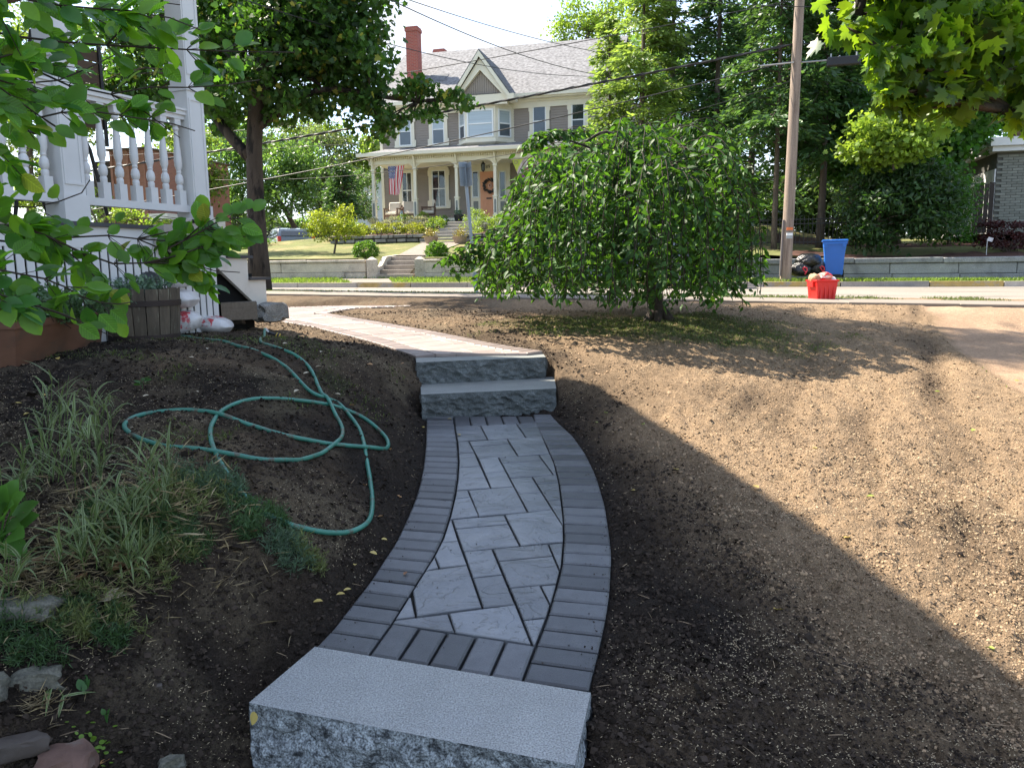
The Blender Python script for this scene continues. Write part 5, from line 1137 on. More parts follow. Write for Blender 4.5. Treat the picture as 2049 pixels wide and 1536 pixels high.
# ================================================================== ACROSS THE STREET
m_gw = mat('retaining_granite', (.46, .41, .34), rough=.85, var=.18, scale=3, bump=.5, bscale=12, bdist=.03, fine=.25, finescale=50, obj=.1, alt=(.25, .23, .20), altpos=(.52, .75), altscale=2.5)
m_gwr = mat('grey_granite', (.23, .235, .23), rough=.85, var=.2, scale=3, bump=.5, bscale=12, bdist=.03, fine=.25, finescale=50, obj=.12, alt=(.14, .14, .14), altpos=(.52, .72), altscale=2)
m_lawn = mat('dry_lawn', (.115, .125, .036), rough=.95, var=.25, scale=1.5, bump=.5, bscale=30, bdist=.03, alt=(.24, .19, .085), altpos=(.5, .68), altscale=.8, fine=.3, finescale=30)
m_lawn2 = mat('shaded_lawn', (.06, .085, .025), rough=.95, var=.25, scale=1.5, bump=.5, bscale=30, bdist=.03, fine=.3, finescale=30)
m_mulch = mat('red_mulch', (.065, .028, .018), rough=.95, var=.3, scale=8, bump=.8, bscale=14, bdist=.04, fine=.4, finescale=30)
m_blade = leafmat('verge_grass', (.12, .19, .03), (.25, .38, .04), .4, isl=.4)
T_WALL = 23.4
RDB = lambda s: float(zroad(s, T_FAR))
# verge between kerb and wall
ss, tt_ = np.meshgrid(np.linspace(-45, 45, 91), np.linspace(T_FAR+.14, T_WALL+.3, 6))
zv = zroad(ss, T_FAR)+.13+(tt_-T_FAR)*.05*np.clip(-ss*.12+.3, 0, 1)
sheet('verge', ss*SD.x+tt_*TD.x, ss*SD.y+tt_*TD.y, zv, m_lawn, kind='structure')
def zverge(s, t): return zroad(s, T_FAR)+.13+(t-T_FAR)*.05*np.clip(-s*.12+.3, 0, 1)
def tufts(name, n, s0, s1, t0, t1, zf, L, m, label, cut=.0, parent=None):
    s = RNG.uniform(s0, s1, n); t = RNG.uniform(t0, t1, n); k = fbm(s*1.3, t*1.3, 13, 3) > cut; s, t = s[k], t[k]
    P = np.stack([s*SD.x+t*TD.x, s*SD.y+t*TD.y, zf(s, t)-.005], -1); D = rdir(len(s), 0)*.6; D[:, 2] = 1
    return scatter(name, T_NEEDLE, P, D, rdir(len(s), .1), L*(.5+.8*RNG.random(len(s))), m, aspect=.8, kind='stuff', label=label)
# the concrete walk that crosses the verge
crossw = [tuple(S(a, b)[:2]) for a, b in ((ST(700, 560, T_FAR)[0], T_FAR+.16), (ST(780, 560, T_FAR)[0], T_FAR+.16), (ST(772, 553, 23)[0], T_WALL-.15), (ST(690, 553, 23)[0]-.4, T_WALL-.15))]
b = MB(); b.prism([Vector((x, y, float(zverge(x*SD.x+y*SD.y, x*TD.x+y*TD.y))+.012)) for x, y in crossw], (0, 0, -.1)); b.build('cross_walk', m_conc, None, kind='structure')
n = 30000; s = RNG.uniform(-20, 16, n); t = RNG.uniform(T_FAR+.2, T_WALL-.05, n); X, Y = s*SD.x+t*TD.x, s*SD.y+t*TD.y; k = ~inpoly(X, Y, crossw); s, t, X, Y = s[k], t[k], X[k], Y[k]
D = rdir(len(s), 0)*.6; D[:, 2] = 1; scatter('verge_grass', T_NEEDLE, np.stack([X, Y, zverge(s, t)-.005], -1), D, rdir(len(s)), .09*(.5+.8*RNG.random(len(s))), m_blade, aspect=.9, kind='stuff')
# grass on our side
def nearg(name, n, box, cond, L, m, asp=.7):
    x = RNG.uniform(box[0], box[1], n); y = RNG.uniform(box[2], box[3], n); k = cond(x, y) & okground(x, y) if name != 'kerb_strip_grass' else cond(x, y); x, y = x[k], y[k]
    D = rdir(len(x), 0)*.8; D[:, 2] = 1; return scatter(name, T_NEEDLE, np.stack([x, y, zgrid(x, y)-.004], -1), D, rdir(len(x)), L*(.4+RNG.random(len(x))), m, aspect=asp, kind='stuff')
m_bl2 = leafmat('thin_lawn_grass', (.10, .125, .035), (.12, .18, .02), .35, isl=.4)
def gcond(x, y):
    e = ((x-TREE.x+.1)/2.1)**2+((y-TREE.y+.3)/1.25)**2
    return np.clip(1.25-e+(fbm(x*2.4, y*2.4, 41, 4)-.5)*1.6, 0, 1) > RNG.random(len(x))*.9+.05
nearg('lawn_grass', 60000, (TREE.x-3.5, TREE.x+4, TREE.y-2.2, TREE.y+1.4), gcond, .030, m_bl2)
nearg('kerb_strip_grass', 60000, (-6, 8, 12, 16.6), lambda x, y: (np.abs(x*TD.x+y*TD.y-14.3) < .5) & (fbm(x*1.2, y*1.2, 5, 3) > .36), .05, m_bl2)
nearg('bed_grass', 9000, (-3.4, -.9, 3.5, 7.2), lambda x, y: fbm(x*1.8, y*1.8, 61, 3) > .60, .03, m_bl2)
nearg('driveway_edge_grass', 900, (3, 8, 5, 10), lambda x, y: (np.abs(x-drvx(y)) < .06) & (fbm(x*3, y*3, 5, 2) > .55), .03, m_blade)

# ---- granite retaining walls with separate blocks
def wall_run(name, s0, s1, courses, m, label, depth=.35, Ls=(1.6, 2.6), capover=.03, cat='wall'):
    """courses: list of (z above verge lo, hi, proud)"""
    root = empty(name, S(s0, T_WALL, RDB(s0)), -ANG, label=label, category=cat)
    for ci, (z0, z1, pr, fs, nm) in enumerate(courses):
        s = s0
        while s < s1-.05:
            L = min(random.uniform(*Ls)*fs, s1-s)
            if s1-s-L < .5: L = s1-s
            b = MB(); zb = float(zverge(s+L/2, T_WALL))-RDB(s0); b.bb(s-s0+.006, s-s0+L-.006, -pr, depth-pr*.5, zb+z0+.004, zb+z1-.004)
            o = b.build(nm, m, root); mod = o.modifiers.new('bevel', 'BEVEL'); mod.width = .018; mod.segments = 1; s += L
    return root
sL = ST(742, 540, T_WALL)[0]; sLL = -24; sR0 = ST(838, 540, T_WALL)[0]
wall_run('retaining_wall', sLL, sL-.17, [(-.2, .20, .03, 1.1, 'granite_block'), (.20, .52, 0, 1.2, 'granite_block'), (.52, .62, .05, 1.2, 'cap_stone')], m_gw, 'pale granite retaining wall left of the street steps, below the sunny lawn')
sM = ST(1250, 540, T_WALL)[0]
wall_run('retaining_wall', sR0+.17, sM, [(-.2, .18, .03, 1.1, 'granite_block'), (.18, .54, 0, 1.3, 'granite_block'), (.54, .62, .04, 1.2, 'cap_stone')], m_gw, 'pale granite retaining wall right of the street steps, behind the sign post')
wall_run('retaining_wall', sM+.02, 17, [(-.2, .17, .04, 1.0, 'granite_block'), (.17, .46, 0, .75, 'granite_block'), (.46, .62, .05, 1.0, 'cap_stone')], m_gwr, 'grey granite retaining wall behind the blue bin, below the dark evergreens')
def gpost(px, label, w=.34, h=.70):
    s = ST(px, 540, T_WALL-.02)[0]; z = float(zverge(s, T_WALL)); 
    b = MB(); V = []; 
    for k, (r, zz) in enumerate([(w/2, -.3), (w/2, h-.10), (w/2*.98, h-.09), (w*.1, h)]):
        V += [(-r, -r, zz), (r, -r, zz), (r, r, zz), (-r, r, zz)]
    b.add(V, [(12, 13, 14, 15)]+[(k*4+i, k*4+(i+1) % 4, k*4+4+(i+1) % 4, k*4+4+i) for k in range(3) for i in range(4)])
    return b.build('granite_post', m_gw, None, loc=S(s, T_WALL+.1, z), rz=-ANG+.35, label=label, category='stone post')
gpost(742, 'granite gate post with pointed cap, left of the street steps'); gpost(838, 'granite gate post with pointed cap, right of the street steps')
# street steps
m_step = mat('brown_granite_step', (.29, .25, .21), rough=.85, var=.2, scale=3, fine=.2, finescale=40, obj=.1)
zs = float(zverge(sL, T_WALL)); s0_, s1_ = sL+.19, sR0-.19
stp = empty('street_steps', S((s0_+s1_)/2, T_WALL, zs), -ANG, label='five brownish granite steps between the two pointed granite posts', category='steps')
for i in range(5):
    b = MB(); w = (s1_-s0_)/2; b.bb(-w, w, -.02+i*.32, .40+i*.32+.3, i*.145-.02, i*.145+.14); o = b.build('step', m_step, stp); mod = o.modifiers.new('bevel', 'BEVEL'); mod.width = .012
b = MB(); w = (s1_-s0_)/2
for sg in (-1,):
    b.prism([(sg*w-.16, .05, -.1), (sg*w-.16, .05, .35), (sg*w-.16, .5, .42), (sg*w-.16, .9, .72), (sg*w-.16, 2.0, .80), (sg*w-.16, 2.0, -.1)], (.155, 0, 0))
b.build('cheek_wall', m_gw, stp)

# ---- upper lawn and garden terrain (street frame), with a hump on the left
def zt(s, t):
    s = np.asarray(s, float); t = np.asarray(t, float)
    base = EYE_Z+np.interp(t, [T_WALL, 25.5, 30, 30.6, 34, 40, 60], [.38, .52, 1.08, 1.30, 1.95, 2.3, 3.0])
    right = EYE_Z+np.interp(t, [T_WALL, 25.5, 28, 34, 45, 60], [.10, .30, .62, 1.0, 1.5, 2.0])
    k = np.clip((s-1.5)/4, 0, 1); z = base*(1-k)+right*k
    hump = np.exp(-((s+17.0)/2.6)**2-((t-29)/3)**2)*.22
    lw = np.clip((-s-12)/5, 0, 1)*np.clip((t-24)/4, 0, 1)*(-.2)
    kL = np.clip((-16.8-s)/2.5, 0, 1)*np.clip((t-31)/3, 0, 1); z = z*(1-kL)+(EYE_Z+1.2)*kL
    return z+hump+lw+np.clip(.0085*(-s-6), -.1, .1)
ss, tt_ = np.meshgrid(np.linspace(-60, 60, 161), np.r_[T_WALL+.25, np.linspace(T_WALL+.6, 46, 60), 60, 90])
zz_ = zt(ss, np.minimum(tt_, 60)); inside = (ss > s0_-.15) & (ss < s1_+.1) & (tt_ < 25.3); zz_ = np.where(inside, zs-.2, zz_)
sheet('upper_lawn', ss*SD.x+tt_*TD.x, ss*SD.y+tt_*TD.y, zz_, m_lawn, kind='structure')
ss, tt_ = np.meshgrid(np.linspace(2.2, 17, 60), np.linspace(T_WALL+.3, 31, 30)); kx = (tt_ < 26.0+.5*np.sin(ss)+np.where(ss > 11.3, -(ss-11.3)*1.6, 0)) | (tt_ > 28.5)
zm = np.where(kx, zt(ss, tt_)+.03+.05*(vnoise(ss*3, tt_*3, 3)-.4), zt(ss, tt_)-.08); sheet('mulch_bed', ss*SD.x+tt_*TD.x, ss*SD.y+tt_*TD.y, zm, m_mulch, kind='structure')
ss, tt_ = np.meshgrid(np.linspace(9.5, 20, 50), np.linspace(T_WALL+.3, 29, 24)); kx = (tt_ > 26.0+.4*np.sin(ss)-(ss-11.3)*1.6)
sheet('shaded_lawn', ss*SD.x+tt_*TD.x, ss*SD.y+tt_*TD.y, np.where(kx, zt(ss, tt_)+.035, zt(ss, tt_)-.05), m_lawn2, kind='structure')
# paths on the terrace
def pathpoly(name, pts, m, dz=.02):
    b = MB(); V = [Vector((p.x, p.y, 0)) for p in pts]
    for v in V: s, t = toST(v); v.z = float(zt(s, t))+dz
    b.add(V, [tuple(range(len(V)))]); return b.build(name, m, None, kind='structure')
wl = MB(); c0s = (s0_+s1_)/2; cend = ST(880, 490, 29.6)[0]
V = []
for i in range(13):
    u = i/12; t = 25.0+u*4.9; sc = c0s+(cend-c0s)*u; w_ = .62+.25*u
    for q in (-w_, w_): z = float(zt(sc+q, t)); V.append(S(sc+q, t, max(z, zs+.72 if i == 0 else z)+.025))
wl.add(V, [(2*i, 2*i+1, 2*i+3, 2*i+2) for i in range(12)]); wl.build('garden_path', m_conc, None, kind='structure')
# upper steps to the porch
m_step2 = mat('grey_step', (.27, .25, .22), rough=.85, var=.2, scale=3, fine=.2, finescale=40, obj=.1)
T_UP0, T_PF = 29.9, 34.0
su = ST(885, 490, T_UP0)[0]; zu0 = ST(885, 491, T_UP0)[1]; zdk = ST(880, 437, T_PF)[1]; nst = 7
su2 = ST(955, 440, T_PF)[0]
ups = empty('garden_steps', S(su, T_UP0, zu0-.1), -ANG, label='wide grey stone steps climbing through the front garden to the porch', category='steps')
for i in range(nst):
    u = i/(nst-1); t = i*(T_PF-.9-T_UP0)/nst; z = .1+(i+.0)*(zdk-.25-zu0)/nst; rise = (zdk-.25-zu0)/nst; sh = (su2-su)*u
    b = MB(); b.bb(sh-.95, sh+.95, t, t+.95, z-.3, z+rise); o = b.build('step', m_step2, ups); mod = o.modifiers.new('bevel', 'BEVEL'); mod.width = .012
# rubble garden wall: stones one by one
m_rub = mat('fieldstone', (.17, .165, .155), rough=.9, var=.3, scale=4, bump=.6, bscale=12, bdist=.03, obj=.35, alt=(.26, .24, .20), altpos=(.5, .7), altscale=2)
def rubble(name, pa, pb, t, zlo, zhi, label, rows=3):
    sa, sb = ST(pa, 480, t)[0], ST(pb, 480, t)[0]; root = empty(name, S(sa, t, zlo), -ANG, label=label, category='wall')
    b = MB(); b.bb(0, sb-sa, .08, .4, 0, zhi-zlo-.03); b.build('wall_core', mat('wall_core', (.06, .06, .055), rough=1), root)
    for r in range(rows):
        z = (zhi-zlo)*r/rows; hh = (zhi-zlo)/rows; s = 0
        while s < sb-sa-.05:
            L = min(random.uniform(.22, .6), sb-sa-s); dz = hh*random.uniform(-.1, .1) if r < rows-1 else 0
            b = MB(); n = 6; x0, x1 = s+.012, s+L-.012; z0, z1 = z+.012, z+hh-.012+dz
            pr = random.uniform(0, .06); V = [(x0, .1, z0), (x1, .1, z0+random.uniform(0, .03)), (x1, .1, z1), (x0, .1, z1-random.uniform(0, .03)), (x0+.025, -pr, z0+.02), (x1-.02, -pr-.01, z0+.02), (x1-.03, -pr, z1-.02), (x0+.02, -pr+.01, z1-.025)]
            b.add(V, [(4, 5, 6, 7), (0, 1, 5, 4), (1, 2, 6, 5), (2, 3, 7, 6), (3, 0, 4, 7)]); b.build('stone', m_rub, root); s += L
    return root
T_RW = 30.1; z0 = ST(780, 489, T_RW)[1]; z1 = ST(780, 469, T_RW)[1]
rubble('garden_wall', 660, 852, T_RW, z0-.1, z1, 'low fieldstone wall left of the garden steps', 3)
z0b = ST(950, 487, T_RW)[1]; z1b = ST(950, 466, T_RW)[1]; rubble('garden_wall', 918, 1130, T_RW, z0b-.1, z1b, 'low fieldstone wall right of the garden steps', 3)
# soil terrace behind the wall
V = []; b = MB(); nS, nT = 40, 8; sa, sb = ST(640, 470, T_RW)[0], ST(1160, 470, T_RW)[0]
for j in range(nT+1):
    for i in range(nS+1):
        s = sa+(sb-sa)*i/nS; u = j/nT; t = T_RW+.3+u*(T_PF-T_RW-.35); z = z1-.08+u*(zdk-.55-z1+.08)+.05*random.random()
        cut = abs(s-(su+(su2-su)*u)) < 1.0; V.append(S(s, t, z-(.6 if cut else 0)))
b.add(V, [(j*(nS+1)+i, j*(nS+1)+i+1, (j+1)*(nS+1)+i+1, (j+1)*(nS+1)+i) for j in range(nT) for i in range(nS)]); b.build('garden_bed', m_mulch, None, kind='structure')

# ================================================================== THE TAUPE HOUSE
T_W = 36.3                                # wall plane
m_clap = mat('taupe_clapboard', (.27, .235, .205), rough=.7, var=.06, scale=2, fine=.05)
m_trim = mat('cream_trim', (.70, .66, .54), rough=.6, var=.06, scale=2)
m_roof = mat('brown_grey_shingle', (.165, .165, .17), rough=.95, var=.25, scale=3, stretch=(2.5, 2.5, 9), fine=.35, finescale=7, bump=.4, bscale=8, bdist=.03)
m_roof2 = mat('slate_grey_shingle', (.12, .125, .13), rough=.95, var=.25, scale=6, fine=.3, finescale=9)
m_glass = mat('window_glass', (.02, .025, .028), rough=.06, spec=.8, var=.3, scale=.7)
m_glassb = mat('blind_behind_glass', (.34, .40, .44), rough=.15, spec=.7, var=.12, scale=1.5, stretch=(.2, .2, 8))
m_sash = mat('white_sash', (.70, .72, .72), rough=.5, var=.03)
m_pgrey = mat('panel_grey', (.20, .21, .20), rough=.6)
sWL, sWR = ST(766, 350, T_W)[0], ST(1214, 300, T_W)[0]
zDK = zdk; zEA = ST(1100, 193, T_W)[1]; zG = zDK-1.2
TH = empty('taupe_house', S(sWL, T_W, 0), -ANG, label='taupe two-storey clapboard house with cream trim, bay window and front porch across the street', category='house')
Wd = sWR-sWL; X0 = lambda px, py, t=T_W: ST(px, py, t)[0]-sWL
def HH(nm, mb, m, p=None, **k): return mb.build(nm, m, p or TH, **k)
b = MB(); z = zG; dp = 9.0; row = .115
while z < zEA:
    z2 = min(z+row, zEA)
    b.add([(0, -.028, z), (Wd, -.028, z), (Wd, -.004, z2), (0, -.004, z2)], [(0, 1, 2, 3)]); b.add([(0, -.028, z), (Wd, -.028, z), (Wd, 0, z), (0, 0, z)], [(0, 3, 2, 1)])
    b.add([(-.028, 0, z), (-.028, dp, z), (-.004, dp, z2), (-.004, 0, z2)], [(0, 3, 2, 1)]); b.add([(Wd+.028, 0, z), (Wd+.028, dp, z), (Wd+.004, dp, z2), (Wd+.004, 0, z2)], [(0, 1, 2, 3)]); z = z2
b.bb(0, Wd, 0, dp, zG, zEA-.01); HH('clapboard_wall', b, m_clap)
for x in (0, Wd):
    b = MB(); b.bb(x-.07, x+.07, -.05, .07, zG, zEA); HH('corner_board', b, m_trim)
# main roof
ridge_t = 4.6; zR = ST(1176, 80, T_W+ridge_t)[1]; zRl = ST(840, 113, T_W+ridge_t)[1]; zR = (zR+zRl)/2; ov = .45
b = MB(); e0, e1 = -.45, Wd+.45
for sg in (0, 1):
    y0 = -ov if sg == 0 else 2*ridge_t+ov; z0 = zEA+.02
    V = [(e0, y0, z0), (e1, y0, z0), (e1, ridge_t, zR), (e0, ridge_t, zR)]
    b.prism([Vector(v) for v in V], (0, 0, .09))
HH('roof', b, m_roof)
b = MB(); b.prism([(0, 0, zEA-.05), (0, 2*ridge_t, zEA-.05), (0, ridge_t, zR-.1)], (Wd, 0, 0)); HH('attic_wall', b, m_clap)
b = MB(); b.bb(e0, e1, -ov-.10, -ov+.01, zEA-.04, zEA+.11); HH('gutter', b, m_trim)
b = MB(); b.bb(e0+.05, e1-.05, -ov+.01, -.03, zEA-.10, zEA-.02); b.bb(-.08, Wd+.08, -.09, -.032, zEA-.46, zEA-.10); b.bb(-.08, Wd+.08, -.16, -.09, zEA-.2, zEA-.10); HH('cornice', b, m_trim)
for i in range(30):
    pass
def window(px0, px1, pyt, pyb, y=-.03, t=T_W, glass=m_glass, ears=True, mull=False, frame_w=.16, lower=None, parent=None, xs=None, zs_=None):
    x0, x1 = (X0(px0, (pyt+pyb)/2, t), X0(px1, (pyt+pyb)/2, t)) if xs is None else xs; z1, z0 = (ST((px0+px1)/2, pyt, t)[1], ST((px0+px1)/2, pyb, t)[1]) if zs_ is None else zs_
    w = x1-x0; h = z1-z0; f = frame_w
    b = MB(); b.bb(x0, x0+f, y-.05, y, z0+.08, z1-f); b.bb(x1-f, x1, y-.05, y, z0+.08, z1-f)
    cxm = (x0+x1)/2; b.prism([(x0, y-.055, z1-f), (x1, y-.055, z1-f), (x1, y-.055, z1-.08), (x1-.07, y-.055, z1), (x0+.07, y-.055, z1), (x0, y-.055, z1-.08)], (0, .055, 0))
    b.bb(x0-.07, x1+.07, y-.10, y, z0, z0+.08)
    if ears:
        for xx in (x0-.035, x1+.035): b.bb(xx-.035, xx+.035, y-.045, y, z0+.08, z0+.08+h*.16); 
        for xx in (x0-.02, x1+.02): b.bb(xx-.02, xx+.02, y-.045, y, z1-f-.25, z1-f)
    wn_ = HH('window', b, m_trim, parent); zm = z0+.08+(h-f-.08)*.5; gx0, gx1, gz0, gz1 = x0+f, x1-f, z0+.08, z1-f; sv = .05
    b = MB()
    for (a0, a1, c0, c1) in ((gx0, gx0+sv, gz0, gz1), (gx1-sv, gx1, gz0, gz1), (gx0+sv, gx1-sv, gz0, gz0+sv), (gx0+sv, gx1-sv, gz1-sv, gz1), (gx0+sv, gx1-sv, zm-sv/2, zm+sv/2)): b.bb(a0, a1, y-.04, y+.0, c0, c1)
    if mull: b.bb((gx0+gx1)/2-.018, (gx0+gx1)/2+.018, y-.036, y, gz0+sv, zm-sv/2); b.bb((gx0+gx1)/2-.018, (gx0+gx1)/2+.018, y-.036, y, zm+sv/2, gz1-sv)
    b.build('sash', m_sash, wn_)
    for c0, c1, g in ((gz0+sv, zm-sv/2, lower or glass), (zm+sv/2, gz1-sv, glass)):
        b = MB(); b.bb(gx0+sv, gx1-sv, y-.022, y-.002, c0, c1); b.build('pane', g, wn_)
    return wn_
m_glg = mat('grey_screen_glass', (.075, .09, .11), rough=.12, spec=.7, var=.2, scale=1)
window(793, 830, 228, 296, lower=m_glg, glass=m_glassb); window(859, 896, 222, 293, lower=m_glg, glass=m_glassb)
window(1060, 1100, 204, 278, lower=m_glg); window(1137, 1177, 200, 276, lower=m_glg)
window(799, 832, 338, 421, mull=True); window(859, 899, 334, 418, mull=True); window(1062, 1104, 322, 412, mull=True); window(1150, 1190, 318, 408, mull=True)
# bay window
xb0, xb1 = X0(917, 240), X0(1029, 240); by = -.75; cb0, cb1 = X0(938, 240, T_W+by), X0(990, 240, T_W+by); zb0, zb1 = ST(970, 292, T_W+by)[1], zEA-.10
cb0, cb1 = xb0+.62, xb1-.72
b = MB(); pl = [(xb0, 0), (cb0, by), (cb1, by), (xb1, 0)]; b.prism([(x, y, zb0+.25) for x, y in pl], (0, 0, zb1-zb0-.25)); bay = HH('bay_window', b, m_trim)
b = MB(); g_ = [(xb0-.08, 0), (cb0-.05, by-.08), (cb1+.05, by-.08), (xb1+.08, 0)]; b.prism([(x, y, zb0+.17) for x, y in g_], (0, 0, .08)); b.prism([(x, y, zb1-.28) for x, y in g_], (0, 0, .1)); b.build('bay_moulding', m_trim, bay)
b = MB(); V = [(x, y, zb0+.17) for x, y in g_]+[(xb0+.35, 0, zb0-.1), (cb0+.25, by*.55, zb0-.1), (cb1-.25, by*.55, zb0-.1), (xb1-.35, 0, zb0-.1)]; b.add(V, [(0, 1, 2, 3), (7, 6, 5, 4), (0, 4, 5, 1), (1, 5, 6, 2), (2, 6, 7, 3)]); b.build('bay_base', m_trim, bay)
def baywin(pa, pb, u0, u1, glass, lower):
    pa, pb = Vector((pa[0], pa[1], 0)), Vector((pb[0], pb[1], 0)); d = (pb-pa); L = d.length; d = d.normalized(); nn = Vector((d.y, -d.x, 0)); z0, z1 = zb0+.42, zb1-.46
    M_ = Matrix((( d.x, -nn.x, 0), (d.y, -nn.y, 0), (0, 0, 1))); q = lambda u, z, o=0: pa+d*(u*L)+nn*o+Vector((0, 0, z))
    b = MB(); w = (u1-u0)*L; cu = (u0+u1)/2; zm = (z0+z1)/2
    for (uu, zz, ww, hh) in ((cu, z0, w, .07), (cu, z1, w, .07), (cu, zm, w-.1, .06)): b.box(q(uu, zz, .02), (ww, .04, hh), mtx=M_)
    for uu in (u0, u1): b.box(q(uu, zm, .021), (.07, .042, z1-z0+.07), mtx=M_)
    s_ = b.build('window', m_sash, TH)
    for za, zc, g in ((z0, zm, lower), (zm, z1, glass)):
        b = MB(); b.box(q(cu, (za+zc)/2, .008), (w-.05, .012, zc-za-.05), mtx=M_); b.build('pane', g, s_)
baywin(pl[1], pl[2], .06, .92, m_glassb, m_glassb); baywin(pl[0], pl[1], .22, .85, m_glassb, m_glg); baywin(pl[2], pl[3], .18, .78, m_glassb, m_glg)
# wall dormer gable over the bay
ga = (X0(955, 104, T_W+by-.2), ST(955, 104, T_W+by-.2)[1]); gl_ = X0(900, 186, T_W+by-.2); gr_ = X0(1024, 186, T_W+by-.2); gy = by-.15; zgb = zEA-.02
gcx = (gl_+gr_)/2; gw = (gr_-gl_)/2; zga = ga[1]
b = MB(); b.prism([(gcx-gw*.80, gy+.1, zgb), (gcx+gw*.80, gy+.1, zgb), (gcx, gy+.1, zga-.45)], (0, 4.2, 0)); dorm = HH('front_gable', b, m_clap)
for sg in (-1, 1):       # shingle slopes running back into the roof
    b = MB(); V = [Vector((gcx+sg*gw, gy-.22, zgb-.05)), Vector((gcx, gy-.22, zga)), Vector((gcx, gy+4.9, zga)), Vector((gcx+sg*gw, gy+4.9, zgb-.05))]; b.prism(V, (0, 0, .09)); b.build('gable_roof', m_roof2, dorm)
    b = MB(); a_, c_ = Vector((gcx+sg*gw, gy-.24, zgb-.06)), Vector((gcx, gy-.24, zga+.02)); n_ = Vector((0, 0, -.26)); b.prism([a_, c_, c_+n_, a_+n_*1.0], (0, .06, 0)); b.build('rake_board', m_trim, dorm)
    b = MB(); a_, c_ = Vector((gcx+sg*gw*.9, gy-.10, zgb-.1)), Vector((gcx, gy-.10, zga-.3)); n_ = Vector((0, 0, -.5)); b.prism([a_, c_, c_+n_, a_+n_*.3], (0, .18, 0)); b.build('rake_frieze', m_trim, dorm)
    b = MB(); b.bb(gcx+sg*gw-.16, gcx+sg*gw+.16, gy-.3, gy+.4, zgb-.26, zgb+.02); b.build('gable_return', m_trim, dorm)
b = MB(); b.bb(gcx-gw*.85, gcx+gw*.85, gy-.04, gy+.1, zgb-.36, zgb+.10); b.build('gable_frieze', m_trim, dorm)
b = MB(); b.prism([(gcx-gw*.55, gy+.05, zgb+.10), (gcx+gw*.55, gy+.05, zgb+.10), (gcx+gw*.5, gy+.04, zgb+.13), (gcx-gw*.5, gy+.04, zgb+.13)], (0, -.1, 0)); b.build('gable_sill', m_roof2, dorm)
for i in range(-9, 10):
    x = gcx+i*.105; 
    if abs(i*.105) < gw*.52:
        ztop = zgb+.13+(1-abs(i*.105)/(gw*.60))*(zga-.85-zgb-.13)
        if ztop > zgb+.2: b = MB(); b.bb(x-.045, x+.045, gy+.07, gy+.098, zgb+.13, ztop); b.build('board', m_clap, dorm)
# skylight-like dark patch on the roof
b = MB(); xa, xc = X0(855, 142, T_W+1.5), X0(892, 142, T_W+1.5); sl_ = (zR-zEA)/(ridge_t+ov); y1, y2 = 1.35, 2.0; zf_ = lambda y: zEA+.11+(y+ov)*sl_
b.add([(xa, y1, zf_(y1)+.02), (xc, y1, zf_(y1)+.02), (xc, y2, zf_(y2)+.02), (xa, y2, zf_(y2)+.02)], [(0, 1, 2, 3)]); HH('roof_patch', b, m_roof2)
# chimneys
m_brk = bpy.data.materials.new('red_brick'); m_brk.use_nodes = True
def brickmat(m, c1, c2, mo, scale, rough=.85):
    n, l = m.node_tree.nodes, m.node_tree.links; b = n['Principled BSDF']; tc = n.new('ShaderNodeTexCoord'); bt = n.new('ShaderNodeTexBrick'); mp = n.new('ShaderNodeMapping')
    cmb = n.new('ShaderNodeSeparateXYZ'); cm2 = n.new('ShaderNodeCombineXYZ'); ad = n.new('ShaderNodeMath'); l.new(tc.outputs['Object'], cmb.inputs[0]); l.new(cmb.outputs['X'], ad.inputs[0]); l.new(cmb.outputs['Y'], ad.inputs[1]); l.new(ad.outputs[0], cm2.inputs['X']); l.new(cmb.outputs['Z'], cm2.inputs['Y'])
    l.new(cm2.outputs[0], bt.inputs['Vector']); bt.inputs['Scale'].default_value = scale; bt.inputs['Color1'].default_value = rgba(c1); bt.inputs['Color2'].default_value = rgba(c2); bt.inputs['Mortar'].default_value = rgba(mo); bt.inputs['Mortar Size'].default_value = .012; bt.inputs['Brick Width'].default_value = .21; bt.inputs['Row Height'].default_value = .07
    l.new(bt.outputs['Color'], b.inputs['Base Color']); b.inputs['Roughness'].default_value = rough; bp = n.new('ShaderNodeBump'); bp.inputs['Strength'].default_value = .5; bp.inputs['Distance'].default_value = .01; bp.invert = True; l.new(bt.outputs['Fac'], bp.inputs['Height']); l.new(bp.outputs['Normal'], b.inputs['Normal'])
brickmat(m_brk, (.36, .075, .05), (.28, .06, .045), (.30, .15, .12), 1)
def chimney(px0, px1, pyt, pyb, yb):
    t = T_W+yb; x0, x1 = X0(px0, pyt, t), X0(px1, pyt, t); zt_, z0 = ST(px0, pyt, t)[1], ST(px0, pyb, t)[1]-.6; w = (x1-x0)*.86
    b = MB(); b.bb(x0, x0+w, yb, yb+w*.9, z0, zt_-.22); b.bb(x0-.04, x0+w+.04, yb-.04, yb+w*.9+.04, zt_-.22, zt_-.07); b.bb(x0-.01, x0+w+.01, yb-.01, yb+w*.9+.01, zt_-.07, zt_); return HH('chimney', b, m_brk)
chimney(811, 838, 54, 139, 1.6); chimney(867, 892, 99, 113, 5.6); chimney(1217, 1240, 72, 110, 3.6)
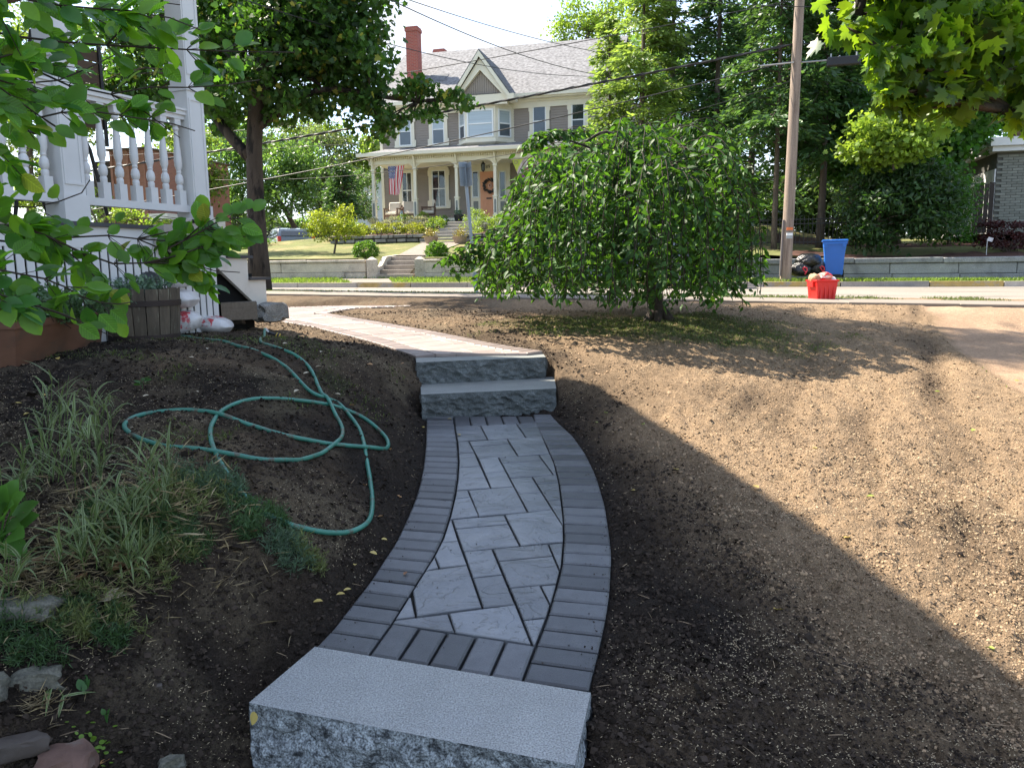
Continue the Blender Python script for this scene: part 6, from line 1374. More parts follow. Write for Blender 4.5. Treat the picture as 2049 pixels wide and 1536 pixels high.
# porch across the front
P_Y = T_PF-T_W; px0_, px1_ = X0(742, 400, T_PF), X0(1195, 400, T_PF)
zP = ST(830, 326, T_PF)[1]      # underside of eave
zP = (ST(748, 330, T_PF)[1]+ST(1000, 312, T_PF)[1])/2
b = MB(); b.bb(px0_-.1, px1_+.1, P_Y-.05, -.03, zDK-.12, zDK); HH('porch_floor', b, m_trim)
b = MB(); b.bb(px0_, px1_, P_Y+.03, P_Y+.08, zDK-1.0, zDK-.12); HH('porch_skirt', b, mat('pale_skirt', (.5, .5, .47), rough=.7))
zE = zP+.30
b = MB(); b.prism([(px0_-.35, P_Y-.45, zE), (px1_+.35, P_Y-.45, zE), (px1_+.1, -.03, zE+.62), (px0_-.1, -.03, zE+.62)], (0, 0, .06)); HH('porch_roof', b, m_roof)
b = MB(); b.bb(px0_-.4, px1_+.4, P_Y-.56, P_Y-.45, zE-.06, zE+.09); b.bb(px0_-.35, px1_+.35, P_Y-.45, P_Y-.08, zE-.07, zE-.01); HH('porch_gutter', b, m_trim)
b = MB(); b.bb(px0_-.3, px0_+.0, P_Y-.45, -.03, zE-.07, zE-.01); b.prism([(px0_-.1, P_Y-.1, zE), (px0_-.1, -.05, zE), (px0_-.1, -.05, zE+.6)], (.1, 0, 0)); HH('porch_soffit', b, m_trim)
b = MB(); b.bb(px0_, px1_, P_Y-.08, P_Y+.02, zP-.08, zE-.07); HH('porch_beam', b, m_trim)
b = MB(); b.bb(px0_, px1_, P_Y+.1, -.04, zP+.02, zP+.05); HH('porch_ceiling', b, m_trim)
b = MB(); x = px0_
while x < px1_: b.bb(x, x+.045, P_Y-.16, P_Y-.082, zE-.20, zE-.075); x += .105
HH('dentil_course', b, m_trim)
colx = [748.5, 831.5, 914.5, 991.5, 1074, 1150]
for cpx in colx:
    x = X0(cpx, 385, T_PF); b = MB(); y = P_Y+.0; hC = zP-zDK
    b.bb(x-.085, x+.085, y-.085, y+.085, zDK, zDK+hC*.34); b.bb(x-.11, x+.11, y-.11, y+.11, zDK, zDK+.1); b.bb(x-.11, x+.11, y-.11, y+.11, zDK+hC*.34, zDK+hC*.34+.06); b.bb(x-.065, x+.065, y-.065, y+.065, zDK+hC*.34+.06, zP-.3)
    b.bb(x-.10, x+.10, y-.10, y+.10, zP-.36, zP-.30); b.bb(x-.075, x+.075, y-.075, y+.075, zP-.30, zP-.08)
    col = HH('column', b, m_trim)
    b = MB(); b.bb(x-.045, x+.045, y-.092, y-.084, zDK+.18, zDK+hC*.30); b.build('column_panel', m_pgrey, col)
    b = MB(); b.prism([(x, y-.08, zP-.25), (x, y-.14, zP-.2), (x, y-.34, zE-.1), (x, y-.08, zE-.08)], (.07, 0, 0)); b.build('eave_bracket', m_trim, col)
    for sg in (-1, 1):
        if (sg < 0 and cpx == colx[0]): continue
        pts = [(x+sg*.075, y-.02, zP-.08)]+[(x+sg*(.075+.36*(1-math.cos(a))), y-.02, zP-.34+.26*math.sin(a)) for a in np.linspace(0, math.pi/2, 7)]
        b = MB(); b.prism(pts, (0, .05, 0)); b.build('bracket', m_trim, col)
# entrance
ex0, ex1 = X0(943, 380), X0(1022, 380); ez1 = ST(975, 326, T_W)[1]
b = MB(); b.bb(ex0, ex1, -.10, -.03, zDK, ez1); ent = HH('door_surround', b, m_trim)
m_door = mat('peach_door', (.70, .33, .19), rough=.5, var=.03)
dx0, dx1 = X0(962.5, 380), X0(991.5, 380); dz1 = ST(975, 344, T_W)[1]
b = MB(); b.bb(dx0, dx1, -.13, -.101, zDK+.02, dz1); dr = HH('front_door', b, m_door)
for (u0, u1, v0, v1) in ((.15, .85, .58, .93), (.15, .46, .12, .42), (.54, .85, .12, .42)):
    w, h = dx1-dx0, dz1-zDK; b = MB(); xa, xc, za, zc = dx0+u0*w, dx0+u1*w, zDK+v0*h, zDK+v1*h
    for q in ((xa, xc, za, za+.03), (xa, xc, zc-.03, zc), (xa, xa+.03, za+.03, zc-.03), (xc-.03, xc, za+.03, zc-.03)): b.bb(q[0], q[1], -.145, -.131, q[2], q[3])
    b.build('door_panel', m_door, dr)
b = MB(); b.bb(dx0+.42*(dx1-dx0), dx0+.78*(dx1-dx0), -.14, -.131, zDK+.98, zDK+1.05); b.build('mail_slot', m_black, dr)
b = MB(); b.lathe([(.025, 0), (.03, .03), (.01, .05)], (dx1-.07, -.15, zDK+1.0), 10); b.build('door_knob', m_brass, dr)
for (pa, pb_) in ((948, 957.5), (1002, 1011.5)):
    xa, xc = X0(pa, 370), X0(pb_, 370); za, zc = ST(pa, 394, T_W)[1], ST(pa, 345, T_W)[1]
    b = MB()
    for q in ((xa-.05, xc+.05, za-.05, za), (xa-.05, xc+.05, zc, zc+.05), (xa-.05, xa, za, zc), (xc, xc+.05, za, zc)): b.bb(q[0], q[1], -.13, -.101, q[2], q[3])
    sw_ = b.build('sidelight', m_sash, ent and TH); b = MB(); b.bb(xa, xc, -.115, -.101, za, zc); b.build('pane', m_glass, sw_)
    b = MB(); b.bb(xa, xc, -.112, -.101, zDK+.2, za-.22); b.build('sidelight_panel', m_pgrey, TH)
def text(body, loc, size, m, parent, name='house_number', ext=.004, rot=(math.pi/2, 0, 0), **tags):
    cu = bpy.data.curves.new(name, 'FONT'); cu.body = body; cu.size = size; cu.extrude = ext; cu.align_x = 'CENTER'; cu.align_y = 'CENTER'; cu.materials.append(m)
    o = bpy.data.objects.new(name, cu); COL.objects.link(o); bpy.context.view_layer.update(); me = bpy.data.meshes.new_from_object(o.evaluated_get(bpy.context.evaluated_depsgraph_get())); bpy.data.objects.remove(o); me.name = name; o = bpy.data.objects.new(name, me); COL.objects.link(o); o.parent = parent; o.location = loc; o.rotation_euler = rot
    for k, v in tags.items(): o[k] = v
    return o
text('89', (X0(977.5, 334.5), -.108, ST(977.5, 334.5, T_W)[1]), .23, m_black, TH)
# side wing / lattice at the right edge of the house, mostly behind the hemlock
b = MB(); xr = X0(1214, 300); 
for i in range(9): b.box((xr+.3+i*.16, .3, zEA-1.7), (.03, .02, 2.6), mtx=Matrix.Rotation(.8, 3, 'Y')); b.box((xr+.3+i*.16, .33, zEA-1.7), (.03, .02, 2.6), mtx=Matrix.Rotation(-.8, 3, 'Y'))
HH('lattice', b, m_trim)
b = MB(); b.bb(xr+.1, xr+1.8, .4, 5, zG, zEA-.5); HH('side_wing', b, m_clap)

# things on the porch
def part_root(name, px, py, t, label, cat, rz=0, dz=0, group=None):
    s, z = ST(px, py, t); return empty(name, S(s, t, z+dz), -ANG+rz, label=label, category=cat, group=group)
def onporch(px, dy): t = T_PF+dy; return S(ST(px, 430, t)[0], t, zDK)
m_cush = mat('cream_cushion', (.60, .55, .48), rough=.9, var=.05); m_wick = mat('brown_wicker', (.10, .06, .045), rough=.8, var=.3, scale=30)
def armchair(px, dy, rz, label):
    r = empty('porch_armchair', onporch(px, dy), -ANG+rz, label=label, category='armchair', group='cushioned chairs on the porch')
    b = MB()
    for sx in (-.33, .33):
        for sy in (-.3, .3): b.bb(sx-.025, sx+.025, sy-.025, sy+.025, 0, .58 if sy < 0 else .75)
        b.bb(sx-.035, sx+.035, -.34, .34, .56, .60)
    b.bb(-.33, .33, -.32, -.28, .2, .3); b.bb(-.33, .33, .28, .32, .2, .72); b.bb(-.3, .3, -.3, .3, .24, .28); b.build('chair_frame', m_wick, r)
    b = MB(); b.bb(-.29, .29, -.33, .27, .285, .43); o = b.build('seat', m_cush, r); o.modifiers.new('b', 'BEVEL').width = .04
    b = MB(); b.box((0, .24, .66), (.58, .14, .5), mtx=Matrix.Rotation(-.18, 3, 'X')); o = b.build('backrest', m_cush, r); o.modifiers.new('b', 'BEVEL').width = .04
armchair(787, 1.1, 0, 'cream cushioned armchair at the left end of the far porch'); armchair(820, .9, .5, 'cream cushioned armchair half hidden behind the second porch column'); armchair(858, .9, -1.25, 'cream cushioned armchair turned sideways beneath the porch window')
r = empty('rocking_chair', onporch(1031, 1.0), -ANG-.6, label='dark brown wooden rocking chair right of the peach door', category='rocking chair'); b = MB()
for sx in (-.26, .26):
    b.tube([(sx, -.45, .06), (sx, -.1, .02), (sx, .3, .04), (sx, .5, .1)], .02, 6); b.bb(sx-.02, sx+.02, -.25, -.21, .05, .62); b.tube([(sx, .22, .05), (sx, .3, .5), (sx, .42, 1.1)], .022, 6); b.bb(sx-.035, sx+.035, -.3, .32, .62, .65)
b.build('chair_frame', m_wick, r); b = MB(); b.bb(-.27, .27, -.27, .24, .40, .44); b.build('seat', m_wick, r); b = MB()
for i in range(6): b.tube([(-.2+i*.08, .26, .44), (-.2+i*.08, .41, 1.05)], .014, 5)
b.tube([(-.27, .41, 1.06), (.27, .41, 1.06)], .03, 6); b.build('backrest', m_wick, r)
b = MB(); b.lathe([(.12, 0), (.17, .12), (.19, .3), (.15, .42), (.17, .44)], n=18); b.build('blue_stool', mat('blue_ceramic', (.10, .16, .22), rough=.25, spec=.6), None, True, onporch(808.5, .7), label='small blue ceramic garden stool between the porch armchairs', category='stool')
# lantern hanging over the door
r = part_root('porch_lantern', 966.5, 322, T_PF+.9, 'black lantern hanging from the porch ceiling beside the house number', 'lantern')
b = MB(); b.tube([(0, 0, .12), (0, 0, -.03)], .008, 5); b.lathe([(.02, -.03), (.03, -.05), (.11, -.14), (.12, -.16), (.10, -.165)], n=6); b.lathe([(.075, -.42), (.04, -.47), (.01, -.5)], n=6)
for k in range(6): a = k*math.pi/3; b.tube([(.10*math.cos(a), .10*math.sin(a), -.16), (.075*math.cos(a), .075*math.sin(a), -.43)], .008, 4)
b.build('lantern_frame', m_black, r); b = MB(); b.lathe([(.09, -.165), (.068, -.42)], n=6); b.build('lantern_glass', m_glg, r)
# wreath
r = part_root('door_wreath', 980.5, 371.5, T_W-.22, 'dark twig wreath with a pale gnome-shaped bow at its centre, hanging on the peach door', 'wreath')
n = 420; a = RNG.random(n)*6.28; rr = .25+RNG.normal(size=n)*.035; P = np.stack([rr*np.cos(a), RNG.normal(size=n)*.02, rr*np.sin(a)], -1); D = np.stack([np.cos(a+.7), -.3+0*a, np.sin(a+.7)], -1)
m_wr = leafmat('wreath_leaf', (.045, .06, .065), (.05, .06, .05), .2); scatter('foliage', T_DIAMOND, P, D, rdir(n), .11, m_wr, r, aspect=.6)
b = MB(); b.lathe([(.02, 0), (.09, .02), (.10, .06), (.02, .10)], n=16); b2 = [(v[0], v[2]-.05, v[1]) for v in b.v]; b.v = b2; b.build('bow', mat('pale_bow', (.7, .42, .33), rough=.8), r); b = MB(); b.box((0, -.07, 0), (.05, .02, .10)); b.build('bow_knot', mat('red_brown_knot', (.25, .07, .04), rough=.7), r)
# flags: cloth hanging from short poles
def flag(name, pxs, t, cellf, mats, label, nx=26, ny=34, pole=None, cat='flag'):
    (ax, ay), (bx_, by_), (cx_, cy_), (dx_, dy_) = pxs        # tl tr br bl
    A, B, C_, D_ = [S(*((lambda q: (q[0], t, q[1]))(ST(x, y, t)))) for x, y in ((ax, ay), (bx_, by_), (cx_, cy_), (dx_, dy_))]
    r = empty(name, A, 0, label=label, category=cat); b = MB(); V = []
    for j in range(ny+1):
        for i in range(nx+1):
            u, v = i/nx, j/ny; p = A.lerp(B, u).lerp(D_.lerp(C_, u), v); w = .05*math.sin(u*9+v*2.0)*(.3+v)+.03*math.sin(u*17+v*5); V.append(p+TD*w-A+Vector((0, 0, .02*math.sin(u*6+1)*v)))
    b.v = [tuple(v) for v in V]
    for j in range(ny):
        for i in range(nx): b.f.append((j*(nx+1)+i, j*(nx+1)+i+1, (j+1)*(nx+1)+i+1, (j+1)*(nx+1)+i)); b.m.append(cellf((i+.5)/nx, (j+.5)/ny))
    o = b.build('flag_cloth', mats, r, True)
    b = MB(); b.tube([B-A+Vector((0, 0, .06))+SD*.1, A-A+Vector((0, 0, .02))-SD*.05] if pole is None else [Vector(q)-A for q in pole], .012, 6); b.build('flag_pole', m_trim, r); return r, A, B, C_, D_
fw, fr_, fb_ = [leafmat(n_, c_, t_, .3, isl=0, var=.05) for n_, c_, t_ in (('flag_white', (.75, .73, .75), (.7, .68, .7)), ('flag_red', (.55, .03, .06), (.6, .04, .07)), ('flag_blue', (.04, .06, .22), (.06, .09, .32)))]
# hanging vertically: stripes run downwards, canton top left
r, A, B, C_, D_ = flag('striped_flag', [(776, 333), (809, 331), (800, 389), (779, 390)], T_PF-.15, lambda u, v: 2 if (u < .5 and v < .42) else (1 if int((1-u)*13) % 2 == 0 else 0), [fw, fr_, fb_], 'red, white and blue striped flag with white stars hanging from the porch', nx=26, ny=30)
st_ = MB()
for row in range(9):
    for c_ in range(6 if row % 2 == 0 else 5):
        u = .5*(c_+.5+(.5 if row % 2 else 0))/6; v = .42*(row+.5)/9; p = A.lerp(B, u).lerp(D_.lerp(C_, u), v); w = .05*math.sin(u*9+v*2.0)*(.3+v)+.03*math.sin(u*17+v*5)
        p = p+TD*(w-.012)-A+Vector((0, 0, .02*math.sin(u*6+1)*v)); k = []
        for q in range(10): a = math.pi/2+q*math.pi/5; rr = .026 if q % 2 == 0 else .011; k.append(p+SD*(rr*math.cos(a))+Vector((0, 0, rr*math.sin(a))))
        st_.add(k, [tuple(range(10))])
st_.build('stars', fw, r)
pc = [(.62, .70, .12), (.70, .58, .60), (.75, .72, .70), (.45, .33, .20), (.35, .10, .45), (.75, .06, .40), (.55, .14, .55)]
pm = [leafmat('pride_colour', c, c, .35, isl=0, var=.05) for c in pc]
def pride(u, v):
    d = v+ (u*1.1)          # chevron bands from the top left
    if v < .42-(1-u)*.0 and (u+v*1.6) < .75: return 0
    if (u+v*1.6) < 1.0 and v < .6: return 1
    if (u+v*1.6) < 1.2 and v < .62: return 2
    if (u+v*1.6) < 1.38 and v < .6: return 3
    return 0 if u < .38 else (4 if u < .68 else 5)
r, A, B, C_, D_ = flag('rainbow_flag', [(1024, 320), (1056, 317), (1056, 379), (1045, 375)], T_PF-.15, pride, pm, 'bright yellow, pink and purple rainbow flag hanging at the right of the porch', nx=24, ny=30)
p = A.lerp(B, .22).lerp(D_.lerp(C_, .22), .10)-A-TD*.04; b = MB(); b.tube([p+SD*(.07*math.cos(a))+Vector((0, 0, .07*math.sin(a))) for a in np.linspace(0, 6.283, 17)], .008, 4, cap=False); b.build('ring_emblem', pm[4], r)
r = part_root('wall_notice', 1040, 370, T_W-.05, 'small white notice fixed to the wall beside the rainbow flag', 'sign'); b = MB(); b.bb(-.17, .17, -.01, .01, -.09, .09); b.build('notice_board', fw, r)
# pots
def bowlpot(px, py, t, r_, h, m, label, plant, n=260, ph=.3):
    s, z = ST(px, py, t); rt_ = empty('planted_pot', S(s, t, z), 0, label=label, category='pot'); b = MB(); b.lathe([(r_*.5, 0), (r_*.62, .04), (r_*.85, h*.55), (r_, h*.95), (r_*1.06, h), (r_*.9, h)], n=20); b.build('bowl', m, rt_, True)
    P = RNG.normal(size=(n, 3))*np.array([r_*.42, r_*.42, ph*.35])+np.array([0, 0, h+ph*.35]); scatter('foliage', T_DIAMOND, P, rdir(n, .5), rdir(n), .08, plant, rt_)
m_tanp = mat('tan_stone_pot', (.30, .23, .17), rough=.85, var=.2); m_fl = leafmat('orange_green_flowers', (.30, .22, .06), (.3, .3, .06), .3, isl=.5)
bowlpot(863, 490, 29.6, .30, .32, m_tanp, 'round tan pot with yellowish plants, left of the garden steps', m_fl); bowlpot(920, 489, 29.6, .30, .30, m_tanp, 'round tan pot with reddish plants, right of the garden steps', m_fl)
bowlpot(918, 447, 33.2, .22, .38, mat('black_urn', (.02, .022, .025), rough=.4), 'black urn with grey foliage at the top of the garden steps', m_herb2, 160, .2)

# ------------------------------------------------------------------ shrubs and plants of the garden
m_box = leafmat('boxwood_leaf', (.07, .16, .018), (.18, .36, .02), .35, isl=.35)
m_gold = leafmat('golden_shrub_leaf', (.22, .26, .025), (.36, .40, .03), .4, isl=.35)
m_lime = leafmat('lime_leaf', (.16, .26, .03), (.32, .46, .04), .45, isl=.35)
m_lav = leafmat('silver_grass', (.22, .24, .15), (.3, .3, .15), .35, isl=.4)
m_bark = mat('grey_bark', (.085, .065, .05), rough=.95, var=.3, scale=4, stretch=(3, 3, .6), bump=.8, bscale=8, bdist=.03, alt=(.14, .12, .09), altpos=(.52, .66), altscale=3)
def shrub(px, py, rx, ry, t, m, n, label, name='garden_shrub', size=.055, T=T_DIAMOND, cat='shrub', group=None, sub=26, sig=.16, up=.3, shell=.8):
    s, z = ST(px, py, t); k = t*1.02/F_PX; R1, R2 = rx*k, ry*k; c = S(s, t, z)
    root = empty(name, (c.x, c.y, c.z-R2), 0, label=label, category=cat, group=group)
    P, cen = clumps([(c.x, c.y, c.z, R1, R1*.9, R2)], n, sub=sub, sig=sig, shell=shell); P = P[P[:, 2] > c.z-R2*1.05]
    out = (P-np.array(c)); out[:, 2] += .2*R2; foliage(T, P, rdir(len(P), up)+out/R1*.6, out/R1+rdir(len(P))*.7, size*(.6+.8*RNG.random(len(P))), m, root, single=0)
    b = MB()
    for q in cen[::3]: b.tube([(0, 0, -.1), tuple(Vector(q)*.9+Vector(c)*.1-Vector((c.x, c.y, c.z-R2)))], [.02, .006], 5)
    b.build('stem', m_bark, root); return root
shrub(732, 503, 24, 20, 24.5, m_box, 6500, 'clipped round boxwood bush left of the street steps', 'boxwood_bush', .05, shell=.93, sub=110, sig=.11)
shrub(873, 503, 21, 17, 24.5, m_box, 5500, 'clipped round boxwood bush just right of the street steps', 'boxwood_bush', .05, shell=.93, sub=110, sig=.11)
shrub(872, 450, 17, 14, 32.0, m_lime, 1500, 'rounded lime green bush left of the garden steps', shell=.9); shrub(882, 446, 17, 15, 33.0, m_box, 1400, 'rounded green bush behind the lime green one', shell=.9)
for i, (px, py, rx, ry, lb) in enumerate([(757, 459, 21, 12, 'golden low shrub below the striped flag, first from the left'), (793, 459, 17, 12, 'golden low shrub in the middle of the wall-top row'), (829, 459, 20, 12, 'golden low shrub nearest the garden steps'), (722, 461, 16, 12, 'golden green shrub at the left end of the stone wall')]):
    shrub(px, py, rx, ry, 31.0, m_gold, 1300, lb, 'golden_shrub', .06, group='golden shrubs along the fieldstone wall')
for i, (px, py, rx, lb) in enumerate([(770, 444, 30, 'silvery ornamental grass drift at the left front of the porch'), (835, 446, 26, 'silvery ornamental grass drift in the middle of the bed')]):
    shrub(px, py, rx, 10, 32.4, m_lav, 1700, lb, 'silver_grass', .10, T_NEEDLE, 'plant', up=1.5)
shrub(808, 436, 14, 8, 33.3, m_lime, 500, 'small green shrub beneath the blue stool'); shrub(845, 433, 13, 8, 33.4, m_lime, 500, 'small green shrub under the porch edge')
shrub(960, 448, 34, 27, 31.5, m_lime, 2600, 'loose lime green shrub in front of the peach door'); shrub(1010, 452, 30, 26, 31.2, m_lime, 2200, 'loose lime green shrub right of the porch steps'); shrub(1060, 455, 30, 26, 31.2, m_lime, 1800, 'green shrub behind the left side of the weeping tree'); shrub(946, 474, 14, 8, 30.6, m_gold, 500, 'yellowish low plant beside the sign post')
# pale flowering shrub left of the porch
m_hyd = leafmat('hydrangea_leaf', (.09, .17, .045), (.16, .3, .05), .4, isl=.35); m_blo = leafmat('cream_blossom', (.62, .60, .52), (.5, .5, .4), .3, isl=.15)
hy = shrub(727, 392, 30, 46, 37.5, m_hyd, 3600, 'tall shrub covered in cream blossom left of the far porch', 'flowering_shrub', .10, sub=40)
s, z = ST(727, 392, 37.5); c = S(s, 37.5, z); P, _ = clumps([(c.x, c.y, c.z, .72, .7, 1.1)], 620, sub=70, sig=.05, shell=.95); scatter('blossom', T_DIAMOND, P-np.array(hy.location), rdir(len(P)), rdir(len(P)), .085, m_blo, hy)

# ------------------------------------------------------------------ tree builder
m_bark2 = mat('dark_wet_bark', (.06, .046, .035), rough=.95, var=.35, scale=3, stretch=(3, 3, .7), bump=.9, bscale=9, bdist=.03, alt=(.016, .013, .011), altpos=(.52, .58), altscale=1.6)
def tree(name, base, trunk, limbs, cl, n, T, size, m, bark, label, group=None, sub=10, sig=.24, r0=.2, single=0, mats=None, up=.2, flat=.75, twig=True, shell=.55, hang=-.15, T2=None):
    base = Vector(base); root = empty(name, base, 0, label=label, category='tree', group=group)
    b = MB(); tp = smooth_line([Vector(p)-base for p in [base]+trunk], 14, 2); b.tube([Vector(p) for p in tp], list(np.linspace(r0, r0*.35, 14)*np.r_[1.35, 1.12, np.ones(12)]), 12); b.build('trunk', bark, root, smooth=True)
    P, cen = clumps(cl, n, sub=sub, sig=sig, flat=flat, shell=shell)
    for pts, ra, rb in limbs:
        b = MB(); L = smooth_line([Vector(p)-base for p in pts], 12, 2); b.tube([Vector(p) for p in L], list(np.linspace(ra, rb, 12)), 8); b.build('branch', bark, root, smooth=True)
    b = MB()
    if twig:
        tr = np.array([list(p) for p in [base+Vector(q) for q in tp[4:]]]+[list(p) for pts, _, _ in limbs for p in pts])
        for q in cen[RNG.permutation(len(cen))[:70]]:
            j = np.argmin(((tr-q)**2).sum(1)+np.where(tr[:, 2] > q[2], 3, 0)); limb(b, Vector(tr[j])-base, Vector(q)-base, r0*.16, .008, .06, .08, 4, 5)
    if b.v: b.build('twigs', bark, root, smooth=True, kind='stuff')
    D = rdir(len(P), hang); N = rdir(len(P), .5)
    foliage(T, P, D, N, size*(.6+.7*RNG.random(len(P))), m, root, single=single, mats=mats); return root
# ================================================================== TREES
# street maple on the left
Bm = PH(521, 583, .40); Bm = Vector((Bm.x, Bm.y, Bm.z)); YM = Bm.y
m_mapl = leafmat('dark_maple_leaf', (.036, .085, .018), (.10, .24, .018), .40, isl=.45, rough=.5, yellow=(.22, .24, .03, .05))
fk = PY(508, 300, YM)
mc = [pxclump(*q) for q in [(600, 60, YM, 120, 80), (680, 40, YM, 95, 70), (730, 130, YM-.3, 62, 80), (640, 150, YM, 110, 75), (540, 120, YM+.5, 90, 80), (470, 60, YM+1, 100, 80), (560, -60, YM, 160, 80), (670, -60, YM, 100, 70), (745, 225, YM-.4, 60, 45), (830, 180, YM-.5, 48, 28), (905, 195, YM-.5, 42, 17), (935, 205, YM-.5, 24, 16), (850, 225, YM-.6, 40, 22), (770, 250, YM-.6, 35, 22), (620, 200, YM-.4, 60, 38), (440, 150, YM+1.3, 60, 60), (380, 20, YM+1, 90, 90), (300, 60, YM+2, 90, 80), (500, 205, YM+.8, 75, 34), (455, 245, YM+.6, 40, 26), (560, 235, YM+.2, 55, 26), (430, 200, YM-.4, 50, 40), (520, 170, YM-.7, 60, 40), (250, 180, YM+2.5, 90, 70), (340, 200, YM+2.5, 60, 60)]]
tree('street_maple', Bm-Vector((0, 0, .1)), [PY(517, 520, YM), PY(513, 420, YM), PY(507, 330, YM), fk, PY(512, 180, YM), PY(545, 60, YM), PY(560, -60, YM), Vector((-5.2, 15.6, 12)), Vector((-5.0, 15.2, 14.6))],
     [([PY(505, 320, YM), PY(470, 285, YM+.1), PY(430, 235, YM+.3), PY(400, 160, YM+.6), PY(380, 40, YM+.8)], .14, .05), ([PY(510, 262, YM), PY(560, 225, YM-.1), PY(640, 170, YM-.2), PY(740, 190, YM-.4), PY(835, 205, YM-.5), PY(900, 200, YM-.5)], .09, .02),
      ([PY(512, 200, YM), PY(580, 120, YM), PY(660, 40, YM)], .08, .03), ([PY(509, 240, YM), PY(497, 150, YM+.3), PY(480, 40, YM+.6)], .09, .03)],
     mc+[(-5.6, 15.6, 12.6, 1.5, 1.2, 1.3), (-4.9, 15.0, 14.6, 1.5, 1.0, 1.2), (-6.8, 16, 11.2, 1.6, 1.4, 1.3), (-5.2, 15.8, 10.2, 1.6, 1.4, 1.3)], 42000, T_MAPLE3, .12, m_mapl, m_bark2, 'dark leafy maple with a mottled trunk standing at the street edge left of the walk', sub=15, sig=.26, r0=.205, shell=.35, hang=-.6)

# weeping cherry
Bc = Vector((TREE.x, TREE.y, gz(TREE.x, TREE.y))); YC = Bc.y
m_ch = [leafmat('cherry_leaf', (.036, .086, .022), (.10, .24, .015), .33, isl=0, rough=.5, spec=.22), leafmat('cherry_leaf_light', (.058, .125, .027), (.15, .31, .018), .38, isl=0, rough=.5, spec=.22), leafmat('cherry_leaf_dark', (.018, .048, .018), (.03, .08, .012), .28, isl=0, rough=.5, spec=.22)]
m_chi = leafmat('cherry_leaf_mass', (.038, .092, .022), (.11, .26, .015), .33, isl=.5, rough=.5, spec=.22, var=.3, scale=1.4)
ch = empty('weeping_cherry', Bc, 0, label='umbrella-shaped weeping cherry with a twisted dark trunk in the middle of the lawn', category='tree')
m_cbark = mat('cherry_bark', (.038, .028, .022), rough=.85, var=.3, scale=8, stretch=(1, 1, 4), bump=.7, bscale=14, bdist=.015)
b = MB(); w = smooth_line([Vector(p)-Bc for p in (Bc+Vector((.03, 0, -.08)), PY(1316, 615, YC), PY(1306, 585, YC), PY(1300, 520, YC), PY(1283, 430, YC), PY(1280, 360, YC))], 16, 2); b.tube([Vector(p) for p in w], [.17, .125, .10, .09, .085, .08, .078, .075, .073, .07, .068, .065, .06, .055, .05, .045], 12)
for a in np.linspace(0, 6.28, 8)[:-1]: b.tube([(.03*math.cos(a), .03*math.sin(a), .16), (.14*math.cos(a), .14*math.sin(a), .03), (.28*math.cos(a), .28*math.sin(a), -.05)], [.06, .05, .012], 7)
b.build('trunk', m_cbark, ch, smooth=True)
br = MB(); cp_, cd_, cn_ = [], [], []
top = PY(1282, 370, YC)
# umbrella silhouette: for a pixel x give the top y of the crown; arms rise from the trunk then arch over
def arm(tx, ty, dY, ra):
    e = PY(tx, ty, YC+dY); mid = top.lerp(e, .5)+Vector((0, 0, .05+.2*(e-top).length*.3)); L = smooth_line([top+Vector((random.uniform(-.03, .03), 0, random.uniform(-.3, .05))), mid, e], 12, 2); br.tube([Vector(p)-Bc for p in L], list(np.linspace(ra, .008, 12)), 7); return [Vector(p) for p in L]
arms = []
for (tx, ty, dY) in [(1120, 275, -.3), (1090, 330, .2), (1190, 262, .5), (1240, 290, -.9), (1300, 262, -.4), (1350, 270, .6), (1400, 285, -.6), (1450, 320, 0), (1440, 365, .5), (1320, 290, 1.1), (1420, 310, 1.0), (1150, 310, -1.0), (1330, 320, -1.2), (1100, 350, .8), (1180, 330, 1.2), (1430, 350, -.7), (1260, 262, .1), (1060, 410, -.2), (1220, 285, -.3), (1380, 265, .1)]: arms.append(arm(tx, ty, dY, .026))
# the snapped arched limb at the top left
L = smooth_line([PY(1262, 310, YC-.2), PY(1240, 278, YC-.2), PY(1215, 262, YC-.2), PY(1195, 268, YC-.2), PY(1165, 290, YC-.2)], 10, 2); br.tube([Vector(p)-Bc for p in L], list(np.linspace(.03, .012, 10)), 8)
kL = YC/F_PX
def strand(p0, drop, out, leafstep=.026, swing=.10, zend=None):
    """p0 start, arch outwards then hang"""
    p = p0.copy(); v = Vector((out.x, out.y, .10)); pts = [p.copy()]; st = .06; L = 0
    while (L < drop if zend is None else (p.z > zend and L < 4)) and p.z > 0.12+Bc.z:
        v = (v+Vector((random.uniform(-swing, swing), random.uniform(-swing, swing), -.26))).normalized() if L > .0 else v.normalized(); p = p+v*st; L += st; pts.append(p.copy())
        if v.z < -.9: v.z = -.9
    if len(pts) < 3: return
    br.tube([q-Bc for q in pts], [.0045]*(len(pts)-1)+[.0015], 4, cap=False)
    Lt = (len(pts)-1)*st; n = int(Lt/leafstep)
    for k in range(n):
        u = (k+random.random())/n*(len(pts)-1.01); i = int(u); q = pts[i].lerp(pts[i+1], u-i); a = random.random()*6.28; d = Vector((math.cos(a), math.sin(a), random.uniform(-1.7, .1))).normalized(); q = q+Vector(d)*random.uniform(0, .05)
        cp_.append(q); cd_.append(d); cn_.append(Vector((random.uniform(-1, 1), random.uniform(-1, 1), random.uniform(.2, 1))))
